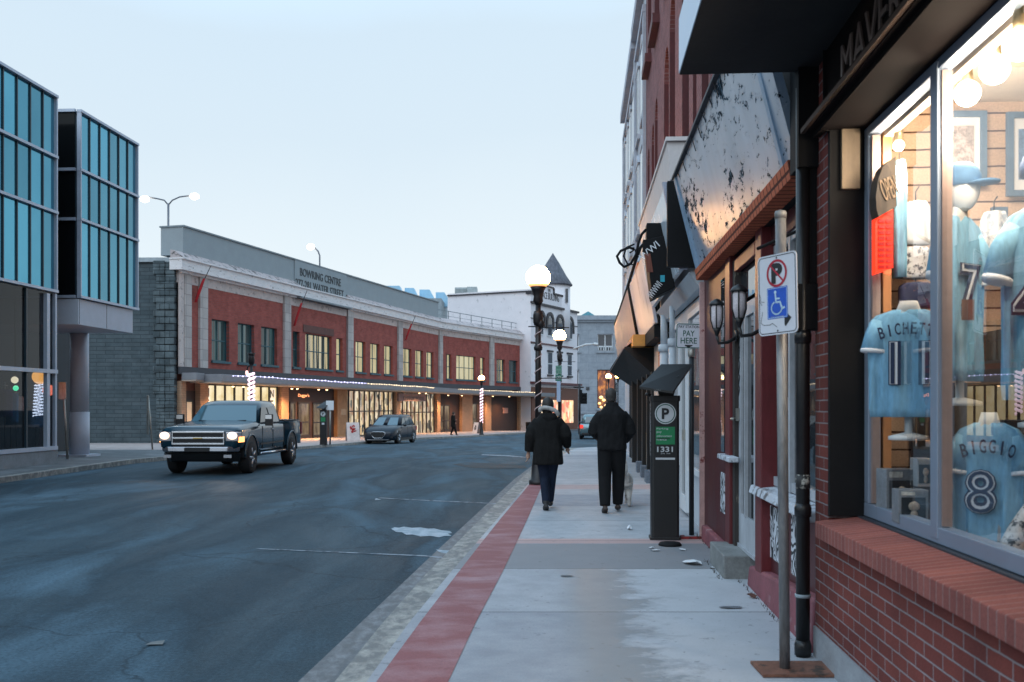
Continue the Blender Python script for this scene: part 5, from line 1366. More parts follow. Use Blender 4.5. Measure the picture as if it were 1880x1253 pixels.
q.hexa([(1.40, SE + .06, -.1), (1.62, SE + .06, -.1), (1.62, 8.62, -.1), (1.40, 8.62, -.1), (1.44, SE + .06, .43), (1.62, SE + .06, .43), (1.62, 8.62, .26), (1.44, 8.62, .26)])
q.box(1.38, 1.60, 9.95, SR - .25, -.1, .27); q.build("plinth", m_plinth, red, bevel=.02)
q = MB(); q.box(1.26, 1.638, 8.86, 9.80, -.1, .305); q.build("step", m_step, red, bevel=.012)
# bulkhead panels with doodles
def doodle(name):
    m, n, l, b, _ = nt(name); tc = n.new("ShaderNodeTexCoord"); v = tc.outputs["Object"]
    w = n.new("ShaderNodeTexNoise"); w.inputs["Scale"].default_value = 5.5; w.inputs["Detail"].default_value = .4; w.inputs["Distortion"].default_value = .6; l.new(v, w.inputs["Vector"])
    f_ = mathn(n, l, 'FRACT', mathn(n, l, 'MULTIPLY', w.outputs["Fac"], 7.0))
    r = ramp(n, [(.40, (.02, .025, .03)), (.47, (.62, .64, .68)), (.96, (.62, .64, .68)), (1.0, (.02, .025, .03))]); l.new(f_, r.inputs[0]); l.new(r.outputs[0], b.inputs["Base Color"]); b.inputs["Roughness"].default_value = .6
    return m
m_doodle = doodle("white_doodle_print")
q = MB(); q.box(1.52, 1.638, SE + .2, 8.349, .25, .90); bh_ = q.build("bulkhead", m_redp, red)
q = MB(); q.box(1.512, 1.519, slat(1432, 1.51), slat(1400, 1.51), .42, .83); q.build("doodle_panel", m_doodle, bh_)
q = MB(); q.box(1.512, 1.519, slat(1468, 1.51), slat(1452, 1.51), .42, .85); q.build("doodle_panel", m_doodle, bh_)
q = MB(); q.box(1.428, 1.438, slat(1331, 1.43), slat(1323, 1.43), .55, .95)
q.build("doodle_panel", m_doodle, red)
q = MB(); q.box(1.44, 1.638, slat(1331, 1.44), slat(1322, 1.44) - .003, -.05, 1.08); q.box(1.44, 1.638, slat(1331, 1.44), slat(1322, 1.44) - .003, 1.08, 3.12); q.build("window_wall", m_redp, red)
q = MB(); q.hexa([(1.40, SE + .08, .90), (1.60, SE + .08, .90), (1.60, 8.42, .90), (1.40, 8.42, .90), (1.42, SE + .08, .965), (1.60, SE + .08, .985), (1.60, 8.42, .985), (1.42, 8.42, .965)]); q.box(1.36, 1.46, slat(1345, 1.4), slat(1324, 1.4), 1.10, 1.15); q.build("window_ledge", M("peeling_white_ledge", (.52, .55, .60), .7, 0, .1, 5, dirt=(.12, .11, .11), dth=.52, dsc=9), red, bevel=.01)
q = MB(); q.box(1.565, 1.575, SE + .25, 8.30, .986, 2.88); q.build("window_pane", m_glassR, red)
q = MB()
for s_ in (SE + .2, 7.40, 8.27): q.box(1.53, 1.60, s_, s_ + .06, .99, 2.88)
q.box(1.54, 1.60, SE + .26, 8.27, .99, 1.06); q.box(1.54, 1.60, SE + .26, 8.27, 2.83, 2.895); q.build("window_frame", m_frame_w, red)
q = MB(); q.box(1.432, 1.438, slat(1330, 1.435), slat(1324, 1.435), 1.16, 2.9); q.build("side_pane", m_glassR, red)
q = MB()
for (a, b, l0) in ((1386, 1397, 1.44), (1331, 1339, 1.42)): q.box(l0, 1.62, slat(b, l0), slat(a, l0), .12, 3.08)
q.box(1.45, 1.5, 8.42, 9.75, 2.88, 3.0)
q.build("post", m_redl, red, bevel=.008)
q = MB(); q.box(1.45, 1.62, slat(1348.5, 1.45), slat(1340, 1.45), .12, 3.0); q.build("rotten_post", M("peeling_dark_post", (.035, .028, .025), .7, 0, .2, 4, (1, 1, .3), dirt=(.3, .26, .2), dth=.6, dsc=7), red)
dA, dB = 8.60, 9.60
q = MB(); L_ = 1.49
q.box(L_, L_ + .06, dA, dA + .09, .34, 2.55); q.box(L_, L_ + .06, dB - .22, dB, .34, 2.55); q.box(L_, L_ + .06, dA + .09, dB - .22, .34, .62); q.box(L_, L_ + .06, dA + .09, dB - .22, 2.43, 2.55); q.box(L_ - .01, L_ + .05, dA + .5, dA + .54, .62, 2.43)
q.box(L_ - .015, L_ + .06, dA - .03, dB + .02, .306, .338)
door = q.build("door", m_frame_w, red)
q = MB(); q.box(L_ + .02, L_ + .03, dA + .09, dB - .22, .62, 2.43); q.build("door_pane", m_glassR, door)
q = MB(); q.box(L_ - .03, L_ - .001, dB - .16, dB - .06, 1.48, 1.60); q.tube([(L_ - .03, dB - .11, 1.50), (L_ - .07, dB - .11, 1.50), (L_ - .07, dB - .24, 1.50)], .012, 8); q.build("door_handle", m_galv, door)
q = MB(); ppp = [(0, .0), (.05, .07), (.0, .10), (.06, .18), (.0, .2), (.06, .30), (.01, .34), (.05, .44), (.0, .5), (.05, .55), (-.02, .42), (.04, .35)]
for i in range(len(ppp) - 1):
    q.tube([(L_ - .004, dB - .13 - ppp[i][0], 1.72 + ppp[i][1]), (L_ - .004, dB - .13 - ppp[i + 1][0], 1.72 + ppp[i + 1][1])], .0045, 5)
q.build("graffiti", m_signblk, door)
q = MB(); q.box(L_ + .02, L_ + .03, dA, dB, 2.6, 2.95); q.build("transom_pane", m_glassR, red)
# white stickers on the glass
q = MB()
for (px, py, w, h) in ((1443, 742, .12, .06), (1453, 742, .05, .14)): 
    s_ = slat(px, 1.56); q.box(1.558, 1.564, s_ - w / 2, s_ + w / 2, zS(py + 12, 1.56, s_), zS(py - 12, 1.56, s_))
q.build("sticker", M("sticker_white_red", (.6, .5, .52), .5, dirt=(.5, .05, .08), dth=.55, dsc=16), red)
# the leaning signboard
def peeling():
    m, n, l, b, _ = nt("peeling_sign_paint")
    v = obj_vec(n, l); vv = obj_vec(n, l, (1, .5, 1.3))
    big = noise(n, l, v, .7, 3); tone = ramp(n, [(.35, (.27, .35, .45)), (.65, (.43, .47, .54))]); l.new(big, tone.inputs[0])
    st = noise(n, l, obj_vec(n, l, (1, 1.6, .5)), 1.4, 4); r2 = ramp(n, [(.3, (.82,) * 3), (.7, (1.1,) * 3)]); l.new(st, r2.inputs[0])
    c = mixc(n, l, 1.0, tone.outputs[0], r2.outputs[0], 'MULTIPLY')
    zone = noise(n, l, obj_vec(n, l, (1, .45, .9)), 1.3, 2)
    pe = noise(n, l, vv, 10, 8, .72, .3)
    f_ = mathn(n, l, 'ADD', pe, mathn(n, l, 'MULTIPLY', zone, .62))
    rr = ramp(n, [(.905, (0, 0, 0)), (.915, (1, 1, 1))]); l.new(f_, rr.inputs[0])
    pc = ramp(n, [(.48, (.012, .018, .026)), (.62, (.07, .13, .18))]); l.new(noise(n, l, v, 25, 3), pc.inputs[0])
    c = mixc(n, l, rr.outputs[0], c, pc.outputs[0])
    ed = ramp(n, [(.866, (0, 0, 0)), (.882, (1, 1, 1))]); l.new(f_, ed.inputs[0])
    l.new(c, b.inputs["Base Color"]); l.new(mathn(n, l, "MULTIPLY_ADD", rr.outputs[0], .55, .34), b.inputs["Roughness"]); l.new(mathn(n, l, "MULTIPLY_ADD", rr.outputs[0], -.58, .6), b.inputs["Specular IOR Level"])
    bumpn(n, l, mathn(n, l, 'MULTIPLY', ed.outputs[0], -1), b, .5, .006)
    return m
m_peel = peeling()
def leanboard(name, sa, sb, lb, zb, lt, zt, mat, parent, th=.05):
    q = MB()
    q.hexa([(lb, sa, zb), (lb + th, sa, zb), (lb + th, sb, zb), (lb, sb, zb), (lt, sa, zt), (lt + th, sa, zt), (lt + th, sb, zt), (lt, sb, zt)])
    return q.build(name, mat, parent)
SB0, SB1 = 6.35, 11.28
sbd = leanboard("signboard", SB0, SB1, 1.35, 3.17, 1.08, 4.19, m_peel, red, .06)
m_blueframe = M("pale_blue_sign_frame", (.25, .36, .48), .5, 0, .15)
q = MB()
for (a, b) in ((SB1 + .002, SB1 + .16), (6.62, 6.70)):
    d = .03 if a > 9 else .012
    q.hexa([(1.35 - d, a, 3.14), (1.46, a, 3.14), (1.46, b, 3.14), (1.35 - d, b, 3.14), (1.08 - d, a, 4.24), (1.17, a, 4.24), (1.17, b, 4.24), (1.08 - d, b, 4.24)])
q.build("sign_frame", m_blueframe, sbd)
q = MB(); q.box(1.04, 1.14, SB0, SB1 + .17, 4.195, 4.225)
for i in range(11):
    s_ = SB0 + .8 + i * .42 + random.uniform(-.1, .1); q.tube([(1.06, s_, 4.20), (1.105, s_ + .02, 4.20 - random.uniform(.05, .14))], .005, 5)
q.build("sign_top_rail", M("dark_rail", (.03, .035, .045), .6), sbd)
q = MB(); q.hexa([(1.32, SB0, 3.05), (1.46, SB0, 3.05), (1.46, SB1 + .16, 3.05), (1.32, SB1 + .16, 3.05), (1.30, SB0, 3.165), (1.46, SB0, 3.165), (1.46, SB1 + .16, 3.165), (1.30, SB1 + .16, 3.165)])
q.build("cornice", BRICK("lamplit_tile_cornice", "yz", (.55, .13, .06), (.65, .17, .08), (.10, .02, .01), .12, 1.0, .012, .6, .3, off=0), red)  # orange lamplight on the cornice is put into its tile colours
q = MB(); q.box(1.31, 1.5, SB0 - .26, SB0 - .02, 3.06, 4.3); q.build("sign_end_box", m_black, red)
q = MB(); q.box(1.46, 1.66, SB0, SR, 3.05, 3.2); q.box(1.43, 1.66, SB0, SR, 3.2, 4.1); q.build("sign_backing", m_black, red)
# lanterns
def lantern(px, py, lat, label):
    s_ = slat(px, lat); z = zS(py, lat, s_)
    t = thing("wall_lantern", label, "lantern", (lat, s_, z), FS, "wall lanterns by the maroon shop door")
    r = .060; 
    q = MB(); q.lathe([(r * .62, -.13), (r * 1.0, -.05), (r * 1.02, .06), (r * .8, .10)], (lat, s_, z), 10); q.build("lantern_glass", M("frosted_lantern_glass", (.62, .56, .58), .25, 0, .2, 12), t)
    q = MB()
    for k in range(6):
        a = 2 * PI * k / 6 + .3; q.tube([(lat + r * .64 * math.cos(a), s_ + r * .64 * math.sin(a), z - .13), (lat + r * 1.04 * math.cos(a), s_ + r * 1.04 * math.sin(a), z - .05), (lat + r * 1.06 * math.cos(a), s_ + r * 1.06 * math.sin(a), z + .06), (lat + r * .84 * math.cos(a), s_ + r * .84 * math.sin(a), z + .10)], .006, 5)
    q.lathe([(r * 1.18, .085), (r * 1.2, .10), (r * .9, .125), (.01, .15)], (lat, s_, z), 12); q.lathe([(.015, -.20), (r * .45, -.16), (r * .7, -.125)], (lat, s_, z), 10)
    q.build("lantern_cage", m_blackmetal, t)
    q = MB(); q.tube([(lat, s_, z - .20), (lat + .02, s_, z - .27), (lat + .10, s_, z - .26), (1.47, s_, z - .21)], .016, 8); q.lathe([(.05, 0), (.055, .012)], (0, 0, 0), 12, xf=Matrix.Translation((1.45, s_, z - .2)) @ Matrix.Rotation(PI / 2, 4, 'Y')); q.build("bracket", m_blackmetal, t)
lantern(1316, 578, 1.28, "black wall lantern, smaller farther one left of the glazed door")
lantern(1357, 556, 1.28, "black wall lantern, larger nearer one above the glazed door")

# ---------------- white clapboard shop
m_clap = M("pale_blue_clapboard", (.50, .54, .58), .6, 0, .08, 3)
m_peach = M("white_fascia_paint", (.62, .56, .54), .6, 0, .08, 2)
m_white2 = M("glossy_white_sign", (.62, .68, .74), .25, 0, .04, 2)
wsh = thing("white_shop", "pale blue and white shopfront with slanted white signboard beyond the maroon shop", "shop", (1.5, 14, .1), FS)
S2a, S2b = SR + .01, 19.6
q = MB(); q.box(1.5, 1.75, S2a, S2b, -.05, 3.0); q.box(1.62, 4.5, S2a, 13.45, 3.0, 5.1); q.build("wall", m_clap, wsh)
q = MB()
for k in range(14): q.box(1.488, 1.499, S2b - 4.2, S2b - 1.5, .25 + k * .2, .26 + k * .2)
q.build("board_joint", M("joint_shadow_paint", (.3, .34, .38), .7), wsh)
m_glassW = DARKGLASS("pale_reflecting_glass", (.08, .09, .10), .03, 0, 1.0, .03)
for (a, b, z0_, z1_, nm) in ((12.05, 13.5, .75, 2.85, "window"), (13.75, 14.55, .16, 2.6, "door"), (14.8, 15.6, .75, 2.85, "window")):
    q = MB(); t_ = .07; q.box(1.44, 1.499, a, a + t_, z0_, z1_); q.box(1.44, 1.499, b - t_, b, z0_, z1_); q.box(1.44, 1.499, a + t_, b - t_, z0_, z0_ + t_ * (3 if nm == 'door' else 1)); q.box(1.44, 1.499, a + t_, b - t_, z1_ - t_, z1_); w_ = q.build(nm, m_white, wsh)
    q = MB(); q.box(1.47, 1.485, a + t_, b - t_, z0_ + t_, z1_ - t_); q.build("pane", m_glassW, w_)
    if nm == "door":
        q = MB(); q.box(1.40, 1.439, a + .02, a + .08, 1.15, 1.3); q.build("door_handle", m_galv, w_)
q = MB(); 
for px, w_ in ((1234, .10), (1219, .14)):
    s_ = slat(px, 1.36); q.tube([(1.36, s_, .1), (1.36, s_, 2.55)], w_ * .5, 12); q.lathe([(w_ * .62, 0), (w_ * .7, .05), (w_ * .62, .12)], (1.36, s_, 2.5), 12); q.tube([(1.36, s_, 2.62), (1.36, s_, 3.1)], w_ * .4, 12)
q.build("column_post", m_clap, wsh)
q = MB(); q.box(1.33, 1.5, S2a + .15, 18.2, 3.20, 3.42); q.build("fascia", m_peach, wsh)
q = MB(); q.hexa([(1.40, S2a + .1, 3.02), (1.5, S2a + .1, 3.02), (1.5, 18.2, 3.02), (1.40, 18.2, 3.02), (1.28, S2a + .1, 3.197), (1.5, S2a + .1, 3.197), (1.5, 18.2, 3.197), (1.28, 18.2, 3.197)]); q.build("cornice", m_clap, wsh)
q = MB(); q.box(1.16, 1.5, S2a + .1, 16.9, 3.423, 3.52); q.box(1.34, 1.62, S2a + .05, 16.9, 3.52, 4.3); q.box(1.02, 1.62, S2a, S2a + .12, 3.25, 4.25); q.build("sign_backing", m_black, wsh)
b2 = leanboard("signboard", S2a + .22, 16.7, 1.20, 3.27, 1.0, 4.22, m_white2, wsh, .05)
q = MB(); a = S2a + .13; q.hexa([(1.17, a, 3.24), (1.27, a, 3.24), (1.27, a + .09, 3.24), (1.17, a + .09, 3.24), (.97, a, 4.27), (1.07, a, 4.27), (1.07, a + .09, 4.27), (.97, a + .09, 4.27)]); q.build("sign_frame", M("lilac_grey_frame", (.36, .38, .46), .5), b2)
q = MB(); q.hexa([(1.08, 12.0, 4.33), (1.62, 12.0, 4.33), (1.62, 17.6, 4.33), (1.08, 17.6, 4.33), (1.04, 12.0, 4.78), (1.62, 12.0, 4.78), (1.62, 17.6, 4.78), (1.04, 17.6, 4.78)]); q.box(1.02, 1.64, 11.96, 17.65, 4.783, 4.83); q.build("roof_cornice", m_peach, wsh)

# projecting black box sign with cables
s_ = 13.0; fx = lambda px: toS(xpix(px, 13.0), 13.0)[0]
t = thing("hanging_sign", "black projecting box sign with white marks and a teal sticker, cables coiled beside it", "sign", (1.0, s_, 3), FS)
zh = lambda py: zpix(py, 12.9)
q = MB(); q.hexa([(fx(1197), s_, zh(548)), (fx(1238), s_, zh(528)), (fx(1238), s_ + .5, zh(528)), (fx(1197), s_ + .5, zh(548)), (fx(1184), s_, zh(440)), (fx(1224), s_, zh(432)), (fx(1224), s_ + .5, zh(432)), (fx(1184), s_ + .5, zh(440))])
q.box(fx(1187), fx(1219), s_ + .05, s_ + .3, zh(438), zh(408)); q.box(fx(1215), fx(1219.5), s_ + .02, s_ + .049, zh(414), zh(404))
q.build("sign_box", m_black, t, bevel=.01)
q = MB(); q.text("WWI", .09, (fx(1191), s_, zh(461)), (.75, 0, .66), (-.66, 0, .75), ext=.006); q.build("lettering", m_trimw, t); q = MB(); q.text("IWWWI", .09, (fx(1201), s_, zh(532)), (.6, 0, .8), (-.8, 0, .6), w=.22, ext=.006); q.build("lettering", m_trimw, t)
q = MB(); q.box(fx(1211), fx(1219), s_ - .012, s_ - .001, zh(518), zh(506)); q.build("sticker", M("teal_sticker", (.03, .35, .45), .5), t)
q = MB(); q.hexa([(fx(1187), s_ - .01, zh(500)), (fx(1198), s_ - .01, zh(500)), (fx(1198), s_ - .001, zh(500)), (fx(1187), s_ - .001, zh(500)), (fx(1183), s_ - .01, zh(466)), (fx(1193), s_ - .01, zh(466)), (fx(1193), s_ - .001, zh(466)), (fx(1183), s_ - .001, zh(466))]); q.build("copper_grille", M("copper_grille", (.18, .055, .035), .5, .3, .4, 5, (10, 1, .4)), t)
q = MB()
c_ = lambda px, py, d=0: (fx(px), s_ + .1 + d, zh(py))
q.tube([c_(1187, 418), c_(1178, 428), c_(1172, 445), c_(1168, 465), c_(1158, 482), c_(1146, 488), c_(1138, 480), c_(1133, 468), c_(1140, 458), c_(1155, 452), c_(1165, 455)], .018, 7)
q.tube([c_(1165, 446), c_(1150, 452), c_(1145, 468), c_(1152, 482), c_(1164, 484), c_(1170, 470), c_(1166, 456), c_(1156, 462)], .012, 7)
q.tube([c_(1187, 440), c_(1176, 452), c_(1170, 470)], .02, 7); q.box(fx(1180), fx(1188), s_, s_ + .2, zh(462), zh(440)); q.build("cable", m_black, t)

# ---------------- panelled shops farther on
psh = thing("panelled_shop", "shop with pale marbled and peach panels above a black front and a sloping awning", "shop", (1.5, 22, -.1), FS)
m_marble = M("pale_marbled_panel", (.60, .58, .62), .4, 0, .1, 1.2, (1, 1, .4), dirt=(.36, .34, .38), dth=.58, dsc=2)
m_peachp = M("peach_panel", (.62, .40, .33), .5, 0, .1, 1.5, dirt=(.45, .27, .22), dth=.6, dsc=2)
leanboard("marbled_panel", 16.9, 21.2, 1.26, 3.02, 1.04, 4.15, m_marble, psh, .05)
q = MB(); q.box(1.3, 1.75, 16.75, 22, 3.0, 4.2); q.box(1.25, 1.75, 16.95, 19.8, 2.78, 3.0); q.build("backing", m_black, psh)
q = MB(); q.tube([(1.02, 21.3, 4.2), (1.25, 21.3, 2.95)], .035, 6); q.tube([(.98, 16.9, 4.22), (1.03, 22, 4.2), (1.03, 29.9, 4.05)], .03, 6); q.build("edge_strip", m_black, psh)
q = MB(); q.hexa([(1.2, 21.4, 2.95), (1.5, 21.4, 2.95), (1.5, 30, 2.7), (1.15, 30, 2.7), (1.02, 21.4, 4.15), (1.5, 21.4, 4.15), (1.5, 30, 4.0), (1.02, 30, 4.0)]); q.build("peach_panel", m_peachp, psh)
q = MB(); q.hexa([(1.12, 21.5, 3.5), (1.22, 21.5, 3.5), (1.22, 22.3, 3.5), (1.12, 22.3, 3.5), (1.22, 21.5, 4.7), (1.36, 21.5, 4.7), (1.36, 22.3, 4.7), (1.22, 22.3, 4.7)]); q.build("orange_slats", M("orange_slats", (.5, .17, .06), .5, 0, .4, 5, (10, 1, .3)), psh)
q = MB(); q.box(1.02, 1.5, 19.3, 21.3, 2.78, 3.0); q.build("orange_box", M("ochre_box", (.62, .28, .06), .6, 0, .1), psh)
q = MB(); q.hexa([(.88, 19.9, 2.76), (1.5, 19.9, 2.2), (1.5, 29.5, 2.2), (.88, 29.5, 2.62), (.88, 19.9, 2.80), (1.5, 19.9, 2.80), (1.5, 29.5, 2.9), (.88, 29.5, 2.72)]); q.build("awning", m_awn, psh)
q = MB(); q.hexa([(.86, 19.95, 2.775), (.878, 19.95, 2.775), (.878, 29.6, 2.62), (.86, 29.6, 2.62), (1.02, 19.95, 2.95), (1.1, 19.95, 2.95), (1.1, 29.6, 2.86), (1.02, 29.6, 2.86)]); q.build("awning_edge", m_peachp, psh)
q = MB(); q.box(1.52, 1.75, 19.62, 31, -.3, 3.0); q.build("front", m_black, psh)
q = MB()
for s_ in (19.7, 21.0, 22.6, 24.5, 27): q.box(1.40, 1.519, s_, s_ + .22, -.2, 2.3)
q.build("front_post", m_blackmetal, psh)
q = MB()
for s_ in (19.75, 21.3, 22.9): q.box(1.30, 1.519, s_, s_ + .5, -.1, .34)
q.build("base_block", M("blue_grey_base", (.13, .16, .2), .8, 0, .3), psh)
q = MB()
for s_ in (21.8, 23.4, 25.2): q.box(1.44, 1.519, s_, s_ + .08, .35, 1.05)
q.build("yellow_strip", M("ochre_strip", (.5, .28, .07), .6), psh)
q = MB(); q.box(1.47, 1.519, 21.5, 21.6, 1.9, 2.2); q.build("door_lamp", E("small_amber", (1, .4, .1), 1.2), psh)
q = MB(); q.box(1.44, 1.499, 18.5, 19.55, .1, 2.78); q.build("cream_board", M("cream_board", (.62, .50, .42), .6, 0, .05), psh)
q = MB(); q.box(1.44, 1.499, 17.7, 18.49, 1.2, 2.85); q.build("orange_panel", BRICK("orange_planks", "yz", (.62, .20, .06), (.68, .24, .08), (.2, .06, .02), 3, .22, .01, .3, .15), psh)

# ---------------- tall red brick building behind
m_brickU = BRICK("upper_red_brick", "yz", (.20, .075, .075), (.28, .11, .11), (.30, .2, .21), .22, .075, .006, .7, .4)
m_rec = M("dark_red_recess", (.10, .018, .020), .6, 0, .3, 1.5, (1, 1, .4))
bk = thing("brick_building", "tall old red brick building with narrow arched window recesses rising over the shops", "building", (1.75, 20, 3), FS)
LB = 1.75
q = MB()
def bayrec(mb_w, mb_r, sa, sb, z0, z1):
    pass
bays = [(13.75, 14.5, 4.2, 9.6), (15.15, 15.62, 4.2, 9.6), (16.2, 17.25, 4.2, 9.6), (18.55, 19.65, 4.2, 9.5), (19.85, 20.95, 4.2, 8.9), (22.7, 23.5, 4.2, 8.7), (23.75, 24.55, 4.2, 8.4), (25.3, 26.0, 4.2, 8.2)]
ups = [(19.6, 20.8, 10.3, 13.2), (22.2, 23.6, 10.3, 13.2), (24.7, 25.9, 10.3, 13.2)]
hl_ = [(a, b, c, d) for a, b, c, d in bays + ups]
xs_ = sorted({13.5, 17.45, 26.6, *[h[0] for h in hl_], *[h[1] for h in hl_]}); zs_ = sorted({3.0, 7.42, 16.5, *[h[2] for h in hl_], *[h[3] for h in hl_]})
for i in range(len(xs_) - 1):
    for j in range(len(zs_) - 1):
        cx_, cz_ = (xs_[i] + xs_[i + 1]) / 2, (zs_[j] + zs_[j + 1]) / 2
        if any(h[0] < cx_ < h[1] and h[2] < cz_ < h[3] for h in hl_): continue
        pass
        q.add([(LB, xs_[i], zs_[j]), (LB, xs_[i + 1], zs_[j]), (LB, xs_[i + 1], zs_[j + 1]), (LB, xs_[i], zs_[j + 1])], [(0, 1, 2, 3)])
for a, b, c, d in hl_:
    pass
    if d < 10 and d > 7:   # arch spandrels
        w_ = (b - a) / 2; c0 = (a + b) / 2
        for sg in (-1, 1):
            poly = [(c0 + sg * w_, d), (c0, d)] + [(c0 + sg * w_ * math.sin(t), d - 1.2 * w_ * (1 - math.cos(t))) for t in [PI / 2 * k / 5 for k in range(1, 6)]]
            q.prism(poly, 'x', LB + .002, LB + .29)
q.box(LB + .36, LB + 8, 13.54, 26.54, 3, 16.5)
q.box(LB, LB + 8, 26.55, 26.6, 3, 16.5); q.box(LB, LB + 8, 13.5, 13.53, 3, 16.5)
q.build("wall", m_brickU, bk, recalc=False)
for a, b, c, d in hl_:
    q = MB(); q.box(LB + .30, LB + .345, a, b, c, d); q.box(LB + .004, LB + .30, b - .012, b - .002, c, d); q.box(LB + .004, LB + .30, a + .002, a + .012, c, d); r_ = q.build("window", m_rec, bk)
    q = MB(); q.box(LB + .28, LB + .299, a + .1, b - .1, (c + d) / 2 - .35, (c + d) / 2 + .0); q.box(LB + .28, LB + .299, a + .1, b - .1, c + .1, c + .5); q.build("pane", m_darkpane, r_)
q = MB()
for a, b, c, d in ups: q.box(LB - .16, LB - .002, a - .1, b + .1, c - .22, c - .01); q.box(LB - .2, LB - .002, a - .15, b + .15, d + .02, d + .25)
q.build("window_trim", m_rec, bk)
# pale ornate buildings beyond
m_pale = M("pale_grey_stucco", (.46, .47, .51), .7, 0, .12, 1.5, (1, 1, .3), dirt=(.28, .28, .3), dth=.6, dsc=2)
for i, (sa, sb, zt2, lb) in enumerate(((26.62, 31.0, 12.9, 'pale grey ornate building right behind the tall red brick one'), (31.02, 39.2, 12.7, 'pale grey ornate building at the far end of the right side row'))):
    t = thing("stucco_building", lb, "building", (LB, sa, 0), FS, "pale stucco buildings beyond the brick one")
    q = MB(); q.box(LB, LB + 8, sa, sb, -.6, zt2); q.build("wall", m_pale, t)
    q = MB(); q.box(LB - .18, LB + 8, sa + .02, sb + .05, zt2 + .002, zt2 + .35); q.box(LB - .1, LB - .002, sa, sb, zt2 - .8, zt2 - .6)
    q.box(LB - .10, LB - .002, sb - .5, sb, 3, zt2 - .81); q.box(LB - .08, LB - .002, sa, sa + .35, 3, zt2 - .81); q.build("cornice", M("pale_cornice", (.42, .44, .50), .7, 0, .15), t)
    n = 2 if i == 0 else 4
    for k in range(n):
        c0 = sa + (sb - sa) * (k + .5) / n
        for z0_ in (3.9, 6.8, 9.6):
            q = MB(); q.box(LB - .05, LB - .002, c0 - .5, c0 + .5, z0_, z0_ + 1.9); w_ = q.build("window", m_white, t)
            q = MB(); q.box(LB - .06, LB - .051, c0 - .38, c0 + .38, z0_ + .1, z0_ + 1.8); q.build("pane", m_darkpane, w_)
            q = MB(); q.prism([(c0 - .65, z0_ + 1.95), (c0 + .65, z0_ + 1.95), (c0, z0_ + 2.3)], 'x', LB - .07, LB - .002); q.box(LB - .08, LB - .002, c0 - .6, c0 + .6, z0_ - .15, z0_ - .01); q.build("window_hood", m_pale, w_)
# ================================================================== street furniture
m_iron = M("dark_iron", (.014, .011, .012), .45, .2, .2)
def globe_lamp(label, P, zc, globe=True, spiral=None, arm=False, power=1.0, r=.235, candy_top=None):
    x, y, z0 = P
    t = thing("street_lamp", label, "street lamp", P, FW, "globe street lamps")
    q = MB(); q.lathe([(.18, -.02), (.18, .08), (.14, .10), (.125, .38), (.10, .46), (.085, .72), (.065, .85)], P, 16); q.build("base", m_iron, t)
    q = MB(); q.tube([(x, y, z0 + .8), (x, y, zc - r - .25)], [.062, .052], 14)
    q.lathe([(.075, 0), (.085, .05), (.07, .1)], (x, y, z0 + 2.6), 14); q.build("pole", m_iron, t)
    q = MB(); q.lathe([(.05, -r - .30), (.10, -r - .22), (.085, -r - .14), (.12, -r - .02), (.155, -r + .055), (.10, -r + .06)], (x, y, zc), 16); q.build("fitter", m_iron, t)
    if globe:
        q = MB(); q.sphere((x, y, zc), r, 28, 20); q.build("globe", m_globe if power >= 1 else m_globe2, t)
    if arm:
        q = MB(); zA = zc - .95; q.tube([(x - .02, y, zA), (x - .19, y, zA)], .012, 6); q.tube([(x + .02, y, zA - .02), (x + .60, y, zA - .02)], .010, 6); q.tube([(x + .02, y, zA - 1.0), (x + .60, y, zA - 1.0)], .010, 6); q.tube([(x - .02, y, zA - .32), (x - .14, y, zA - .32)], .012, 6); q.build("banner_arm", m_iron, t)
        q = MB(); q.lathe([(.075, 0), (.095, .06), (.10, .2), (.08, .28)], (x, y, zA + .02), 12); q.sphere((x + .05, y - .03, zA + .05), (.07, .07, .09), 8, 6); q.build("collar", m_iron, t)
    if spiral:
        za, zb_, turns, mt, rad, wr = spiral
        q = MB(); n = int(turns * 12); pts = [(x + (rad) * math.cos(2 * PI * turns * i / n), y + rad * math.sin(2 * PI * turns * i / n), za + (zb_ - za) * i / n) for i in range(n + 1)]
        q.tube(pts, wr, 6); q.build("light_string", mt, t)
    return t
m_globe2 = GLOBE("lamp_globe_far", (1.0, .56, .20), 26.0)
m_dullstring = E("dull_string", (.5, .38, .40), .25, (.3, .27, .28))
m_candy = E("lit_candy_string", (.95, .62, .72), 1.35)
PN = gp(988, 890, SW)
globe_lamp("nearest black globe street lamp, lit, standing at the kerb behind the walking woman", PN, zpix(510, PN[1]), spiral=(.95, 3.1, 9, m_dullstring, .066, .0085), arm=True)
Y2 = 37.7; P2 = (xpix(1027.5, Y2), Y2, g(Y2) + SW)
globe_lamp("second globe street lamp, lit, carrying green and white street signs", P2, zpix(617.5, Y2), spiral=(2.2, 3.2, 3, m_dullstring, .066, .01), arm=True)
Y3 = 76.0; P3 = (xpix(884, Y3), Y3, g(Y3) + .12)
globe_lamp("lit globe street lamp wound with pink lights in front of the brick block's right end", P3, zpix(695, Y3), spiral=(zpix(776, Y3), zpix(714, Y3), 11, m_candy, .09, .055), power=.5)
Y4 = 37.7; P4 = (xpix(461.5, Y4), Y4, g(Y4) + .12)
t4 = globe_lamp("street lamp post without a globe, wound with pink and violet lights behind the pickup", P4, zpix(640, Y4), globe=False, spiral=(zpix(760, Y4), zpix(686, Y4), 9, m_candy, .095, .055))
q = MB(); q.sphere((P4[0], Y4, zpix(660, Y4)), (.13, .13, .26), 12, 8); q.tube([(P4[0] - .05, Y4, zpix(672, Y4)), (P4[0] - .14, Y4, zpix(674, Y4)), (P4[0] - .17, Y4, zpix(682, Y4))], .03, 6); q.build("lamp_head", m_iron, t4)
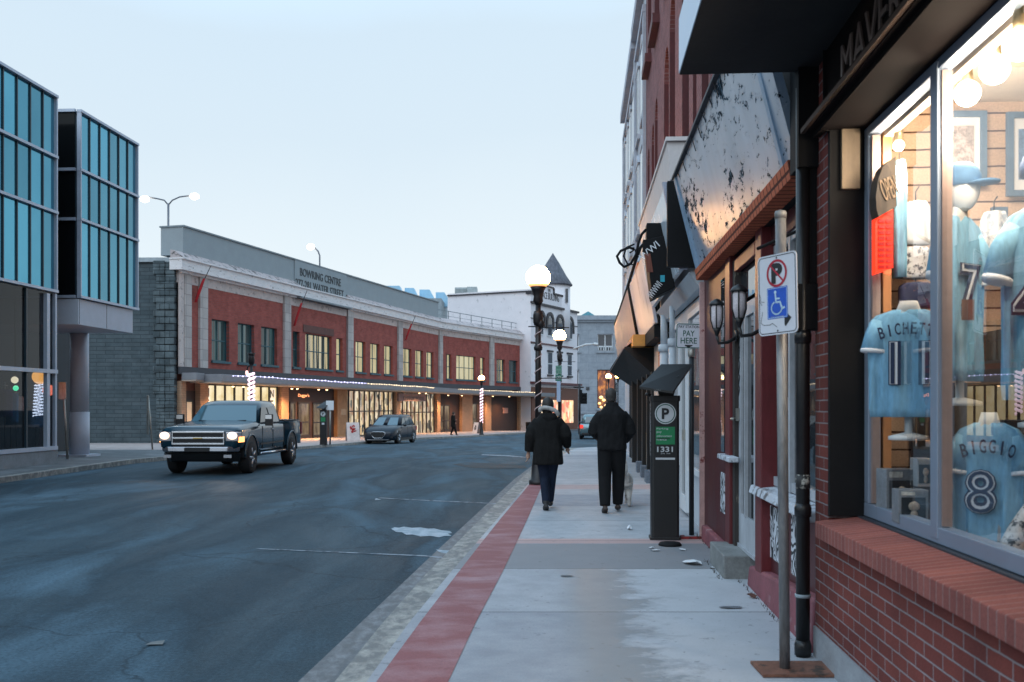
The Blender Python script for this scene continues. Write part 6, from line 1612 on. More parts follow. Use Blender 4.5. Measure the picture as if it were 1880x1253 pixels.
q = MB(); q.sphere((P4[0] - .17, Y4, zpix(685, Y4)), (.06, .06, .1), 8, 6); q.build("small_bulb", E("pink_bulb", (1, .5, .4), 1.6), t4)
for px, Y in ((1117, 91.0), (1134.5, 94.0)):
    P = (xpix(px, Y), Y, g(Y)); globe_lamp("lit globe street lamp beyond the crossing, %s of the close pair above the man's head" % ("left" if px < 1120 else "right"), P, zpix(692, Y), power=.5, r=.26)
# wreath / conifer silhouettes beside the far right lamp
Y = 90.0; X = xpix(1131, Y)
t = thing("evergreen_tree", "small dark evergreen tree right of the man's head beside the far lamps", "tree", (X, Y, g(Y)))
q = MB(); q.tube([(X, Y, g(Y)), (X, Y, zpix(704, Y))], [.12, .03], 8); q.build("trunk", m_iron, t)
q = MB()
for k in range(260):
    u = random.random() ** .8; z = g(Y) + .6 + (zpix(702, Y) - g(Y) - .6) * u; rr = (1 - u) * .85 + .06; a = random.uniform(0, 2 * PI); r_ = rr * random.uniform(.4, 1)
    c0 = Vector((X + r_ * math.cos(a), Y + r_ * math.sin(a), z)); d = Vector((math.cos(a), math.sin(a), -.25)) * random.uniform(.12, .28); s_ = d.cross(Vector((0, 0, 1))).normalized() * .06
    q.add([c0 - s_, c0 + s_, c0 + d], [(0, 1, 2)])
q.build("crown", M("dark_needles", (.02, .035, .03), .8, 0, .3), t)
# street signs on the second lamp (own things)
xs2, zz2 = P2[0], lambda py: zpix(py, Y2)
def flatsign(name, label, x0, x1, y0, y1, Y, mat, lines=(), lm=None, th=.02, cat="sign", group=None, off=-.09):
    X0, X1, z1_, z0_ = xpix(x0, Y), xpix(x1, Y), zpix(y0, Y), zpix(y1, Y)
    t = thing(name, label, cat, ((X0 + X1) / 2, Y + off, z0_), FW, group)
    q = MB(); q.box(X0, X1, Y + off, Y + off + th, z0_, z1_); q.build("plate", mat, t)
    if lines:
        q = MB(); n = len(lines); h = (z1_ - z0_) / n
        for i, s_ in enumerate(lines): q.text(s_, h * .55, ((X0 + X1) / 2, Y + off - .001, z1_ - h * (i + .5)), (1, 0, 0), (0, 0, 1), w=(X1 - X0) * .78, ext=.003)
        q.build("lettering", lm, t)
    return t
m_green = M("sign_green", (.02, .17, .12), .5, 0, .08); m_greenp = M("pale_green_sign", (.18, .36, .28), .5, 0, .1)
flatsign("street_sign", "pale green street sign on the second lamp post", 1020, 1031, 672, 687, Y2, m_greenp, ("WATER", "ST"), m_green)
flatsign("street_sign", "dark green street name sign under the pale green one", 1019.5, 1031, 688, 700, Y2, m_green, ("LOOK",), m_white)
flatsign("street_sign", "tall narrow pale blue sign hanging below the green street signs", 1022, 1029, 700, 738, Y2, M("pale_blue_sign", (.42, .52, .68), .5, 0, .05))
# traffic signal
Y = 84.0; X = xpix(1064, Y)
t = thing("traffic_signal", "dark traffic signal on a black pole at the crossing corner", "traffic signal", (X, Y, g(Y)))
q = MB(); q.tube([(X, Y, g(Y)), (X, Y, zpix(705, Y))], .10, 8); q.box(X - .5, X + .35, Y - .03, Y + .03, zpix(713, Y), zpix(710.5, Y)); q.build("pole", m_iron, t)
q = MB(); q.box(X + .1, X + .62, Y - .22, Y + .1, zpix(742, Y), zpix(722, Y)); q.box(X - .02, X + .22, Y - .2, Y + .1, zpix(738, Y), zpix(716, Y)); 
for k in range(3): q.tube([(X + .36, Y - .22, zpix(725 + k * 6.5, Y)), (X + .36, Y - .42, zpix(725.6 + k * 6.5, Y))], .13, 8)
q.build("signal_head", m_black, t, bevel=.02)
# arm lamp near the grey building
Y = 100.0; q = MB(); q.tube([(xpix(1052, Y), Y, zpix(641, Y)), (xpix(1075, Y), Y, zpix(633, Y)), (xpix(1092, Y), Y, zpix(632, Y))], .09, 8); q.tube([(xpix(1090, Y), Y, zpix(632, Y)), (xpix(1098, Y), Y, zpix(633, Y))], .16, 8)
tag(q.build("lamp_arm", M("pale_lamp_arm", (.6, .6, .6), .5), base=(xpix(1056, Y), Y, zpix(641, Y))), "pale curved lamp arm crossing in front of the grey stone building", "street lamp")
q = MB(); q.tube([(xpix(1144, 31), 31.0, zpix(696, 31)), (xpix(1120 + 8, 31), 31.0, zpix(695.5, 31))], .02, 6)
b33 = MB(); b33.box(xpix(1131.5, 29.5), xpix(1135.5, 29.5), 29.5, 29.7, zpix(627, 29.5), zpix(617, 29.5)); tag(b33.build('floodlight', m_black, base=(xpix(1134, 29.5), 29.5, zpix(627, 29.5))), 'small black box lamp fixed to the far end of the peach panel', 'floodlight')
tag(q.build("sign_bracket", m_black, base=(xpix(1144, 31), 31, zpix(696, 31))), "thin black bracket sticking out from the far black shopfront", "bracket")
# rooftop lamps
m_lampw = E("white_lamp_head", (1.0, .86, .66), 9.0); m_mast = M("grey_mast", (.16, .17, .2), .5, .2)
Y = 62.0; X = xpix(309, Y); zb_ = 8.9; zt_ = zpix(374, Y)
t = thing("mast_lamp", "tall double armed lamp mast, both heads lit, above the dark stone wall", "lamp mast", (X, Y, zb_))
q = MB(); q.tube([(X, Y, zb_), (X, Y, zt_)], .07, 8)
xa, xb = xpix(273, Y), xpix(349, Y)
q.tube([(X, Y, zt_ - .1), (X - .25, Y, zt_ + .2), (X - .7, Y, zpix(365, Y)), (xa, Y, zpix(362.5, Y))], .045, 8); q.tube([(X, Y, zt_ - .1), (X + .25, Y, zt_ + .2), (X + .7, Y, zpix(362, Y)), (xb, Y, zpix(359.5, Y))], .045, 8); q.build("mast", m_mast, t)
for (px, py) in ((266, 366), (357, 361)):
    q = MB(); q.sphere((xpix(px, Y), Y, zpix(py, Y)), (.28, .22, .2), 14, 10); q.build("lamp_head", m_lampw, t)
Y = 78.0; X = xpix(587, Y)
t = thing("mast_lamp", "single curved lamp mast, lit, behind the grey parapet lettering", "lamp mast", (X, Y, 8.9))
q = MB(); q.tube([(X, Y, 8.9), (X, Y, zpix(470, Y)), (X - .12, Y, zpix(462, Y)), (xpix(578, Y), Y, zpix(455.5, Y))], .06, 8); q.build("mast", m_mast, t)
q = MB(); q.sphere((xpix(570.5, Y), Y, zpix(453.5, Y)), (.30, .2, .24), 14, 10); q.build("lamp_head", m_lampw, t)

# ---- pay stations
m_pst = M("pay_station_black", (.010, .010, .0105), .45, 0, .15, 3)
m_pgreen = M("pay_green", (.012, .20, .075), .45, 0, .05); m_pwhite = M("pay_white", (.55, .58, .60), .45, 0, .04); m_pdark = M("pay_dark_green_ring", (.02, .11, .08), .5)
def pay_station(label, P, full=True, yaw=0):
    fr = Matrix.Translation(P) @ Matrix.Rotation(yaw, 4, 'Z')
    t = thing("pay_station", label, "pay station", (0, 0, 0), fr, "parking pay stations")
    q = MB(); w, d = .158, .12
    q.prism(rrect(2 * w, 2 * d, .03, 4), 'z', .02, 1.60); q.prism(rrect(2 * w + .03, 2 * d + .03, .02, 4), 'z', -.01, .03); q.prism(rrect(2 * w + .02, 2 * d + .02, .03, 4), 'z', 1.575, 1.64)
    q.build("cabinet", m_pst, t, bevel=.006)
    q = MB(); q.hexa([(-.06, -.04, 1.63), (.10, -.04, 1.63), (.10, .05, 1.63), (-.06, .05, 1.63), (-.10, -.06, 1.80), (.16, -.06, 1.86), (.16, .05, 1.90), (-.10, .05, 1.80)])
    q.hexa([(-.30, -.24, 1.715), (.07, -.30, 1.66), (.335, .18, 1.985), (-.02, .24, 1.985), (-.30, -.24, 1.74), (.07, -.30, 1.685), (.335, .18, 2.01), (-.02, .24, 2.01)])
    q.tube([(-.16, -.05, 1.64), (-.22, -.06, 1.66)], .02, 6); q.build("solar_head", m_pst, t)
    if full:
        q = MB(); q.text("VIN", .03, (-.10, -.275, 1.69), (1, -.15, 0), (.1, .5, .6), ext=.002, lift=.012); q.build("lettering", M("dull_print", (.09, .09, .09), .6), t)
    q = MB(); y = -d - .002
    f_ = MB(); disc(f_, .120, .0, 1.435, y - .001); q.add(f_.v, f_.f); q.build("badge", m_pwhite, t, recalc=False)
    q = MB(); annulus(q, .108, .098, 0, 1.435, y - .003); q.build("badge_ring", m_pdark, t, recalc=False)
    q = MB(); q.text("P", .125, (.0, y, 1.435), (1, 0, 0), (0, 0, 1), ext=.002, bold=.035, lift=.004); q.build("badge_letter", m_signblk, t)
    q = MB(); q.add([(-.108, y - .001, 1.085), (.106, y - .001, 1.085), (.106, y - .001, 1.285), (-.108, y - .001, 1.285)], [(0, 1, 2, 3)]); gr = q.build("green_label", m_pgreen, t, recalc=False)
    if full:
        q = MB(); 
        for i, (s_, w_) in enumerate((("Parking", .13), ("pay", .055), ("enforcement", .17), ("licence", .11))): q.text(s_, .024, (-.098, y - .001, 1.262 - i * .040), (1, 0, 0), (0, 0, 1), w=w_, ext=.001, align='L', lift=.001)
        q.build("lettering", m_pwhite, gr)
        q = MB(); q.text("convenient", .022, (-.098, y - .001, 1.155), (1, 0, 0), (0, 0, 1), w=.15, ext=.001, align='L', lift=.0022, bold=.02); q.build("lettering", m_signblk, gr)
        q = MB(); q.text("1331", .062, (-.005, y, 1.030), (1, 0, 0), (0, 0, 1), w=.178, ext=.002, bold=.02); q.text("Zone   zone", .015, (-.0, y, .984), (1, 0, 0), (0, 0, 1), ext=.001); q.box(-.11, .108, y - .002, y + .001, .912, .935); q.build("number_label", m_pwhite, t)
        q = MB(); q.box(-w - .006, -w - .001, -.06, .06, .95, 1.55)
        q.build("side_panel", M("grey_slot_panel", (.25, .26, .27), .4, .3, .4, 8, (1, 1, 2), dirt=(.03, .03, .03), dth=.5, dsc=14), t)
    else:
        q = MB(); q.box(-.06, .06, y - .002, y, .94, 1.03); q.build("number_label", m_pwhite, t)
    return t
PP = gp(1223, 992, SW)
pay_station("tall black parking pay station with number 1331 and tilted solar head on the near pavement", (PP[0], PP[1] + .12, SW), True, math.radians(-4))
Pf = gp(594, 817, .12); pay_station("small distant black pay station with green label beside the brick block's entrance", (Pf[0], Pf[1], Pf[2]), False, 0)
# pay here sign
P = gp(1271, 984, SW); Y = P[1] + .05
t = thing("pay_here_sign", "green edged white PAY STATION PAY HERE sign on a dark post behind the pay station", "sign", (P[0], Y, SW))
q = MB(); q.tube([(P[0], Y, SW), (P[0], Y, zpix(652, Y))], .030, 14); q.build("post", M("dark_post", (.035, .04, .045), .4, .3), t)
q = MB(); q.lathe([(.038, 0), (.045, .03), (.045, .10), (.03, .11)], (P[0], Y, zpix(656, Y)), 14); q.box(P[0] - .004, P[0] + .03, Y - .02, Y, zpix(648, Y), zpix(600, Y)); q.build("clamp", m_galv, t)
X0, X1, z0_, z1_ = xpix(1240, Y), xpix(1286.5, Y), zpix(640.5, Y), zpix(595, Y); fr_ = Matrix.Translation(((X0 + X1) / 2, Y - .05, (z0_ + z1_) / 2)) @ Matrix.Rotation(math.radians(1.5), 4, 'Y')
w_, h_ = X1 - X0, z1_ - z0_
q = MB(); q.prism(rrect(w_, h_, .03), 'y', 0, .004); pp = plate_obj(q, "sign_plate", m_signw, t, fr_)
q = MB(); framed(q, w_ - .006, h_ - .006, .028, .010, -.001, 0); q.text("PAY", .068, (0, 0, .030), (1, 0, 0), (0, 0, 1), w=.135, ext=.001, lift=.001, bold=.01); q.text("HERE", .068, (0, 0, -.055), (1, 0, 0), (0, 0, 1), w=.19, ext=.001, lift=.001, bold=.01); plate_obj(q, "green_print", M("dark_green_print", (.012, .10, .07), .5), pp, fr_)
q = MB(); q.text("PAY STATION", .032, (0, 0, .108), (1, 0, 0), (0, 0, 1), w=.245, ext=.001, lift=.001, bold=.01)
q.add([(-.045, -.001, -.105), (.045, -.001, -.105), (.045, -.001, -.115), (.0, -.001, -.14), (-.045, -.001, -.115)], [(0, 1, 2, 3, 4)]); plate_obj(q, "black_print", m_signblk, pp, fr_)
# cable on ground from pay station + red bits
q = MB(); c0 = gp(1250, 990, SW); c1 = gp(1285, 988, SW); q.box(c0[0], c1[0], c0[1] - .02, c0[1] + .02, SW + .004, SW + .03); q.box(c0[0], c0[0] + .05, c0[1] + .03, c0[1] + .08, SW + .004, SW + .035)
tag(q.build("kerb_bracket", M("dark_red_bracket", (.10, .02, .02), .5, dirt=(.3, .03, .03), dth=.5, dsc=20), base=c0), "dark and red metal strip at the foot of the PAY HERE post", "bracket")

# ---- sandwich boards, bin
def aboard(label, px0, px1, ybase, ytop, lean=.18, yaw=.3, red_=True):
    P = gp((px0 + px1) / 2, ybase, .12); Y = P[1]; w = (px1 - px0) / F * Y / 2 * .8; h = (ybase - ytop) / F * Y
    fr = Matrix.Translation(P) @ Matrix.Rotation(yaw, 4, 'Z')
    t = thing("sandwich_board", label, "sandwich board", (0, 0, 0), fr, "sandwich boards on the far pavement")
    for sg in (-1, 1):
        q = MB(); q.hexa([(-w, sg * .35, 0), (w, sg * .35, 0), (w, sg * .35 + .03, 0), (-w, sg * .35 + .03, 0), (-w, sg * .03, h), (w, sg * .03, h), (w, sg * .03 + .03, h), (-w, sg * .03 + .03, h)])
        b_ = q.build("panel", M("board_cream", (.66, .56, .52) if sg < 0 else (.2, .22, .25), .6), t)
        if sg < 0:
            q = MB(); u = Vector((.33, .0, -.94)).normalized()
            if red_:
                q.text("SALE", w * .85, (.02, -.21, h * .56), (.35, .28, -.9), (.9, .1, .35), w=h * .62, ext=.01, bold=.05); q.build("print", M("print_red", (.55, .02, .02), .5), b_)
            else:
                q.sphere((0, -.16, h * .66), (w * .3, .03, h * .1), 8, 6); q.box(-w * .22, w * .22, -.26, -.2, h * .3, h * .56); q.build("print", M("print_dark2", (.06, .05, .05), .5), b_)
aboard("white sandwich board with slanted red letters left of the parked dark car", 633, 662, 810, 776)
aboard("small pale sandwich board with a dark figure at the foot of the lit globe lamp", 869, 881, 796, 776, yaw=-.5, red_=False)
Y = 98; P = (xpix(971, Y), Y, g(Y) + .12)
t = thing("litter_bin", "dark litter bin at the right corner pier of the brick block", "bin", P)
q = MB(); q.lathe([(.28, 0), (.33, .75), (.34, .8), (.2, .85)], P, 12); q.build("body", m_black, t)

# ---- litter on the near pavement
def litter(label, px, py, w, d, h, mat, shape=0, cat="litter", name="litter_paper"):
    P = gp(px, py, SW); q = MB(); n = 9
    base = []
    for k in range(n):
        a = 2 * PI * k / n; r = random.uniform(.7, 1.0); base.append((P[0] + w * r * math.cos(a), P[1] + d * r * math.sin(a)))
    v = [(x, y, SW + .006 + random.uniform(0, h)) for x, y in base] + [(P[0] + w * .1, P[1], SW + .006 + h)] + [(P[0], P[1], SW + .0055)]
    q.add(v, [(k, (k + 1) % n, n) for k in range(n)] + [((k + 1) % n, k, n + 1) for k in range(n)])
    tag(q.build(name, mat, base=P), label, cat)
m_paper = M("white_paper", (.70, .72, .74), .8, 0, .05)
litter("crumpled white paper sheet on the dark slab near the step", 1272, 1036, .105, .13, .04, m_paper)
litter("small white scrap on the pavement left of the pay station", 1156, 973, .035, .10, .05, m_paper)
litter("thin white paper strip left of the black lid", 1204, 1012, .07, .05, .01, m_paper)
litter("tiny white scrap left of the black lid", 1196, 1007, .04, .03, .01, m_paper)
litter("white paper piece right of the black lid", 1253, 1011, .045, .05, .015, m_paper)
litter("tiny white bit on the edge of the near slab", 1308, 1044, .018, .05, .01, m_paper)
litter("dead brown leaf at the foot of the maroon plinth", 1381, 1098, .045, .05, .03, M("brown_leaf", (.12, .05, .035), .8), name="litter_leaf")
litter("flat leaf stain on the middle slab", 1040, 1059, .07, .05, .003, M("grey_leaf", (.13, .14, .15), .8), name="litter_leaf")
litter("long dark leaf on the near slab", 1340, 1117, .10, .05, .006, M("grey_leaf2", (.13, .14, .16), .8), name="litter_leaf")
P = gp(285, 1184, 0); q = MB(); q.add([(P[0] - .05, P[1] - .05, .012), (P[0] + .06, P[1] - .03, .01), (P[0] + .05, P[1] + .05, .02), (P[0] - .04, P[1] + .04, .01)], [(0, 1, 2, 3)]); tag(q.build("litter_leaf", M("road_leaf", (.14, .15, .15), .8), base=P), "small dull leaf on the dark road at lower left", "litter")
P = gp(1230, 1002, SW); q = MB(); q.lathe([(.125, .004), (.128, .012), (.11, .035), (.04, .04)], P, 20); tag(q.build("black_lid", m_black, base=P), "round black plastic lid on the pavement in front of the pay station", "lid")
# red and white things at window corner: small weeds along the plinth
q = MB()
for k in range(140):
    s_ = random.uniform(6.6, 12); lat = (1.40 if s_ < 8.6 else 1.24 if s_ < 9.85 and s_ > 8.8 else 1.38) - random.uniform(0, .03)
    a = random.uniform(0, 2 * PI); q.add([(lat, s_, SW), (lat + .006, s_ + .004, SW), (lat + .02 * math.cos(a), s_ + .02 * math.sin(a), SW + random.uniform(.01, .05))], [(0, 1, 2)])
tag(q.build("weeds", M("dry_weeds", (.08, .06, .045), .9), fr=FS, base=(1.4, 9, SW)), "thin dry weeds along the foot of the maroon shop", "weeds", kind="stuff")

# ================================================================== vehicles (x forward, y left, z up in their own frame)
m_tyre = M("tyre_rubber", (.012, .012, .013), .8, 0, .2); m_chrome = M("chrome", (.62, .63, .66), .16, 1.0, .05); m_alloy = M("alloy_rim", (.42, .43, .46), .3, .9, .1)
m_blackpl = M("black_plastic", (.012, .012, .013), .5)
m_carglass = DARKGLASS("car_glass", (.03, .055, .065), .03, 0, 1.0, .0)
def car_frame(X, Y, Z, heading):     # heading angle of +x
    return Matrix.Translation((X, Y, Z)) @ Matrix.Rotation(heading, 4, 'Z')
def wheel(t, x, y, r, w, sgn, spokes=6):
    q = MB(); prof = [(r * .62, -w / 2), (r * .93, -w / 2), (r, -w * .36), (r, w * .36), (r * .93, w / 2), (r * .62, w / 2)]
    X = Matrix.Translation((x, y, r)) @ Matrix.Rotation(PI / 2, 4, 'X')
    q.lathe(prof, (0, 0, 0), 24, xf=X); ty = q.build("wheel", m_tyre, t)
    q = MB(); yo = sgn * (w / 2 + .004)
    q.tube([(x, y + sgn * w * .30, r), (x, y + sgn * (w * .30 + .012), r)], r * .63, 24)
    for k in range(spokes):
        a = 2 * PI * k / spokes; q.tube([(x + r * .1 * math.cos(a), y + sgn * w * .45, r + r * .1 * math.sin(a)), (x + r * .62 * math.cos(a), y + sgn * w * .44, r + r * .62 * math.sin(a))], [r * .11, r * .08], 6)
    q.tube([(x, y + sgn * w * .36, r), (x, y + sgn * w * .50, r)], r * .16, 12)
    ri = MB(); 
    n = 24
    for k in range(n):
        a, b = 2 * PI * k / n, 2 * PI * (k + 1) / n
        q.add([(x + r * R * math.cos(c_), y + yo_, r + r * R * math.sin(c_)) for (R, c_, yo_) in ((.66, a, yo - sgn * .004), (.66, b, yo - sgn * .004), (.58, b, sgn * w * .34), (.58, a, sgn * w * .34))], [(0, 1, 2, 3)])
    q.build("rim", m_alloy, ty)
def body_loft(mb, st, n_half=None):
    """st: (x, half width, z bottom, z belt, z top, top half width)"""
    secs = []
    for x, hw, zb, zm, zt, tw in st:
        half = [(0, zb), (hw * .86, zb), (hw * .985, zb + .07), (hw, zb + (zm - zb) * .45), (hw * .995, zm - .04), (hw * .97, zm), (tw + (hw - tw) * .25, zm + (zt - zm) * .55), (tw, zt - .02), (tw * .8, zt), (0, zt + .012)]
        secs.append([Vector((x, y, z)) for y, z in half] + [Vector((x, -y, z)) for y, z in half[::-1][1:-1]])
    mb.loft(secs)
# ---------- pickup
m_pk = M("dark_teal_car_paint", (.007, .034, .055), .2, .15, .06, 1.5, coat=.35)
XF, YF_ = -7.30, 23.15
head = math.radians(-90 - 2.5)           # facing the camera
fr = car_frame(XF + 2.9 * math.sin(math.radians(2.5)), YF_ + 2.9, 0, math.radians(-92.5))
tk = thing("pickup_truck", "dark teal extended cab pickup truck driving towards the camera with headlights on", "pickup truck", (0, 0, 0), fr)
hw = .955; r = .385; zs = .955 # vertical scale
q = MB()
body_loft(q, [(2.88, .80, .62, .98, 1.04, .74), (2.84, .91, .60, 1.04, 1.10, .82), (2.6, .945, .58, 1.08, 1.15, .84), (2.1, .955, .56, 1.10, 1.19, .84), (1.55, .955, .54, 1.13, 1.23, .84), (1.25, .955, .50, 1.14, 1.26, .84), (.9, .95, .42, 1.14, 1.20, .86), (-.95, .95, .42, 1.14, 1.20, .86), (-1.0, .95, .42, 1.14, 1.16, .9)])
bd = q.build("body", m_pk, tk)
# cab greenhouse
def cabin(t, st, glassdefs, paint, name="cab_roof"):
    q = MB(); secs = []
    for x0, x1, z, hwz in st: pass
    return None
q = MB()
G = [(1.30, -1.02, 1.17, .885), (.62, -.96, 1.66, .735), (.45, -.92, 1.735, .66), (.3, -.85, 1.765, .5)]  # (x front, x rear, z, half width)
secs = []
for xf_, xr_, z, w_ in G:
    secs.append([Vector(p) for p in ((xf_ + .03, 0, z), (xf_, w_ * .6, z), (xf_ - .10, w_ * .97, z), (xf_ - .3, w_, z), (xr_ + .2, w_, z), (xr_ + .05, w_ * .96, z), (xr_, w_ * .8, z), (xr_, 0, z), (xr_, -w_ * .8, z), (xr_ + .05, -w_ * .96, z), (xr_ + .2, -w_, z), (xf_ - .3, -w_, z), (xf_ - .10, -w_ * .97, z), (xf_, -w_ * .6, z))])
q.loft(secs); q.build("cab", m_pk, tk)
def lerp(a, b, t_): return a + (b - a) * t_
def side_glass(mb, sg, xa0, xa1, xb0, xb1, z0, z1, y0, y1, off=.006):
    mb.add([(xa0, sg * (y0 + off), z0), (xa1, sg * (y0 + off), z0), (xb1, sg * (y1 + off), z1), (xb0, sg * (y1 + off), z1)], [(0, 1, 2, 3)])
# windscreen
q = MB(); o_ = .012
q.add([(1.24 + o_, .0, 1.235), (1.21 + o_, .53, 1.235), (1.125 + o_, .83, 1.235), (.66 + o_, .70, 1.635), (.675 + o_, .44, 1.64), (.69 + o_, 0, 1.64), (.675 + o_, -.44, 1.64), (.66 + o_, -.70, 1.635), (1.125 + o_, -.83, 1.235), (1.21 + o_, -.53, 1.235)], [(0, 1, 4, 5), (1, 2, 3, 4), (0, 5, 6, 9), (9, 6, 7, 8)])
ws = q.build("windscreen", DARKGLASS("windscreen_glass", (.10, .17, .20), .05, .3, .9, 0), tk, smooth=True)
for sg in (1, -1):
    q = MB(); side_glass(q, sg, .98, .12, .52, .12, 1.21, 1.60, .878, .762, .012); q.build("side_window", DARKGLASS("side_window_dark", (.01, .012, .014), .04, 0, .8, 0), tk)
    q = MB(); side_glass(q, sg, .02, -.72, .02, -.70, 1.21, 1.60, .878, .762, .012); q.build("side_window", m_carglass, tk)
q = MB()
for sg in (1, -1):
    q.tube([(.6, 0 + sg * .35, 1.235 + .02), (1.27, sg * .12, 1.245)], .01, 5); q.tube([(1.29, sg * .05, 1.24), (1.20, sg * .60, 1.265)], .012, 5); q.tube([(1.29, sg * .0 - .35, 1.24), (1.25, sg * .2 - .1, 1.26)], .012, 5)
q.build("wiper", m_blackpl, tk)
# bed
q = MB(); body_loft(q, [(-1.04, .95, .50, 1.16, 1.22, .93), (-2.7, .95, .52, 1.17, 1.23, .93), (-2.86, .93, .55, 1.17, 1.23, .92)]); be = q.build("bed", m_pk, tk)
q = MB(); q.box(-2.80, -1.06, -.93, .93, 1.225, 1.245); q.build("bed_cover", m_blackpl, be)
q = MB(); q.box(-2.96, -2.86, -.9, .9, .55, .72); q.build("rear_bumper", m_chrome, tk)
for sg in (1, -1):
    q = MB(); q.box(-2.885, -2.8, sg * .84, sg * .96, .82, 1.16); q.build("tail_light", M("tail_red", (.3, .01, .01), .3), tk)
    for x in (1.92, -1.75):
        q = MB(); X = Matrix.Translation((x, 0, r + .03)) @ Matrix.Rotation(PI / 2, 4, 'X'); n = 20
        P = [(math.cos(PI * k / n) * (r + .10), math.sin(PI * k / n) * (r + .10)) for k in range(n + 1)]
        pts = [(x + a_, r + .03 + b_) for a_, b_ in P] + [(x - r - .10, .40), (x + r + .10, .40)]
        q.prism([(a_, b_) for a_, b_ in pts], 'y', sg * .958, sg * .70); q.build("wheel_arch", m_blackpl, tk)
        wheel(tk, x, sg * .862, r, .25, sg, 5)
        q = MB(); A = [(x + math.cos(PI * k / n) * (r + .13), sg * .962, r + .03 + math.sin(PI * k / n) * (r + .13)) for k in range(n + 1)]; q.tube(A, .022, 6); q.build("arch_trim", m_pk, tk)
    # mirrors
    q = MB(); q.tube([(1.02, sg * .90, 1.19), (1.03, sg * 1.05, 1.22)], .022, 6); q.box(.98, 1.09, sg * 1.04, sg * 1.22, 1.13, 1.42); q.build("mirror", m_blackpl, tk, bevel=.02)
    q = MB(); q.box(1.09, 1.096, sg * 1.05, sg * 1.21, 1.30, 1.40); q.build("mirror_cap", m_chrome, tk)
    q = MB(); q.box(2.50, 2.885, sg * .64, sg * .935, .80, 1.02); hl2 = q.build("headlight", M("headlight_lens", (.55, .5, .5), .12, .5, .05), tk, bevel=.02)
    q = MB(); q.sphere((2.885, sg * .80, .93), (.03, .12, .09), 12, 8); q.build("headlight_bulb", E("headlight_glow", (1, .70, .50), 1.5), hl2)
    q = MB(); q.box(2.45, 2.80, sg * .80, sg * .951, .775, .90); q.build("indicator", E("amber_indicator", (1, .33, .05), 3.0), tk)
    q = MB(); q.tube([(-.98, sg * .98, .44), (1.25, sg * .98, .44)], .035, 8); q.build("side_step", m_chrome, tk)
    q = MB(); q.box(.02, .2, sg * .952, sg * .968, 1.02, 1.05); q.build("door_handle", m_chrome, tk)
    q = MB(); 
    for x in (.98, .06, -.98): q.box(x - .006, x + .006, sg * .945, sg * .957, .55, 1.12)
    q.build("door_seam", m_blackpl, tk)
    q = MB(); q.box(-.9, 1.15, sg * .95, sg * .962, .66, .70); q.build("side_moulding", m_blackpl, tk)
q = MB(); q.box(2.80, 2.895, -.60, .60, .66, 1.02); q.build("grille", m_blackpl, tk)
q = MB(); 
for z in (1.015, .875, .74): q.box(2.86, 2.925, -.62, .62, z - .022, z + .022)
q.box(2.86, 2.92, -.62, -.59, .72, 1.03); q.box(2.86, 2.92, .59, .62, .72, 1.03); q.build("grille_bars", m_chrome, tk, bevel=.006)
q = MB(); q.prism([(-.10, .86), (.10, .86), (.12, .89), (-.12, .89)], 'x', 2.926, 2.94); q.build("emblem", M("gold_emblem", (.5, .35, .12), .3, .8), tk)
q = MB(); q.hexa([(2.70, -.93, .55), (2.98, -.70, .55), (2.98, .70, .55), (2.70, .93, .55), (2.70, -.94, .67), (2.96, -.72, .68), (2.96, .72, .68), (2.70, .94, .67)]); q.build("front_bumper", M("dull_chrome", (.30, .31, .34), .3, .9, .1), tk, bevel=.03)
q = MB(); q.hexa([(2.45, -.84, .30), (2.80, -.66, .34), (2.80, .66, .34), (2.45, .84, .30), (2.60, -.93, .52), (2.93, -.74, .52), (2.93, .74, .52), (2.60, .93, .52)]); q.box(2.965, 2.985, -.30, .30, .56, .66); q.box(-2.6, 2.5, -.55, .55, .32, .55); q.build("lower_valance", m_blackpl, tk, bevel=.02)
q = MB(); q.box(2.93, 2.95, .62, .80, .42, .49); q.box(2.93, 2.95, -.80, -.62, .42, .49); q.build("fog_light", M("fog_lens", (.4, .4, .42), .3), tk)
for sg in (1, -1):
    q = MB(); q.box(-2.16, -2.14, sg * .72, sg * .97, .14, .42); q.build("mud_flap", m_blackpl, tk)
    ld = bpy.data.lights.new("headlight_beam", 'SPOT'); ld.energy = 25; ld.color = (1, .80, .66); ld.spot_size = math.radians(70); ld.spot_blend = .7; ld.shadow_soft_size = .08
    lo = bpy.data.objects.new("headlight_beam", ld); COL.objects.link(lo); lo.parent = tk; lo.location = (2.95, sg * .75, .90)
    lo.rotation_euler = Vector((1, 0, -.09)).to_track_quat('-Z', 'Y').to_euler()

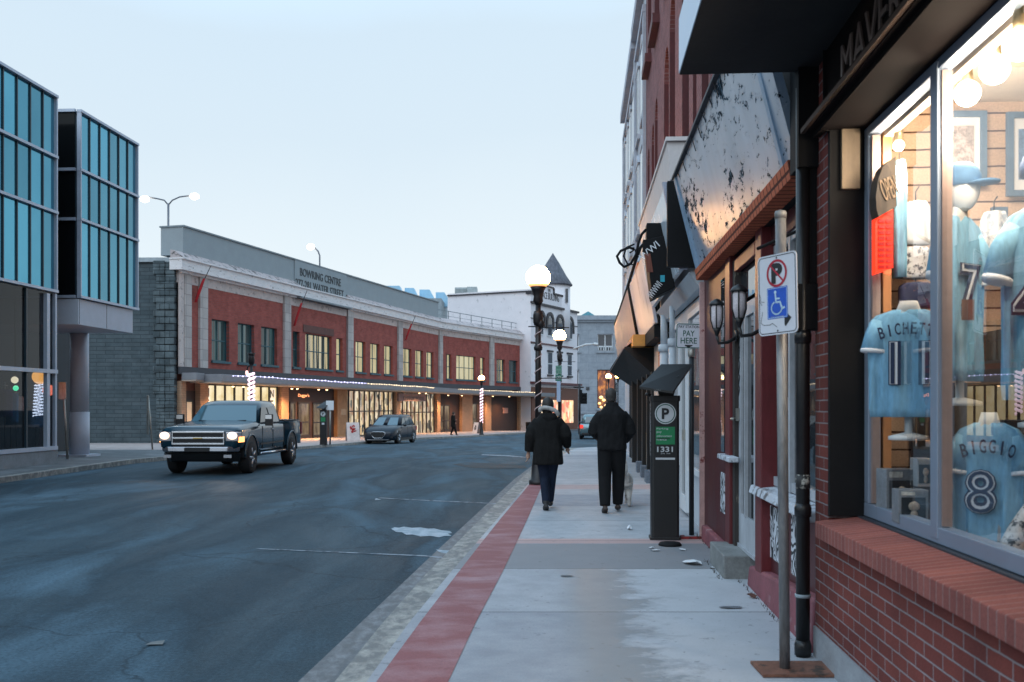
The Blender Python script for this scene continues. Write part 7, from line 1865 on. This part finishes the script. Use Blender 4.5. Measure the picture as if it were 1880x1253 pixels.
# ---------- generic five door body
def hatch(name, label, cat, fr, L, W, H, paint, rear_view=False, grp=None):
    t = thing(name, label, cat, (0, 0, 0), fr, grp)
    h2 = L / 2; hw = W / 2; r = H * .215
    q = MB()
    body_loft(q, [(h2, hw * .70, .30, H * .36, H * .40, hw * .62), (h2 - .08, hw * .88, .24, H * .42, H * .46, hw * .78), (h2 - .35, hw * .97, .22, H * .52, H * .565, hw * .84), (h2 - .95, hw, .20, H * .575, H * .63, hw * .86), (h2 - 1.25, hw, .20, H * .59, H * .645, hw * .87), (-h2 + .9, hw, .20, H * .60, H * .65, hw * .88), (-h2 + .2, hw * .97, .26, H * .60, H * .64, hw * .86), (-h2, hw * .85, .34, H * .55, H * .60, hw * .78)])
    q.build("body", paint, t)
    q = MB(); secs = []
    G = [(h2 - 1.18, -h2 + .10, H * .62, hw * .90), (h2 - 1.95, -h2 + .40, H * .93, hw * .74), (h2 - 2.2, -h2 + .52, H * .985, hw * .68), (h2 - 2.4, -h2 + .7, H, hw * .5)]
    for xf_, xr_, z, w_ in G:
        secs.append([Vector(p) for p in ((xf_ + .03, 0, z), (xf_, w_ * .6, z), (xf_ - .10, w_ * .97, z), (xf_ - .3, w_, z), (xr_ + .25, w_, z), (xr_ + .08, w_ * .95, z), (xr_, w_ * .7, z), (xr_ - .02, 0, z), (xr_, -w_ * .7, z), (xr_ + .08, -w_ * .95, z), (xr_ + .25, -w_, z), (xf_ - .3, -w_, z), (xf_ - .10, -w_ * .97, z), (xf_, -w_ * .6, z))])
    q.loft(secs); q.build("cab", paint, t)
    a, b = G[0], G[1]
    def P(t_, front, yf, off=.012):
        xf_ = lerp(a[0], b[0], t_); xr_ = lerp(a[1], b[1], t_); z = lerp(a[2], b[2], t_); w_ = lerp(a[3], b[3], t_)
        return ((xf_ + off + .012 * (1 - abs(yf))) if front else (xr_ - off - .012 * (1 - abs(yf))), yf * w_, z)
    q = MB(); q.add([P(.10, 1, -.85), P(.10, 1, 0), P(.10, 1, .85), P(.92, 1, .82), P(.92, 1, 0), P(.92, 1, -.82)], [(0, 1, 4, 5), (1, 2, 3, 4)]); q.build("windscreen", DARKGLASS("windscreen_" + name, (.10, .16, .19), .05, .2, .9, 0), t)
    q = MB(); q.add([P(.15, 0, -.68), P(.15, 0, 0), P(.15, 0, .68), P(.92, 0, .66), P(.92, 0, 0), P(.92, 0, -.66)], [(0, 1, 4, 5), (1, 2, 3, 4)]); q.build("rear_window", m_carglass, t)
    for sg in (1, -1):
        for x0, x1, tx0, tx1 in ((h2 - 1.60, h2 - 2.42, h2 - 2.08, h2 - 2.42), (h2 - 2.50, h2 - 3.25, h2 - 2.50, h2 - 3.22), (h2 - 3.33, -h2 + .42, h2 - 3.30, -h2 + .62)):
            q = MB(); side_glass(q, sg, x0, x1, tx0, tx1, lerp(a[2], b[2], .1), lerp(a[2], b[2], .86), lerp(a[3], b[3], .1), lerp(a[3], b[3], .86), .010); q.build("side_window", m_carglass, t)
        for x in (h2 - .88, -h2 + .80):
            n = 18; q = MB(); pts = [(x + math.cos(PI * k / n) * (r + .06), r + math.sin(PI * k / n) * (r + .06)) for k in range(n + 1)] + [(x - r - .06, .22), (x + r + .06, .22)]
            q.prism(pts, 'y', sg * (hw + .004), sg * (hw - .2)); q.build("wheel_arch", m_blackpl, t)
            wheel(t, x, sg * (hw - .10), r, .22, sg, 7)
        q = MB(); q.sphere((h2 - 1.65, sg * (hw + .08), H * .64), (.09, .10, .075), 10, 8); q.build("mirror", m_blackpl, t)
        q = MB(); q.hexa([(h2 - .62, sg * hw * .86, H * .40), (h2 - .09, sg * hw * .60, H * .36), (h2 - .05, sg * hw * .60, H * .36), (h2 - .55, sg * hw * 1.0, H * .40), (h2 - .66, sg * hw * .84, H * .47), (h2 - .16, sg * hw * .58, H * .44), (h2 - .12, sg * hw * .60, H * .44), (h2 - .58, sg * hw * .99, H * .475)]); q.build("headlight", M("clear_lamp", (.45, .5, .55), .15, .6), t)
        q = MB(); q.box(-h2 - .01, -h2 + .28, sg * hw * .70, sg * hw * .965, H * .44, H * .58); q.build("tail_light", E("tail_light_red", (1, .05, .03), .9 if rear_view else .1, (.3, .01, .01)), t, bevel=.02)
        q = MB(); 
        for x in (h2 - 2.45, h2 - 3.28): q.box(x - .006, x + .006, sg * (hw - .006), sg * (hw + .003), .34, H * .6)
        q.box(-h2 + 1.1, h2 - 1.3, sg * (hw - .04), sg * (hw + .004), .2, .34); q.build("sill_trim", m_blackpl, t)
    q = MB(); q.prism([(-.36, .50), (-.22, .36), (.22, .36), (.36, .50), (.40, .62), (.33, .68), (-.33, .68), (-.40, .62)], 'x', h2 - .08, h2 + .012); q.build("grille", m_blackpl, t)
    q = MB(); pl = [(-.36, .50), (-.22, .35), (.22, .35), (.36, .50), (.41, .62), (.33, .69), (-.33, .69), (-.41, .62), (-.36, .50)]; q.tube([(h2 + .012, y, z) for y, z in pl], .016, 6); q.box(h2 - .02, h2 + .02, -.62, .62, .25, .28); q.build("grille_surround", m_chrome, t)
    for sg in (1, -1):
        q = MB(); q.box(h2 - .14, h2 - .03, sg * .48, sg * .80, .36, .46); q.build("air_intake", m_blackpl, t)
    q = MB(); q.box(-h2 - .02, -h2 + .1, -hw * .82, hw * .82, .28, .44); q.box(h2 - .2, h2 - .0, -hw * .7, hw * .7, .19, .28); q.build("bumper", m_blackpl, t, bevel=.03)
    q = MB(); q.box(-h2 - .026, -h2 - .018, -.26, .26, .50, .62); q.build("number_plate", m_trimw, t)
    return t
m_suv = M("dark_blue_car_paint", (.004, .010, .020), .30, .0, .06, 1.5, coat=.12, spec=.35)
Ya = 53.6; Xa = xpix(694, Ya); hd = math.radians(-90 - 11)
L_ = 4.4; cxy = (Xa + math.sin(math.radians(11)) * L_ / 2, Ya + math.cos(math.radians(11)) * L_ / 2)
hatch("parked_car", "dark blue parked sport utility car facing the camera by the far kerb", "car", car_frame(cxy[0], cxy[1], g(cxy[1]), hd), L_, 1.84, 1.60, m_suv)
Yb = 66.0; Xb = xpix(1092, Yb)
m_grey = M("silver_blue_car_paint", (.16, .24, .26), .22, .5, .05, 1.5, coat=.7)
hatch("distant_car", "silver green hatchback seen from behind at the crossing left of the man", "car", car_frame(Xb + .1, Yb + 2.2, g(Yb), math.radians(90 - 6)), 4.3, 1.80, 1.66, m_grey, True)
# ================================================================== people and dog
m_skin = M("skin", (.42, .25, .18), .55, 0, .08)
m_hair_d = M("dark_hair", (.02, .015, .012), .6, 0, .3, 20, (1, 1, .2)); m_hair_g = M("grey_brown_hair", (.045, .038, .034), .7, 0, .3, 30)
m_coat = M("black_coat_cloth", (.011, .0105, .0105), .9, 0, .4, 7, (1, 1, .5), .4, 12, spec=.2); m_coat2 = M("black_jacket_cloth", (.010, .010, .011), .85, 0, .4, 7, (1, 1, .5), .4, 10, spec=.2)
m_jeans = M("dark_jeans", (.012, .018, .035), .85, 0, .3, 6, (1, 1, .3), spec=.2); m_trous = M("black_trousers", (.010, .010, .011), .85, 0, .2, spec=.2)
m_shoe = M("dark_shoe", (.02, .018, .018), .6, 0, .2); m_fur = M("pale_fur", (.42, .40, .38), .95, 0, .25, 30, (1, 1, 1), .6, 60)
def egg(mb, c, rx, ry, rz): mb.sphere(c, (rx, ry, rz), 18, 14)
def hand(mb, w, d, side, curl=.5, k=1.0):
    """w wrist, d unit direction of the hand (down the forearm); five separate fingers"""
    w, d = Vector(w), Vector(d).normalized(); fw = Vector((0, 1, 0)); fw = (fw - d * fw.dot(d)).normalized(); sd = d.cross(fw).normalized() * side
    pal = w + d * .045 * k
    mb.tube([w - d * .02, w + d * .02 * k, w + d * .05 * k, w + d * .085 * k], [.024 * k, .028 * k, .036 * k, .034 * k], 10, flat=.6)
    for i, L in enumerate((.066, .074, .070, .055)):
        b = w + d * .085 * k + fw * (.027 - .018 * i) * k
        d1 = (d + sd * (-.25 * curl)).normalized(); d2 = (d + sd * (-1.0 * curl)).normalized(); d3 = (d * .6 + sd * (-1.6 * curl)).normalized()
        mb.tube([b - d * .01, b + d1 * L * .42 * k, b + (d1 * .42 + d2 * .33) * L * k, b + (d1 * .42 + d2 * .33 + d3 * .25) * L * k], [.0095 * k, .009 * k, .008 * k, .0065 * k], 8)
    b = w + d * .03 * k + fw * .028 * k
    mb.tube([b, b + (fw * .7 + d * .7) * .03 * k, b + (fw * .55 + d) * .052 * k], [.012 * k, .010 * k, .008 * k], 8)
def person(name, label, P, yaw, J, coat_fn, mats, hair_fn, vox=.011, group=None):
    fr = Matrix.Translation(P) @ Matrix.Rotation(yaw, 4, 'Z')
    t = thing(name, label, "person", (0, 0, 0), fr, group)
    q = MB(); V = Vector
    hz = J['head']; 
    egg(q, hz, .072, .092, .112); egg(q, V(hz) + V((0, .045, -.055)), .05, .05, .055)              # skull, jaw
    q.tube([V(hz) + V((0, .085, .01)), V(hz) + V((0, .115, -.022))], [.010, .015], 8)               # nose
    for sx in (-1, 1):
        egg(q, V(hz) + V((sx * .076, -.005, -.012)), .012, .018, .03)                               # ears
        egg(q, V(hz) + V((sx * .030, .083, .008)), .014, .010, .009)                                # eyes
    q.tube([V(hz) + V((-.022, .092, -.058)), V(hz) + V((.022, .092, -.058))], .007, 6)              # mouth
    q.tube([V(hz) + V((0, -.01, -.08)), V(J['neck'])], [.052, .058], 12)
    for (z, rx, ry) in (): pass
    secs = [ring(*p, rx, ry, 18, 2.2) for p, rx, ry in J['torso']]; q.loft(secs)
    for sd_ in ('l', 'r'):
        s_, e_, w_ = (V(J[sd_ + k]) for k in ('sh', 'el', 'wr')); q.tube([s_, lerp(s_, e_, .5), e_, lerp(e_, w_, .4), w_], [.055, .050, .042, .040, .026], 12)
        hand(q, w_, (w_ - e_), 1 if sd_ == 'l' else -1, .55)
        h_, k_, a_ = (V(J[sd_ + k]) for k in ('hip', 'kn', 'an')); q.tube([h_, lerp(h_, k_, .5), k_, lerp(k_, a_, .35), a_], [.088, .078, .056, .056, .038], 14)
        q.tube([a_ + V((0, -.04, -.03)), a_ + V((0, .06, -.045)), a_ + V((0, .15, -.055))], [.035, .035, .025], 10)
    q.build("body", m_skin, t, remesh=vox)
    coat_fn(t, J); hair_fn(t, J)
    return t
V = Vector
def trousers(t, J, mat, rr, hemz=.0):
    q = MB(); 
    for sd_ in ('l', 'r'):
        h_, k_, a_ = (V(J[sd_ + k]) for k in ('hip', 'kn', 'an')); q.tube([h_ + V((0, 0, .08)), h_, lerp(h_, k_, .5), k_, lerp(k_, a_, .5), a_ + V((0, -.005, .0))], [rr[0] * 1.0, rr[0], rr[1], rr[2], rr[3], rr[4]], 16)
    q.loft([ring(*J['torso'][0][0][:2], J['torso'][0][0][2] + dz_, J['torso'][0][1] * 1.06, J['torso'][0][2] * 1.1, 18) for dz_ in (-.04, .08)])
    q.build("trousers", mat, t, remesh=.012)
def shoes(t, J, mat, lift=(0, 0), sole=None):
    for i, sd_ in enumerate(('l', 'r')):
        a_ = V(J[sd_ + 'an']); f_ = V(J[sd_ + 'toe']) - a_; f_.normalize(); up = V((0, 0, 1)); 
        dn = (f_.cross(V((1, 0, 0)))).normalized(); dn = -dn if dn.z > 0 else dn
        q = MB(); hl_ = a_ - f_ * .05 + dn * .045
        q.tube([a_ + V((0, 0, .05)) * 1, a_ + dn * .0], [.050, .052], 12)
        q.tube([hl_ - f_ * .015, hl_ + f_ * .06, hl_ + f_ * .14, hl_ + f_ * .215, hl_ + f_ * .235], [.036, .044, .048, .040, .02], 12, flat=.85)
        s_ = q.build("shoe", mat, t, remesh=.009)

# ---- walking woman
PW = gp(1003, 937, SW); Yw = PW[1]
xc = xpix(1006, Yw)
Jw = dict(head=(.0, .03, 1.52), neck=(0, .0, 1.38), torso=[((0, 0, .86), .16, .12), ((0, 0, .98), .15, .11), ((0, 0, 1.12), .135, .10), ((0, .0, 1.26), .165, .105), ((0, 0, 1.36), .14, .08), ((0, 0, 1.41), .06, .06)],
          lsh=(-.145, 0, 1.320), lel=(-.255, -.04, 1.09), lwr=(-.285, .0, .84), rsh=(.145, 0, 1.320), rel=(.265, -.05, 1.10), rwr=(.285, .10, .92),
          lhip=(-.075, 0, .86), lkn=(-.05, .06, .47), lan=(-.03, -.10, .10), ltoe=(-.03, .1, .03), rhip=(.075, 0, .86), rkn=(.055, .12, .50), ran=(.035, .30, .11), rtoe=(.035, .5, .12))
def coat_w(t, J):
    trousers(t, J, m_jeans, (.105, .095, .074, .064, .052))
    shoes(t, J, m_shoe)
    q = MB()
    secs = [ring(0, y, z, rx * 1.14, ry * 1.1, 24, 2.6) for y, z, rx, ry in ((0, .665, .190, .145), (0, .69, .198, .155), (0, .90, .185, .15), (0, 1.05, .172, .14), (0, 1.20, .18, .14), (0, 1.28, .185, .13), (0, 1.355, .135, .11), (0, 1.42, .09, .09))]
    for j, s_ in enumerate(secs):
        for k, p in enumerate(s_): p.y += .008 * math.sin(k * 1.9 + j); p.x += .006 * math.sin(k * 2.3 + j * 1.7)
    q.loft(secs)
    for sd_ in ('l', 'r'):
        s_, e_, w_ = (V(J[sd_ + k]) for k in ('sh', 'el', 'wr')); q.tube([s_, V((s_.x * 1.36, s_.y, s_.z - .09)), lerp(s_, e_, .62) + V((s_.x * .12, 0, 0)), e_, lerp(e_, w_, .5), lerp(e_, w_, .93)], [.062, .078, .084, .084, .072, .060], 14)
    q.build("coat", m_coat, t, remesh=.011)
    # fur trimmed hood lying on the back
    q = MB(); q.loft([ring(.02, -.06, z, rx, ry, 18) for z, rx, ry in ((1.22, .05, .03), (1.28, .10, .07), (1.36, .125, .085), (1.42, .10, .07))]); q.build("hood", m_coat, t, remesh=.012)
    q = MB(); A = []
    for k in range(70):
        a = PI * (-.08 + 1.16 * k / 69); c0 = V((-.005 + .125 * math.cos(a) + .02, -.085 - .03 * math.sin(a), 1.435 + .055 * math.sin(a) - .03 * math.cos(a)))
        for j in range(16):
            d = V((random.uniform(-1, 1), random.uniform(-1.2, .6), random.uniform(-.8, 1))).normalized(); s_ = d.orthogonal().normalized() * .004; L = random.uniform(.025, .05)
            q.add([c0 - s_, c0 + s_, c0 + d * L], [(0, 1, 2)])
        A.append(c0)
    q.tube(A, .032, 8); q.build("fur_trim", m_fur, t)
    q = MB(); q.tube([(.0, -.160, .86), (.012, -.162, .80), (.01, -.162, .78)], [.006, .005, .003], 6); q.build("toggle", m_galv, t)
def hair_w(t, J):
    h = V(J['head']); q = MB(); egg(q, h + V((0, -.022, .02)), .090, .100, .118); egg(q, h + V((-.005, -.05, -.055)), .085, .07, .09); q.build("hair", m_hair_d, t, remesh=.01)
person("person", "woman walking away in a black coat with pale fur trim and dark jeans", (xc, Yw + .02, SW), math.radians(-2), Jw, coat_w, None, hair_w)

# ---- walking man
PM = gp(1112, 943, SW); Ym = PM[1]; xm = xpix(1124, Ym)
Jm = dict(head=(-.015, .05, 1.655), neck=(0, .0, 1.50), torso=[((0, 0, .93), .165, .125), ((0, 0, 1.06), .16, .12), ((0, 0, 1.2), .165, .115), ((0, 0, 1.36), .195, .12), ((0, 0, 1.47), .17, .09), ((0, 0, 1.52), .07, .065)],
          lsh=(-.150, 0, 1.425), lel=(-.265, -.03, 1.16), lwr=(-.17, .19, 1.06), rsh=(.150, 0, 1.425), rel=(.265, -.03, 1.16), rwr=(.19, .19, 1.02),
          lhip=(-.09, 0, .93), lkn=(-.10, .02, .52), lan=(-.098, -.08, .11), ltoe=(-.105, .14, .03), rhip=(.09, 0, .93), rkn=(.10, .14, .54), ran=(.09, .22, .11), rtoe=(.10, .44, .07))
def coat_m(t, J):
    trousers(t, J, m_trous, (.118, .108, .094, .088, .074))
    shoes(t, J, M("brown_shoe", (.035, .018, .012), .5, 0, .2))
    q = MB()
    secs = [ring(0, y, z, rx, ry, 24, 2.7) for y, z, rx, ry in ((0, .90, .205, .155), (0, .93, .21, .16), (0, 1.05, .205, .155), (0, 1.18, .205, .15), (0, 1.32, .225, .155), (0, 1.40, .222, .145), (0, 1.47, .155, .115), (0, 1.525, .095, .09), (0, 1.575, .078, .08))]
    for j, s_ in enumerate(secs):
        for k, p in enumerate(s_): p.y += .009 * math.sin(k * 1.9 + j * 1.3); p.x += .007 * math.sin(k * 2.6 + j * 2)
    q.loft(secs)
    for sd_ in ('l', 'r'):
        s_, e_, w_ = (V(J[sd_ + k]) for k in ('sh', 'el', 'wr')); q.tube([s_, V((s_.x * 1.36, s_.y, s_.z - .095)), lerp(s_, e_, .65) + V((s_.x * .12, 0, 0)), e_, lerp(e_, w_, .5), lerp(e_, w_, .95)], [.060, .078, .084, .080, .066, .058], 14)
    q.build("jacket", m_coat2, t, remesh=.011)
def hair_m(t, J):
    h = V(J['head']); q = MB(); egg(q, h + V((0, -.018, .022)), .080, .094, .108); egg(q, h + V((0, -.05, -.035)), .066, .05, .06); q.build("hair", m_hair_g, t, remesh=.009)
    q = MB(); q.tube([V(J['rwr']) + V((.0, .06, 0)), V((.17, .45, .75)), V((.16, 1.0, .50))], .006, 6); q.build("leash", m_black, t)
person("person", "man walking away in a black jacket and black trousers, short greying hair, walking a dog", (xm, Ym + .05, SW), math.radians(-4), Jm, coat_m, None, hair_m)

# ---- distant pedestrian by the shop entrance
Y = 74.0; X = xpix(832, Y)
Jp = dict(Jm); Jp.update(head=(0, .04, 1.60), lwr=(-.05, .2, 1.15), rwr=(.22, .1, .95), lan=(-.16, -.12, .11), ltoe=(-.16, .1, .03), ran=(.13, .22, .1), rtoe=(.13, .4, .03), lkn=(-.12, .02, .5), rkn=(.1, .12, .5))
def coat_p(t, J):
    trousers(t, J, m_trous, (.11, .10, .08, .075, .06)); shoes(t, J, m_shoe)
    q = MB(); q.loft([ring(0, 0, z, rx, ry, 20) for z, rx, ry in ((.62, .24, .18), (.9, .22, .17), (1.2, .2, .15), (1.42, .22, .14), (1.52, .1, .09))])
    for sd_ in ('l', 'r'):
        s_, e_, w_ = (V(J[sd_ + k]) for k in ('sh', 'el', 'wr')); q.tube([s_, e_, lerp(e_, w_, .95)], [.085, .075, .058], 10)
    q.build("coat", m_coat, t, remesh=.02)
def hair_p(t, J):
    h = V(J['head']); q = MB(); egg(q, h + V((0, -.02, .02)), .09, .10, .115); q.build("hair", m_hair_d, t)
person("person", "distant pedestrian in a long black coat walking past the dark shop entrance", (X, Y, g(Y) + .12), math.radians(-70), Jp, coat_p, None, hair_p, vox=.02)

# ---- dog, walking away just ahead of the man
Yd = 15.2; Xd = xpix(1143, Yd)
frd = Matrix.Translation((Xd, Yd, SW)) @ Matrix.Rotation(math.radians(-3), 4, 'Z') @ Matrix.Scale(1.12, 4)
t = thing("dog", "small fluffy cream dog with darker hind leg, walking ahead between the man's legs", "dog", (0, 0, 0), frd)
q = MB()
q.tube([(0, -.20, .36), (0, -.10, .37), (0, .05, .35), (0, .20, .355), (0, .30, .40)], [.085, .115, .108, .125, .09], 16)
q.tube([(0, .28, .42), (.0, .36, .50), (0, .40, .54)], [.075, .06, .06], 12); egg(q, (0, .43, .56), .065, .075, .065); q.tube([(0, .47, .55), (0, .56, .53)], [.038, .026], 10)
for sx in (-1, 1):
    q.tube([(sx * .035, .39, .61), (sx * .06, .38, .58), (sx * .07, .38, .52)], [.02, .026, .016], 8)
    q.tube([(sx * .065, -.15, .33), (sx * .08, -.09, .24), (sx * .08, -.20, .13), (sx * .08, -.19, .035), (sx * .08, -.15, .02)], [.07, .055, .030, .028, .026], 10)
    q.tube([(sx * .065, .24, .32), (sx * .07, .22, .20), (sx * .07, .25, .05), (sx * .07, .28, .02)], [.05, .036, .028, .026], 10)
q.tube([(0, -.20, .42), (.02, -.26, .50), (.03, -.22, .58)], [.035, .04, .025], 10)
q.build("body", M("cream_fur", (.62, .57, .52), .95, 0, .25, 14, (1, 1, 1), .6, 60, dirt=(.14, .10, .08), dth=.60, dsc=5), t, remesh=.010)
q = MB()
for k in range(1500):
    a, y = random.uniform(0, 2 * PI), random.uniform(-.24, .32); r_ = .115 if y < .25 else .08; c0 = V((math.cos(a) * r_ * .95, y, .36 + math.sin(a) * r_ * .95)); d = V((math.cos(a), -.7, math.sin(a) - .5)).normalized(); s_ = d.orthogonal().normalized() * .004
    q.add([c0 - s_, c0 + s_, c0 + d * random.uniform(.02, .045)], [(0, 1, 2)])
q.build("coat_hair", m_fur, t)
